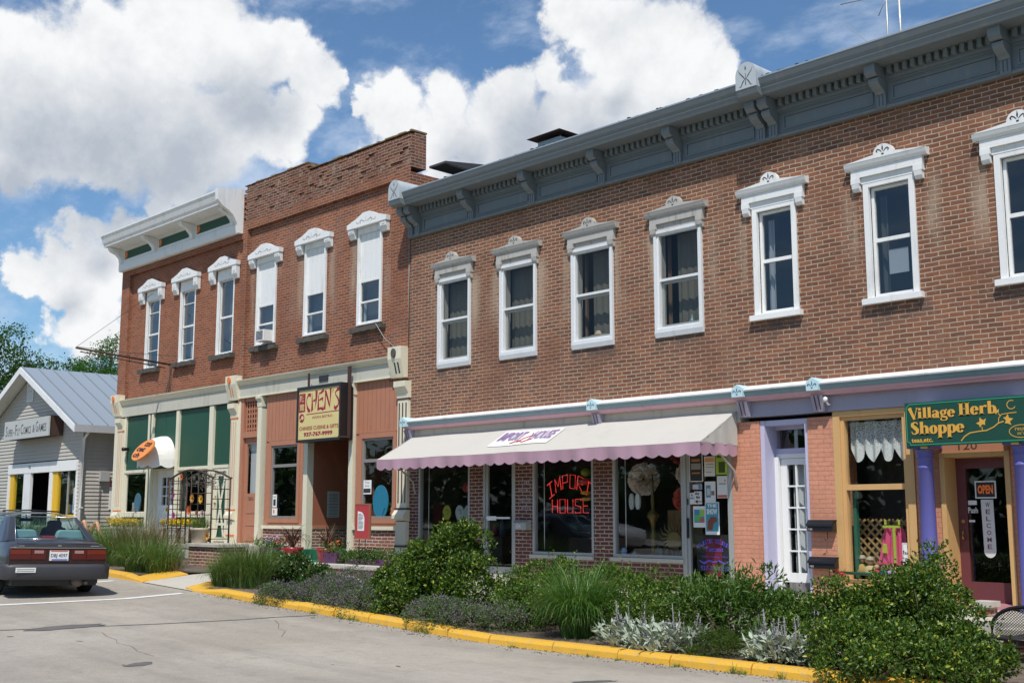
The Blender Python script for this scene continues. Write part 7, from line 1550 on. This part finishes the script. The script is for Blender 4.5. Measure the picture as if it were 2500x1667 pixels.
def wood_planter(x0, x1, y0, y1, z0, z1, label, n, petals=None):
    t = thing('wooden_planter', label, 'planter', ((x0 + x1) / 2, (y0 + y1) / 2, z0), group='purple wooden planters on the terrace'); mb = MB(); mb.box(x0, x1, y0, y0 + .03, z0, z1); mb.box(x0, x1, y1 - .03, y1, z0, z1); mb.box(x0, x0 + .03, y0 + .031, y1 - .031, z0, z1); mb.box(x1 - .03, x1, y0 + .031, y1 - .031, z0, z1); mb.build('box', PURW, t, bevel=.005)
    bx('soil', SOIL, t, x0 + .031, x1 - .031, y0 + .031, y1 - .031, z0, z1 - .03)
    P = np.stack([rng.uniform(x0, x1, n), rng.uniform(y0 - .08, y1, n), z1 + .20 * rng.random(n) ** 1.3], 1); V, F = leaf_arrays(P, rnd_dir(n, .8), rnd_dir(n, 1), .055 * rng.uniform(.6, 1.2, n), .026, .3); np_build('foliage', V, F, ANN, t)
    if petals:
        for c, k, xr in petals:
            P = np.stack([rng.uniform(*xr, k), rng.uniform(y0, y1 - .1, k), z1 + rng.uniform(.10, .24, k)], 1); P = np.repeat(P, 5, 0) + rng.normal(size=(k * 5, 3)) * .012; V, F = leaf_arrays(P, rnd_dir(k * 5, .6), rnd_dir(k * 5, 1), .035, .028, .2); np_build('flowers', V, F, col_mat('petal_%.2f_%.2f' % c[:2], c, .7), t)
    return t
wood_planter(-23.35, -22.55, -1.0, -.55, .685, .95, 'left purple wooden planter of annuals beside the bistro stair door', 700, [((.42, .32, .55), 40, (-23.0, -22.7)), ((.60, .12, .03), 12, (-22.7, -22.55)), ((.6, .35, .4), 14, (-23.3, -23.1))])
wood_planter(-20.72, -20.25, -1.0, -.62, .685, .90, 'small purple wooden planter right of the bistro entrance', 260, [((.75, .15, .02), 12, (-20.6, -20.3))])
wood_planter(-19.9, -18.3, -.95, -.45, .685, .80, 'long low purple planter of bushy greens by the brick pier', 900)
n = 900; P = np.stack([rng.uniform(-20.3, -18.9, n), rng.uniform(-1.0, -.6, n), .70 + .22 * rng.random(n)], 1); V, F = leaf_arrays(P, rnd_dir(n, .8), rnd_dir(n, 1), .07 * rng.uniform(.6, 1.2, n), .034, .3); tag(np_build('bedding_greens', V, F, ANN), 'bushy green bedding plants on the terrace under the red menu board', 'plant')
V, F = blades(-23.5, -.9, .95, .04, 14, .35, .4, .02); tag(np_build('young_vine', V, F, ANN), 'thin young vine sprouting beside the stair door', 'plant')
YPET = leafm('yellow_petal', (.70, .48, .01), (.80, .62, .03), (.75, .35, .01), .7, .2, .2)
def flowerbox(x0, x1, y, z, label):
    t = thing('flower_box', label, 'flower box', ((x0 + x1) / 2, y, z), group='boxes of yellow flowers at the green shop'); mb = MB(); mb.prism_x([(y - .20, z + .02), (y - .26, z + .28), (y - .28, z + .30), (y - .28, z + .335), (y + .12, z + .335), (y + .1, z)], x0, x1); mb.build('box', paint('weathered_grey_wood', (.40, .38, .34), .9, .25, .4, (.2, .18, .15)), t)
    n = 420; P = np.stack([rng.uniform(x0, x1, n), rng.uniform(y - .28, y + .08, n), z + .34 + .13 * rng.random(n)], 1); V, F = leaf_arrays(P, rnd_dir(n, .7), rnd_dir(n, 1), .05, .03, .3); np_build('foliage', V, F, ANN, t)
    k = 150; P = np.stack([rng.uniform(x0 + .02, x1 - .02, k), rng.uniform(y - .28, y + .06, k), z + .40 + .13 * rng.random(k)], 1); P = np.repeat(P, 5, 0) + rng.normal(size=(k * 5, 3)) * .018; V, F = leaf_arrays(P, rnd_dir(k * 5, .6), rnd_dir(k * 5, 1), .05, .042, .2); np_build('flowers', V, F, YPET, t)
flowerbox(-31.0, -29.55, -.75, 1.02, 'grey box of yellow flowers left of the green shop door'); flowerbox(-28.4, -27.1, -.55, 1.02, 'grey box of yellow flowers behind the iron trellis')
# potted plant on the pier
t = thing('flower_pot', 'beige plastic flower pot with wispy plant standing on the brick pier', 'potted plant', (-23.86, -2.12, 1.06)); one('pot', paint('beige_plastic', (.50, .42, .32), .5, .05, .1), t, lambda m: m.lathe([(.155, 0), (.16, .01), (.205, .27), (.225, .275), (.23, .33), (.20, .33), (.19, .29), (.02, .28)], (-23.86, -2.12, 1.062), 20))
V, F = blades(-23.86, -2.12, 1.34, .16, 190, .42, .5, .010); np_build('foliage', V, F, GRASSB, t)
# iron trellis arch hung with metal flowers
tr = thing('trellis_arch', 'dark iron garden trellis arch standing before the green shop window', 'trellis', (-24.7, -1.8, 1.0)); mb = MB(); tx0, tx1 = -25.62, -23.62
for yy in (-2.0, -1.55):
    for x in (tx0, tx1): mb.tube([(x, yy, 1.0), (x, yy, 2.50)], .022, 6)
    mb.tube([(tx0 - .06, yy, 2.50)] + [(tx0 + (tx1 - tx0) * k / 10, yy, 2.50 + .20 * math.sin(math.pi * k / 10)) for k in range(11)] + [(tx1 + .06, yy, 2.50)], .022, 6)
for x in (tx0, tx1):
    for k in range(7): mb.tube([(x, -2.0, 1.15 + k * .22), (x, -1.55, 1.15 + k * .22)], .010, 5)
mb.build('frame', IRON, tr); mb = MB()
for k in range(6): z = 1.2 + k * .24; mb.tube([(tx0, -2.0, z), (tx0 + .62, -2.0, z)], .010, 5); mb.tube([(tx1 - .95, -2.0, z), (tx1, -2.0, z)], .010, 5)
for x in (tx0 + .2, tx0 + .42, tx0 + .62, tx1 - .95, tx1 - .62, tx1 - .3): mb.tube([(x, -2.0, 1.02), (x + .01, -2.0, 2.45 + .1)], .012, 5)
mb.build('lattice_bars', IRON, tr)
V, F = leaf_arrays(np.stack([rng.uniform(-24.9, -23.8, 260), rng.uniform(-2.0, -1.5, 260), 2.30 + .32 * rng.random(260)], 1), rnd_dir(260, 0), rnd_dir(260, 1), .10, .02, .3); tag(np_build('dry_vine', V, F, leafm('grey_vine', (.10, .11, .10), (.24, .25, .24), None, .7, .2)), 'tangle of grey dry vine over the top of the iron trellis', 'vine')
FL = [(-25.3, 2.13, (.40, .03, .12), .07, 'crimson metal flower high on the left of the trellis'), (-24.95, 2.55, (.65, .20, .04), .08, 'orange metal flower near the top of the trellis arch'), (-24.40, 2.05, (.60, .28, .05), .10, 'amber metal flower in the middle of the trellis'), (-24.0, 2.03, (.75, .40, .03), .10, 'yellow and orange metal flower upper right on the trellis'), (-24.52, 1.78, (.65, .12, .03), .11, 'large orange red flower with dark centre on the trellis'), (-25.25, 1.66, (.45, .05, .22), .09, 'magenta metal flower low on the left of the trellis'), (-24.18, 1.72, (.45, .10, .08), .07, 'small red flower right of the large orange one on the trellis'), (-23.92, 1.70, (.60, .38, .42), .09, 'pale pink metal flower at the right of the trellis'), (-24.05, 1.48, (.60, .03, .06), .12, 'large red metal flower low on the right of the trellis'), (-23.66, 1.22, (.75, .38, .02), .10, 'yellow and orange metal flower at the right foot of the trellis'), (-25.58, 1.5, (.40, .30, .20), .08, 'tan metal flower on the left post of the trellis'), (-25.6, 1.8, (.35, .25, .05), .07, 'olive metal flower high on the left post of the trellis')]
for x, z, c, r, lb in FL:
    t = thing('metal_flower', lb, 'ornament', (x, -2.04, z), group='metal flowers hung on the trellis'); P = np.repeat([[x, -2.04, z]], 9, 0); a = np.linspace(0, 2 * np.pi, 9, endpoint=False); D = np.stack([np.cos(a), np.full(9, -.35), np.sin(a)], 1); V, F = leaf_arrays(P, D, np.tile([0, -1., 0], (9, 1)), r * 1.15, r * .75, .15); np_build('petals', V, F, col_mat('flower_%.2f_%.2f_%.2f' % c, c, .5), t)
    one('centre', col_mat('flower_centre', (.10, .04, .02)), t, lambda m: m.disc(x, z, r * .25, r * .25, -2.065, -2.045, 10))
t = thing('garden_bench', 'weathered slatted bench mostly hidden behind grass and the iron trellis', 'bench', (-26.3, -1.2, 1.0)); mb = MB()
for k in range(4): mb.box(-27.1, -25.6, -1.45 + k * .12, -1.35 + k * .12, 1.36, 1.39)
mb.build('seat', paint('weathered_grey_wood', (.40, .38, .34)), t); mb = MB()
for x in (-27.0, -25.7):
    for y in (-1.42, -1.05): mb.box(x, x + .06, y, y + .06, 1.0, 1.359)
mb.build('leg', IRON, t)
# mesh chair by the planter wall
t = thing('mesh_chair', 'black wire mesh garden chair with a round back at the right edge', 'chair', (-5.72, -2.1, .1)); cxx, cyy, ztop = -5.62, -2.02, .66
arcp = [(cxx + .42 * math.cos(R(a)), cyy + .03 * math.cos(R(a)), .30 + (ztop - .30) * max(0, math.sin(R(a))) ** .6) for a in range(180, -1, -12)]
mb = MB(); mb.tube(arcp, .022, 8); mb.tube([(cxx - .42, cyy, .30), (cxx - .40, cyy, .02)], .02, 6); mb.tube([(cxx + .42, cyy, .30), (cxx + .40, cyy, .02)], .02, 6); mb.tube([(cxx - .42, cyy, .34), (cxx - .38, cyy - .45, .34), (cxx + .38, cyy - .45, .34), (cxx + .42, cyy, .34)], .018, 6)
for sx in (-.38, .38): mb.tube([(cxx + sx, cyy - .45, .34), (cxx + sx, cyy - .45, .1)], .018, 6)
mb.build('frame', BLACK, t); mb = MB()
for k in range(-22, 40):
    for s in (1, -1):
        pts = []
        for j in range(0, 33):
            x = cxx - .42 + .84 * j / 32; z = .30 + (k * .030) + s * (x - cxx + .42) * .9 - (.0 if s > 0 else 0); u = (x - cxx) / .42
            zt2 = .30 + (ztop - .30) * max(0, math.sqrt(max(0, 1 - u * u))) ** .6
            if .30 <= z <= zt2: pts.append((x, cyy + .004 * s, z))
        if len(pts) > 2: mb.tube([pts[0], pts[-1]], .0035, 4, False)
mb.build('mesh_back', BLACK, t); bx('mesh_seat', BLACK, t, cxx - .38, cxx + .38, cyy - .45, cyy, .335, .342)

# ---------------------------------------------------------------- trees
BARK = paint('grey_bark', (.12, .095, .07), .9, .3, .3, streak=True, bmp=.6)
TRA = leafm('walnut_leaf', (.045, .115, .018), (.10, .20, .036), None, .5, .3, .3); TRB = leafm('dark_tree_leaf', (.035, .09, .024), (.07, .15, .04), None, .5, .25, .3); TRC = leafm('bright_tree_leaf', (.05, .14, .02), (.11, .24, .04), None, .5, .3, .3)
def tree(label, base, h, blobs, n, lf, mat):
    t = thing('tree', label, 'tree', base, group='trees behind the clapboard house'); q = random.Random(int(h * 10)); mb = MB(); top = Vector(base) + Vector((0, 0, h * .6)); mb.tube([Vector(base), Vector(base) + Vector((.1, 0, h * .3)), top], [h * .028, h * .022, h * .012], 8)
    for b in blobs: mb.tube([Vector(base) + Vector((0, 0, h * q.uniform(.3, .55))), (top + Vector(b[:3])) / 2, Vector(b[:3])], [h * .010, h * .007, h * .003], 6)
    mb.build('trunk', BARK, t); Ps, Ds = [], []; B = np.array(blobs); w = B[:, 3] ** 2; cnt = (n * w / w.sum()).astype(int)
    for b, k in zip(B, cnt):
        kc = max(2, k // 26); d = rnd_dir(kc, .3); c = b[:3] + d * (b[3:] * (.35 + .65 * rng.random((kc, 1)) ** .5)); cc = np.repeat(c, 26, 0); Ps.append(cc + rng.normal(size=cc.shape) * lf * np.array([1.5, 1.5, .9])); Ds.append(np.repeat(d, 26, 0) * .5 + rnd_dir(len(cc), -.1))
    P = np.concatenate(Ps); V, F = leaf_arrays(P, np.concatenate(Ds), rnd_dir(len(P), 1.2), lf * rng.uniform(.6, 1.3, len(P)), lf * .5, .2); np_build('crown', V, F, mat, t)
tree('large leafy tree at the far left edge behind the clapboard house', (-62.5, 6.3, 1.2), 12.0, [(-62, 6.0, 9.6, 1.9, 1.9, 1.5), (-62, 7.1, 10.8, 1.0, 1.0, .8), (-61.5, 5.2, 10.5, 1.5, 1.5, 1.2), (-62, 8.4, 9.6, 1.0, .9, .6), (-62, 7.6, 8.6, 1.5, 1.4, 1.0), (-62, 8.9, 9.35, .55, .45, .28), (-62, 8.9, 8.0, .8, .8, .8), (-62, 6.5, 7.3, 2.2, 2.2, 1.6), (-62, 9.8, 8.35, .55, .45, .25)], 11000, .17, TRA)
tree('dark rounded tree behind the house roof, left of the iron sign arm end', (-76, 15.9, 1.2), 11.5, [(-75, 15.9, 10.9, 1.5, 1.3, .9), (-75, 17.4, 10.6, 1.5, 1.4, 1.2), (-75, 15.4, 10.2, 1.1, 1.1, .8), (-75, 16.6, 9.4, 2.4, 2.4, 1.8)], 5500, .18, TRB)
tree('bright green tree close behind the left brick building', (-60.5, 12.0, 1.2), 11.5, [(-60, 12.1, 10.6, .8, .7, .55), (-60, 11.5, 9.7, .9, .8, .7), (-60, 12.7, 9.6, 1.3, 1.2, 1.0), (-60, 10.8, 9.0, 1.1, 1.1, .8), (-60, 12, 8.2, 2.0, 2.0, 1.4)], 6500, .15, TRC)

# dense greenery on the far side of the street, behind the viewpoint (seen only as dark reflections in the glass)
n = 38000; P = np.stack([rng.uniform(-190, 60, n), rng.uniform(-36, -30, n), 7.5 * rng.random(n) ** .8], 1); P[:, 2] *= .75 + .35 * np.sin(P[:, 0] * .35) * np.sin(P[:, 0] * .13 + 1)
V, F = leaf_arrays(P, rnd_dir(n, 0), rnd_dir(n, 1), .75, .5, .2); tag(np_build('far_greenery', V, F, TRB), kind='stuff')

# ---------------------------------------------------------------- person lying on the pavement with knees drawn up
def skin_body(name, pts, edges, rads, mat, parent, root=0, lv=2):
    me = bpy.data.meshes.new(name); me.from_pydata(pts, edges, []); o = bpy.data.objects.new(name, me); COL.objects.link(o)
    sk = o.modifiers.new('skin', 'SKIN'); sk.use_smooth_shade = True; sk.branch_smoothing = .6
    for v, r in zip(me.skin_vertices[0].data, rads): v.radius = (r, r) if not isinstance(r, tuple) else r
    me.skin_vertices[0].data[root].use_root = True; s = o.modifiers.new('sub', 'SUBSURF'); s.levels = lv; s.render_levels = lv
    dg = bpy.context.evaluated_depsgraph_get(); m2 = bpy.data.meshes.new_from_object(o.evaluated_get(dg)); m2.name = name; bpy.data.objects.remove(o); m2.materials.clear(); m2.materials.append(mat)
    for p in m2.polygons: p.use_smooth = True
    o = bpy.data.objects.new(name, m2); COL.objects.link(o)
    if parent is not None: o.parent = parent; m2.transform(world_mat(parent).inverted())
    return o
SKIN = paint('warm_skin', (.52, .27, .165), .5, .08, .05); SHIRT = paint('grey_cloth', (.20, .20, .22), .9, .15, .1); SHORTS = paint('dark_cloth', (.07, .07, .09), .9, .15, .1); HAIR = paint('brown_hair', (.07, .045, .03), .7, .3, .1)
pe = thing('person', 'person lying back in shorts with bare knees drawn up behind the verge grass', 'person', (-31.6, -1.4, 1.03)); bx0_, by, bz = -31.62, -1.40, 1.14
pts = [(bx0_, by, bz), (bx0_ - .25, by, bz + .01), (bx0_ - .48, by, bz + .01), (bx0_ - .60, by, bz + .02), (bx0_ - .70, by, bz + .05), (bx0_ - .80, by, bz + .06),
       (bx0_ + .02, by - .10, bz), (bx0_ + .34, by - .14, bz + .40), (bx0_ + .50, by - .10, bz + .02), (bx0_ + .55, by - .10, bz - .06), (bx0_ + .72, by - .12, bz - .08),
       (bx0_ + .02, by + .10, bz), (bx0_ + .46, by + .16, bz + .36), (bx0_ + .66, by + .20, bz + .0), (bx0_ + .70, by + .20, bz - .06), (bx0_ + .88, by + .24, bz - .08),
       (bx0_ - .47, by - .18, bz + .01), (bx0_ - .25, by - .28, bz - .04), (bx0_ - .02, by - .30, bz - .05), (bx0_ + .06, by - .30, bz - .06), (bx0_ - .47, by + .18, bz + .01), (bx0_ - .25, by + .28, bz - .04), (bx0_ - .02, by + .30, bz - .05), (bx0_ + .06, by + .30, bz - .06)]
ed = [(0, 1), (1, 2), (2, 3), (3, 4), (4, 5), (0, 6), (6, 7), (7, 8), (8, 9), (9, 10), (0, 11), (11, 12), (12, 13), (13, 14), (14, 15), (2, 16), (16, 17), (17, 18), (18, 19), (2, 20), (20, 21), (21, 22), (22, 23)]
rad = [.12, .11, .12, .05, .085, .09, .09, .062, .042, .04, .03, .09, .062, .042, .04, .03, .06, .042, .032, .028, .06, .042, .032, .028]
skin_body('body', pts, ed, rad, SKIN, pe)
one('shirt', SHIRT, pe, lambda m: m.tube([(bx0_ - .02, by, bz), (bx0_ - .15, by, bz), (bx0_ - .35, by, bz + .005), (bx0_ - .53, by, bz + .01), (bx0_ - .57, by, bz + .01)], [.15, .155, .16, .13, .07], 14))
one('shorts', SHORTS, pe, lambda m: (m.tube([(bx0_ - .05, by - .08, bz), (bx0_ + .05, by - .10, bz + .03), (bx0_ + .17, by - .12, bz + .20)], [.125, .12, .095], 12), m.tube([(bx0_ - .05, by + .08, bz), (bx0_ + .05, by + .10, bz + .03), (bx0_ + .20, by + .12, bz + .17)], [.125, .12, .095], 12)))
one('hair', HAIR, pe, lambda m: m.tube([(bx0_ - .74, by, bz + .05), (bx0_ - .82, by, bz + .06), (bx0_ - .90, by, bz + .05)], [.10, .105, .06], 12))

# ---------------------------------------------------------------- grey sedan
CARP = paint('charcoal_car_paint', (.050, .049, .056), .32, .10, .30, (.10, .092, .08), scale=2); 
for b_ in [CARP.node_tree.nodes['Principled BSDF']]: b_.inputs['Coat Weight'].default_value = .6; b_.inputs['Coat Roughness'].default_value = .12; b_.inputs['Metallic'].default_value = .35
CARB = paint('grey_bumper_plastic', (.045, .045, .052), .5, .08, .12, (.08, .075, .07)); RUB = paint('tyre_rubber', (.018, .018, .018), .85, .2, .2); CHR = paint('chrome_trim', (.6, .6, .6), .2, .05, .05, metal=.9)
RED1 = paint('red_lens', (.10, .009, .008), .15, .05, .02); RED2 = paint('orange_red_lens', (.17, .022, .010), .15, .05, .02); DLENS = paint('dark_lens', (.035, .012, .012), .2, .05, .02); CLENS = paint('clear_lens', (.36, .22, .20), .2, .05, .02)
SEATB = paint('pale_teal_upholstery', (.30, .44, .47), .9, .1, .05); SEATD = paint('dark_upholstery', (.02, .02, .024), .9, .1, .05)
car = thing('parked_car', 'charcoal grey four door sedan seen from behind at the left edge of the road', 'car')
secs = [(.965, .79, .865, .40), (.93, .825, .885, .36), (.86, .84, .905, .30), (.45, .855, .925, .24), (0, .86, .935, .22), (-.7, .862, .935, .20), (-1.5, .862, .935, .20), (-2.2, .86, .93, .20), (-2.7, .855, .885, .22), (-3.2, .83, .835, .25), (-3.42, .78, .77, .32), (-3.5, .68, .68, .40)]
V = []; K = None
for x, w, zt3, zb3 in secs:
    half = [(w - .16, zb3), (w - .05, zb3 + .04), (w - .005, .42), (w, .56), (w - .012, .66), (w - .030, .78), (w - .075, zt3 - .035), (w - .15, zt3 - .005), (w * .5, zt3 + .012), (0, zt3 + .018)]
    ring = half + [(-y, z) for y, z in half[-2::-1]]; K = len(ring); V += [(x, y, z) for y, z in ring]
Fq = []
def archhole(i, k):
    xm = (secs[i][0] + secs[i + 1][0]) / 2; return False
for i in range(len(secs) - 1):
    for k in range(K - 1): Fq.append((i * K + k, i * K + k + 1, (i + 1) * K + k + 1, (i + 1) * K + k))
    Fq.append((i * K + K - 1, i * K, (i + 1) * K, (i + 1) * K + K - 1))
Fq.append(tuple(range(K))); Fq.append(tuple(range((len(secs) - 1) * K, len(secs) * K))[::-1])
mb = MB(); mb.add(V, Fq, True); body = mb.build('body', CARP, car); 
bv = body.modifiers.new('edge', 'EDGE_SPLIT'); bv.split_angle = R(40)
mb = MB()      # cabin: roof shell and pillars
RZ, RY = 1.335, .57
roofx = [-.20, -.45, -.9, -1.3, -1.45]; n_ = 8; bse = len(mb.v)
for x in roofx:
    for k in range(n_ + 1):
        u = -1 + 2 * k / n_; mb.v.append((x, RY * u * (1.0 if x > -1.4 else .97), 1.305 + .055 * (1 - abs(u) ** 2.6) + (.012 if -1.2 < x < -.4 else 0)))
for i in range(len(roofx) - 1):
    for k in range(n_): a = i * (n_ + 1) + k; mb.f.append((a, a + 1, a + n_ + 2, a + n_ + 1)); mb.mi.append(0); mb.smooth.append(True)
def pillar(a, b, c, d): mb.add([a, b, c, d], [(0, 1, 2, 3)])
for s in (-1, 1):
    pillar((.50, s * .745, .925), (.44, s * .60, .95), (-.165, s * .495, 1.30), (-.20, s * RY, 1.305))      # beside the rear window
    pillar((.50, s * .745, .925), (.36, s * .80, .90), (-.30, s * .60, 1.28), (-.20, s * RY, 1.305)); pillar((.36, s * .80, .90), (-.10, s * .815, .90), (-.44, s * .605, 1.28), (-.30, s * .60, 1.28))   # C pillar
    pillar((-.20, s * RY, 1.305), (-.30, s * .60, 1.28), (-1.45, s * .60, 1.28), (-1.45, s * RY, 1.30))     # roof rail
    pillar((-.92, s * .822, .90), (-1.0, s * .822, .90), (-.99, s * .605, 1.285), (-.93, s * .605, 1.285)); pillar((-1.95, s * .80, .90), (-2.2, s * .76, .92), (-1.45, s * .56, 1.30), (-1.40, s * .60, 1.28))
pillar((.50, .745, .925), (.50, -.745, .925), (.44, -.60, .95), (.44, .60, .95)); pillar((-.165, .495, 1.30), (-.165, -.495, 1.30), (-.20, -RY, 1.305), (-.20, RY, 1.305))
mb.build('roof', CARP, car, keep=True)
one('rear_window', GLASSCAR, car, lambda m: m.quad((.44, -.60, .95), (.44, .60, .95), (-.165, .495, 1.302), (-.165, -.495, 1.302)), keep=True)
one('window_seal', CHR, car, lambda m: m.tube([(.452, -.60, .948), (.452, .60, .948), (-.16, .50, 1.308), (-.16, -.50, 1.308), (.452, -.60, .948)], .008, 5))
for s in (-1, 1): one('side_window', GLASSCAR, car, lambda m: (m.quad((-.12, s * .812, .905), (-.92, s * .82, .905), (-.93, s * .603, 1.278), (-.45, s * .603, 1.278)), m.quad((-1.0, s * .82, .905), (-1.93, s * .80, .905), (-1.40, s * .598, 1.278), (-.99, s * .603, 1.278))), keep=True)
one('windscreen', GLASSCAR, car, lambda m: m.quad((-2.18, -.72, .93), (-2.18, .72, .93), (-1.46, .55, 1.30), (-1.46, -.55, 1.30)), keep=True)
bx('parcel_shelf', SEATB, car, -.15, .42, -.66, .66, .937, .945)
bx('interior_floor', SEATD, car, -2.1, -.151, -.74, .74, .937, .942)
for y in (-.40, .40):
    mb = MB(); mb.prism_x([(y - .25, .945), (y + .25, .945), (y + .22, 1.05), (y + .18, 1.09), (y - .18, 1.09), (y - .22, 1.05)], 0, .14)
    mb.v = [(vx_ * 1.0 - .02, vy_, vz_) for (vx_, vy_, vz_) in [(v[0], v[1], v[2]) for v in mb.v]]; mb.build('rear_headrest', SEATB, car, bevel=.02)
    one('front_seat', SEATD, car, lambda m: (m.prism_x([(y - .24, .943), (y + .24, .943), (y + .20, 1.08), (y + .12, 1.10), (y + .12, 1.19), (y + .08, 1.22), (y - .08, 1.22), (y - .12, 1.19), (y - .12, 1.10), (y - .20, 1.08)], -1.05, -.92)), bevel=.02)
one('mirror', SEATD, car, lambda m: (m.box(-1.45, -1.42, -.12, .12, 1.18, 1.24), m.tube([(-1.44, 0, 1.24), (-1.46, 0, 1.30)], .012, 5)))
one('red_box', REDP, car, lambda m: m.box(.10, .30, -.10, .10, .947, .99))
one('roof_deflector', BLACK, car, lambda m: m.tube([(-1.1, -.50, 1.375), (-1.12, 0, 1.395), (-1.1, .50, 1.375)], .014, 6))
mb = MB(); y_ = .66      # panel seams
mb.tube([(.50, -y_, .952), (.80, -y_, .936), (.925, -y_, .908)], .0045, 4); mb.tube([(.50, y_, .952), (.80, y_, .936), (.925, y_, .908)], .0045, 4); mb.tube([(.945, -y_, .892), (.945, y_, .892)], .004, 4)
for s in (-1, 1): mb.tube([(-.30, s * .864, .90), (-.16, s * .868, .55), (-.40, s * .866, .30)], .004, 4); mb.tube([(-.96, s * .864, .90), (-.96, s * .868, .30)], .004, 4); mb.tube([(.90, s * .845, .56), (-2.9, s * .866, .56)], .010, 4)
mb.build('panel_seam', BLACK, car)
# rear lights, plate, bumper
xr = .968
def rbox(name, mat, y0_, y1_, z0_, z1_, d=.012, par=car): return bx(name, mat, par, xr - .06, xr + d, y0_, y1_, z0_, z1_)
bx('rear_panel', DLENS, car, xr - .05, xr + .004, -.79, .79, .555, .815)
for s in (-1, 1):
    a, b = sorted((s * .79, s * .46)); l = rbox('tail_light', RED1, a, b, .64, .80, .018); rbox('amber_band', RED2, a + .005, b - .005, .725, .798, .021, l)
    a, b = sorted((s * .452, s * .215)); l = rbox('inner_light', RED1, a, b, .64, .80, .016); c = s * .33; rbox('reverse_lamp', CLENS, c - .075, c + .075, .735, .785, .020, l)
pl_ = rbox('licence_plate', PAPER, -.155, .155, .615, .785, .022); m2 = MB(); put_text(m2, 'DBJ 4597', (xr + .0235, -.135, .655), (0, .27, 0), (0, 0, .075), .02); m2.build('plate_lettering', col_mat('navy_ink', (.02, .03, .10)), pl_, keep=True)
m2 = MB(); m2.box(xr + .0225, xr + .0232, -.14, .14, .765, .782); m2.build('plate_red_band', col_mat('sign_red', (.55, .05, .05)), pl_); m2 = MB(); m2.box(xr + .0225, xr + .0232, -.12, .14, .62, .642); m2.build('plate_blue_band', col_mat('plate_blue', (.06, .14, .50)), pl_)
one('chrome_strip', CHR, car, lambda m: m.box(xr - .02, xr + .012, -.79, .79, .822, .832))
one('emblem', CHR, car, lambda m: (m.box(xr - .03, xr + .004, -.03, .03, .855, .872), m.box(xr - .03, xr + .002, .52, .66, .852, .866), m.box(xr - .03, xr + .002, -.66, -.57, .852, .862)))
mb = MB(); nb = 14; ringp = []
for k in range(nb + 1):
    u = -1 + 2 * k / nb; y = .865 * u; x = 1.07 - .09 * abs(u) ** 4; ringp.append((x, y))
ringp = [(.55, -.868)] + ringp + [(.55, .868)]
prz = [(.30, -.03), (.34, 0), (.50, 0), (.545, -.015), (.56, -.06)]; base_i = 0
for x, y in ringp:
    for z, dx in prz: mb.v.append((x + dx, y * (1 + dx * .1), z))
m_ = len(prz)
for i in range(len(ringp) - 1):
    for j in range(m_ - 1): a = i * m_ + j; mb.f.append((a, a + 1, a + m_ + 1, a + m_)); mb.mi.append(0); mb.smooth.append(True)
mb.build('bumper', CARB, car)
bx('bumper_shelf', CARB, car, .80, 1.0, -.80, .80, .545, .556)
bs = bx('bumper_sticker', PAPER, car, 1.066, 1.0735, -.70, -.38, .425, .505); m2 = MB()
put_text(m2, 'RESPONSIBLE CITIZEN', (1.0742, -.68, .472), (0, .28, 0), (0, 0, .02)); m2.v = []; m2.f = []; m2.mi = []; m2.smooth = []
for k in range(2): m2.box(1.0738, 1.0745, -.68, -.40, .44 + k * .03, .455 + k * .03)
m2.build('sticker_print', col_mat('greyprint', (.3, .3, .28)), bs)
bx('underside', BLACK, car, -3.2, .85, -.70, .70, .19, .30)
one('exhaust', paint('rusty_exhaust', (.16, .13, .11), .6, .3, .4), car, lambda m: (m.tube([(.75, .36, .27), (.93, .36, .26)], [.10, .09], 12), m.tube([(.90, .48, .25), (1.0, .48, .24)], .03, 8)))
def wheel(x, y):
    s = 1 if y > 0 else -1; mb = MB(); pr_ = [(.20, -.09), (.27, -.095), (.305, -.08), (.315, -.05), (.315, .05), (.305, .08), (.27, .095), (.20, .09)]; nw = 24
    for r, d in pr_:
        for k in range(nw): a = 2 * math.pi * k / nw; mb.v.append((x + r * math.cos(a), y + d, .315 + r * math.sin(a)))
    for i in range(len(pr_) - 1):
        for k in range(nw): mb.f.append((i * nw + k, i * nw + (k + 1) % nw, (i + 1) * nw + (k + 1) % nw, (i + 1) * nw + k)); mb.mi.append(0); mb.smooth.append(True)
    w = mb.build('wheel', RUB, car); mb = MB(); mb.prism_y([(x + .20 * math.cos(2 * math.pi * k / 20), .315 + .20 * math.sin(2 * math.pi * k / 20)) for k in range(20)], y - .07, y + .07); mb.build('rim', ALU, w)
for x in (0, -2.6):
    for y in (-.745, .745): wheel(x, y)
mb = MB()
for s in (-1, 1):
    for x in (0, -2.6):
        mb.prism_y([(x + .36 * math.cos(R(a)), .315 + .36 * math.sin(R(a))) for a in range(0, 181, 15)] + [(x - .36, .2), (x + .36, .2)], s * .868 - .004, s * .868 + .004) if False else mb.prism_y([(x + .36 * math.cos(R(a)), .33 + .35 * math.sin(R(a))) for a in range(0, 181, 15)] + [(x - .36, .18), (x + .36, .18)], *sorted((s * .80, s * .866)))
mb.build('wheel_arch', BLACK, car)
white = copy_tree(car)
CARW = paint('white_car_paint', (.75, .75, .74), .25, .03, .05)
for o in [x for x in bpy.data.objects if x.parent == white and x.name.split('.')[0] in ('body', 'roof', 'bumper')]:
    o.data = o.data.copy(); o.data.materials[0] = CARW
white['label'] = 'white sedan parked across the street, seen mirrored in the shop glass'; white.location = (-27.5, -12.6, rr(-27.5, -12.6)); white.rotation_euler = (0, R(-2.1), R(180))
car['group'] = white['group'] = 'sedans on the street'
car.location = (-20.9, -6.80, rr(-20.9, -6.8)); car.rotation_euler = (R(-1.3), R(2.1), R(-7.5))
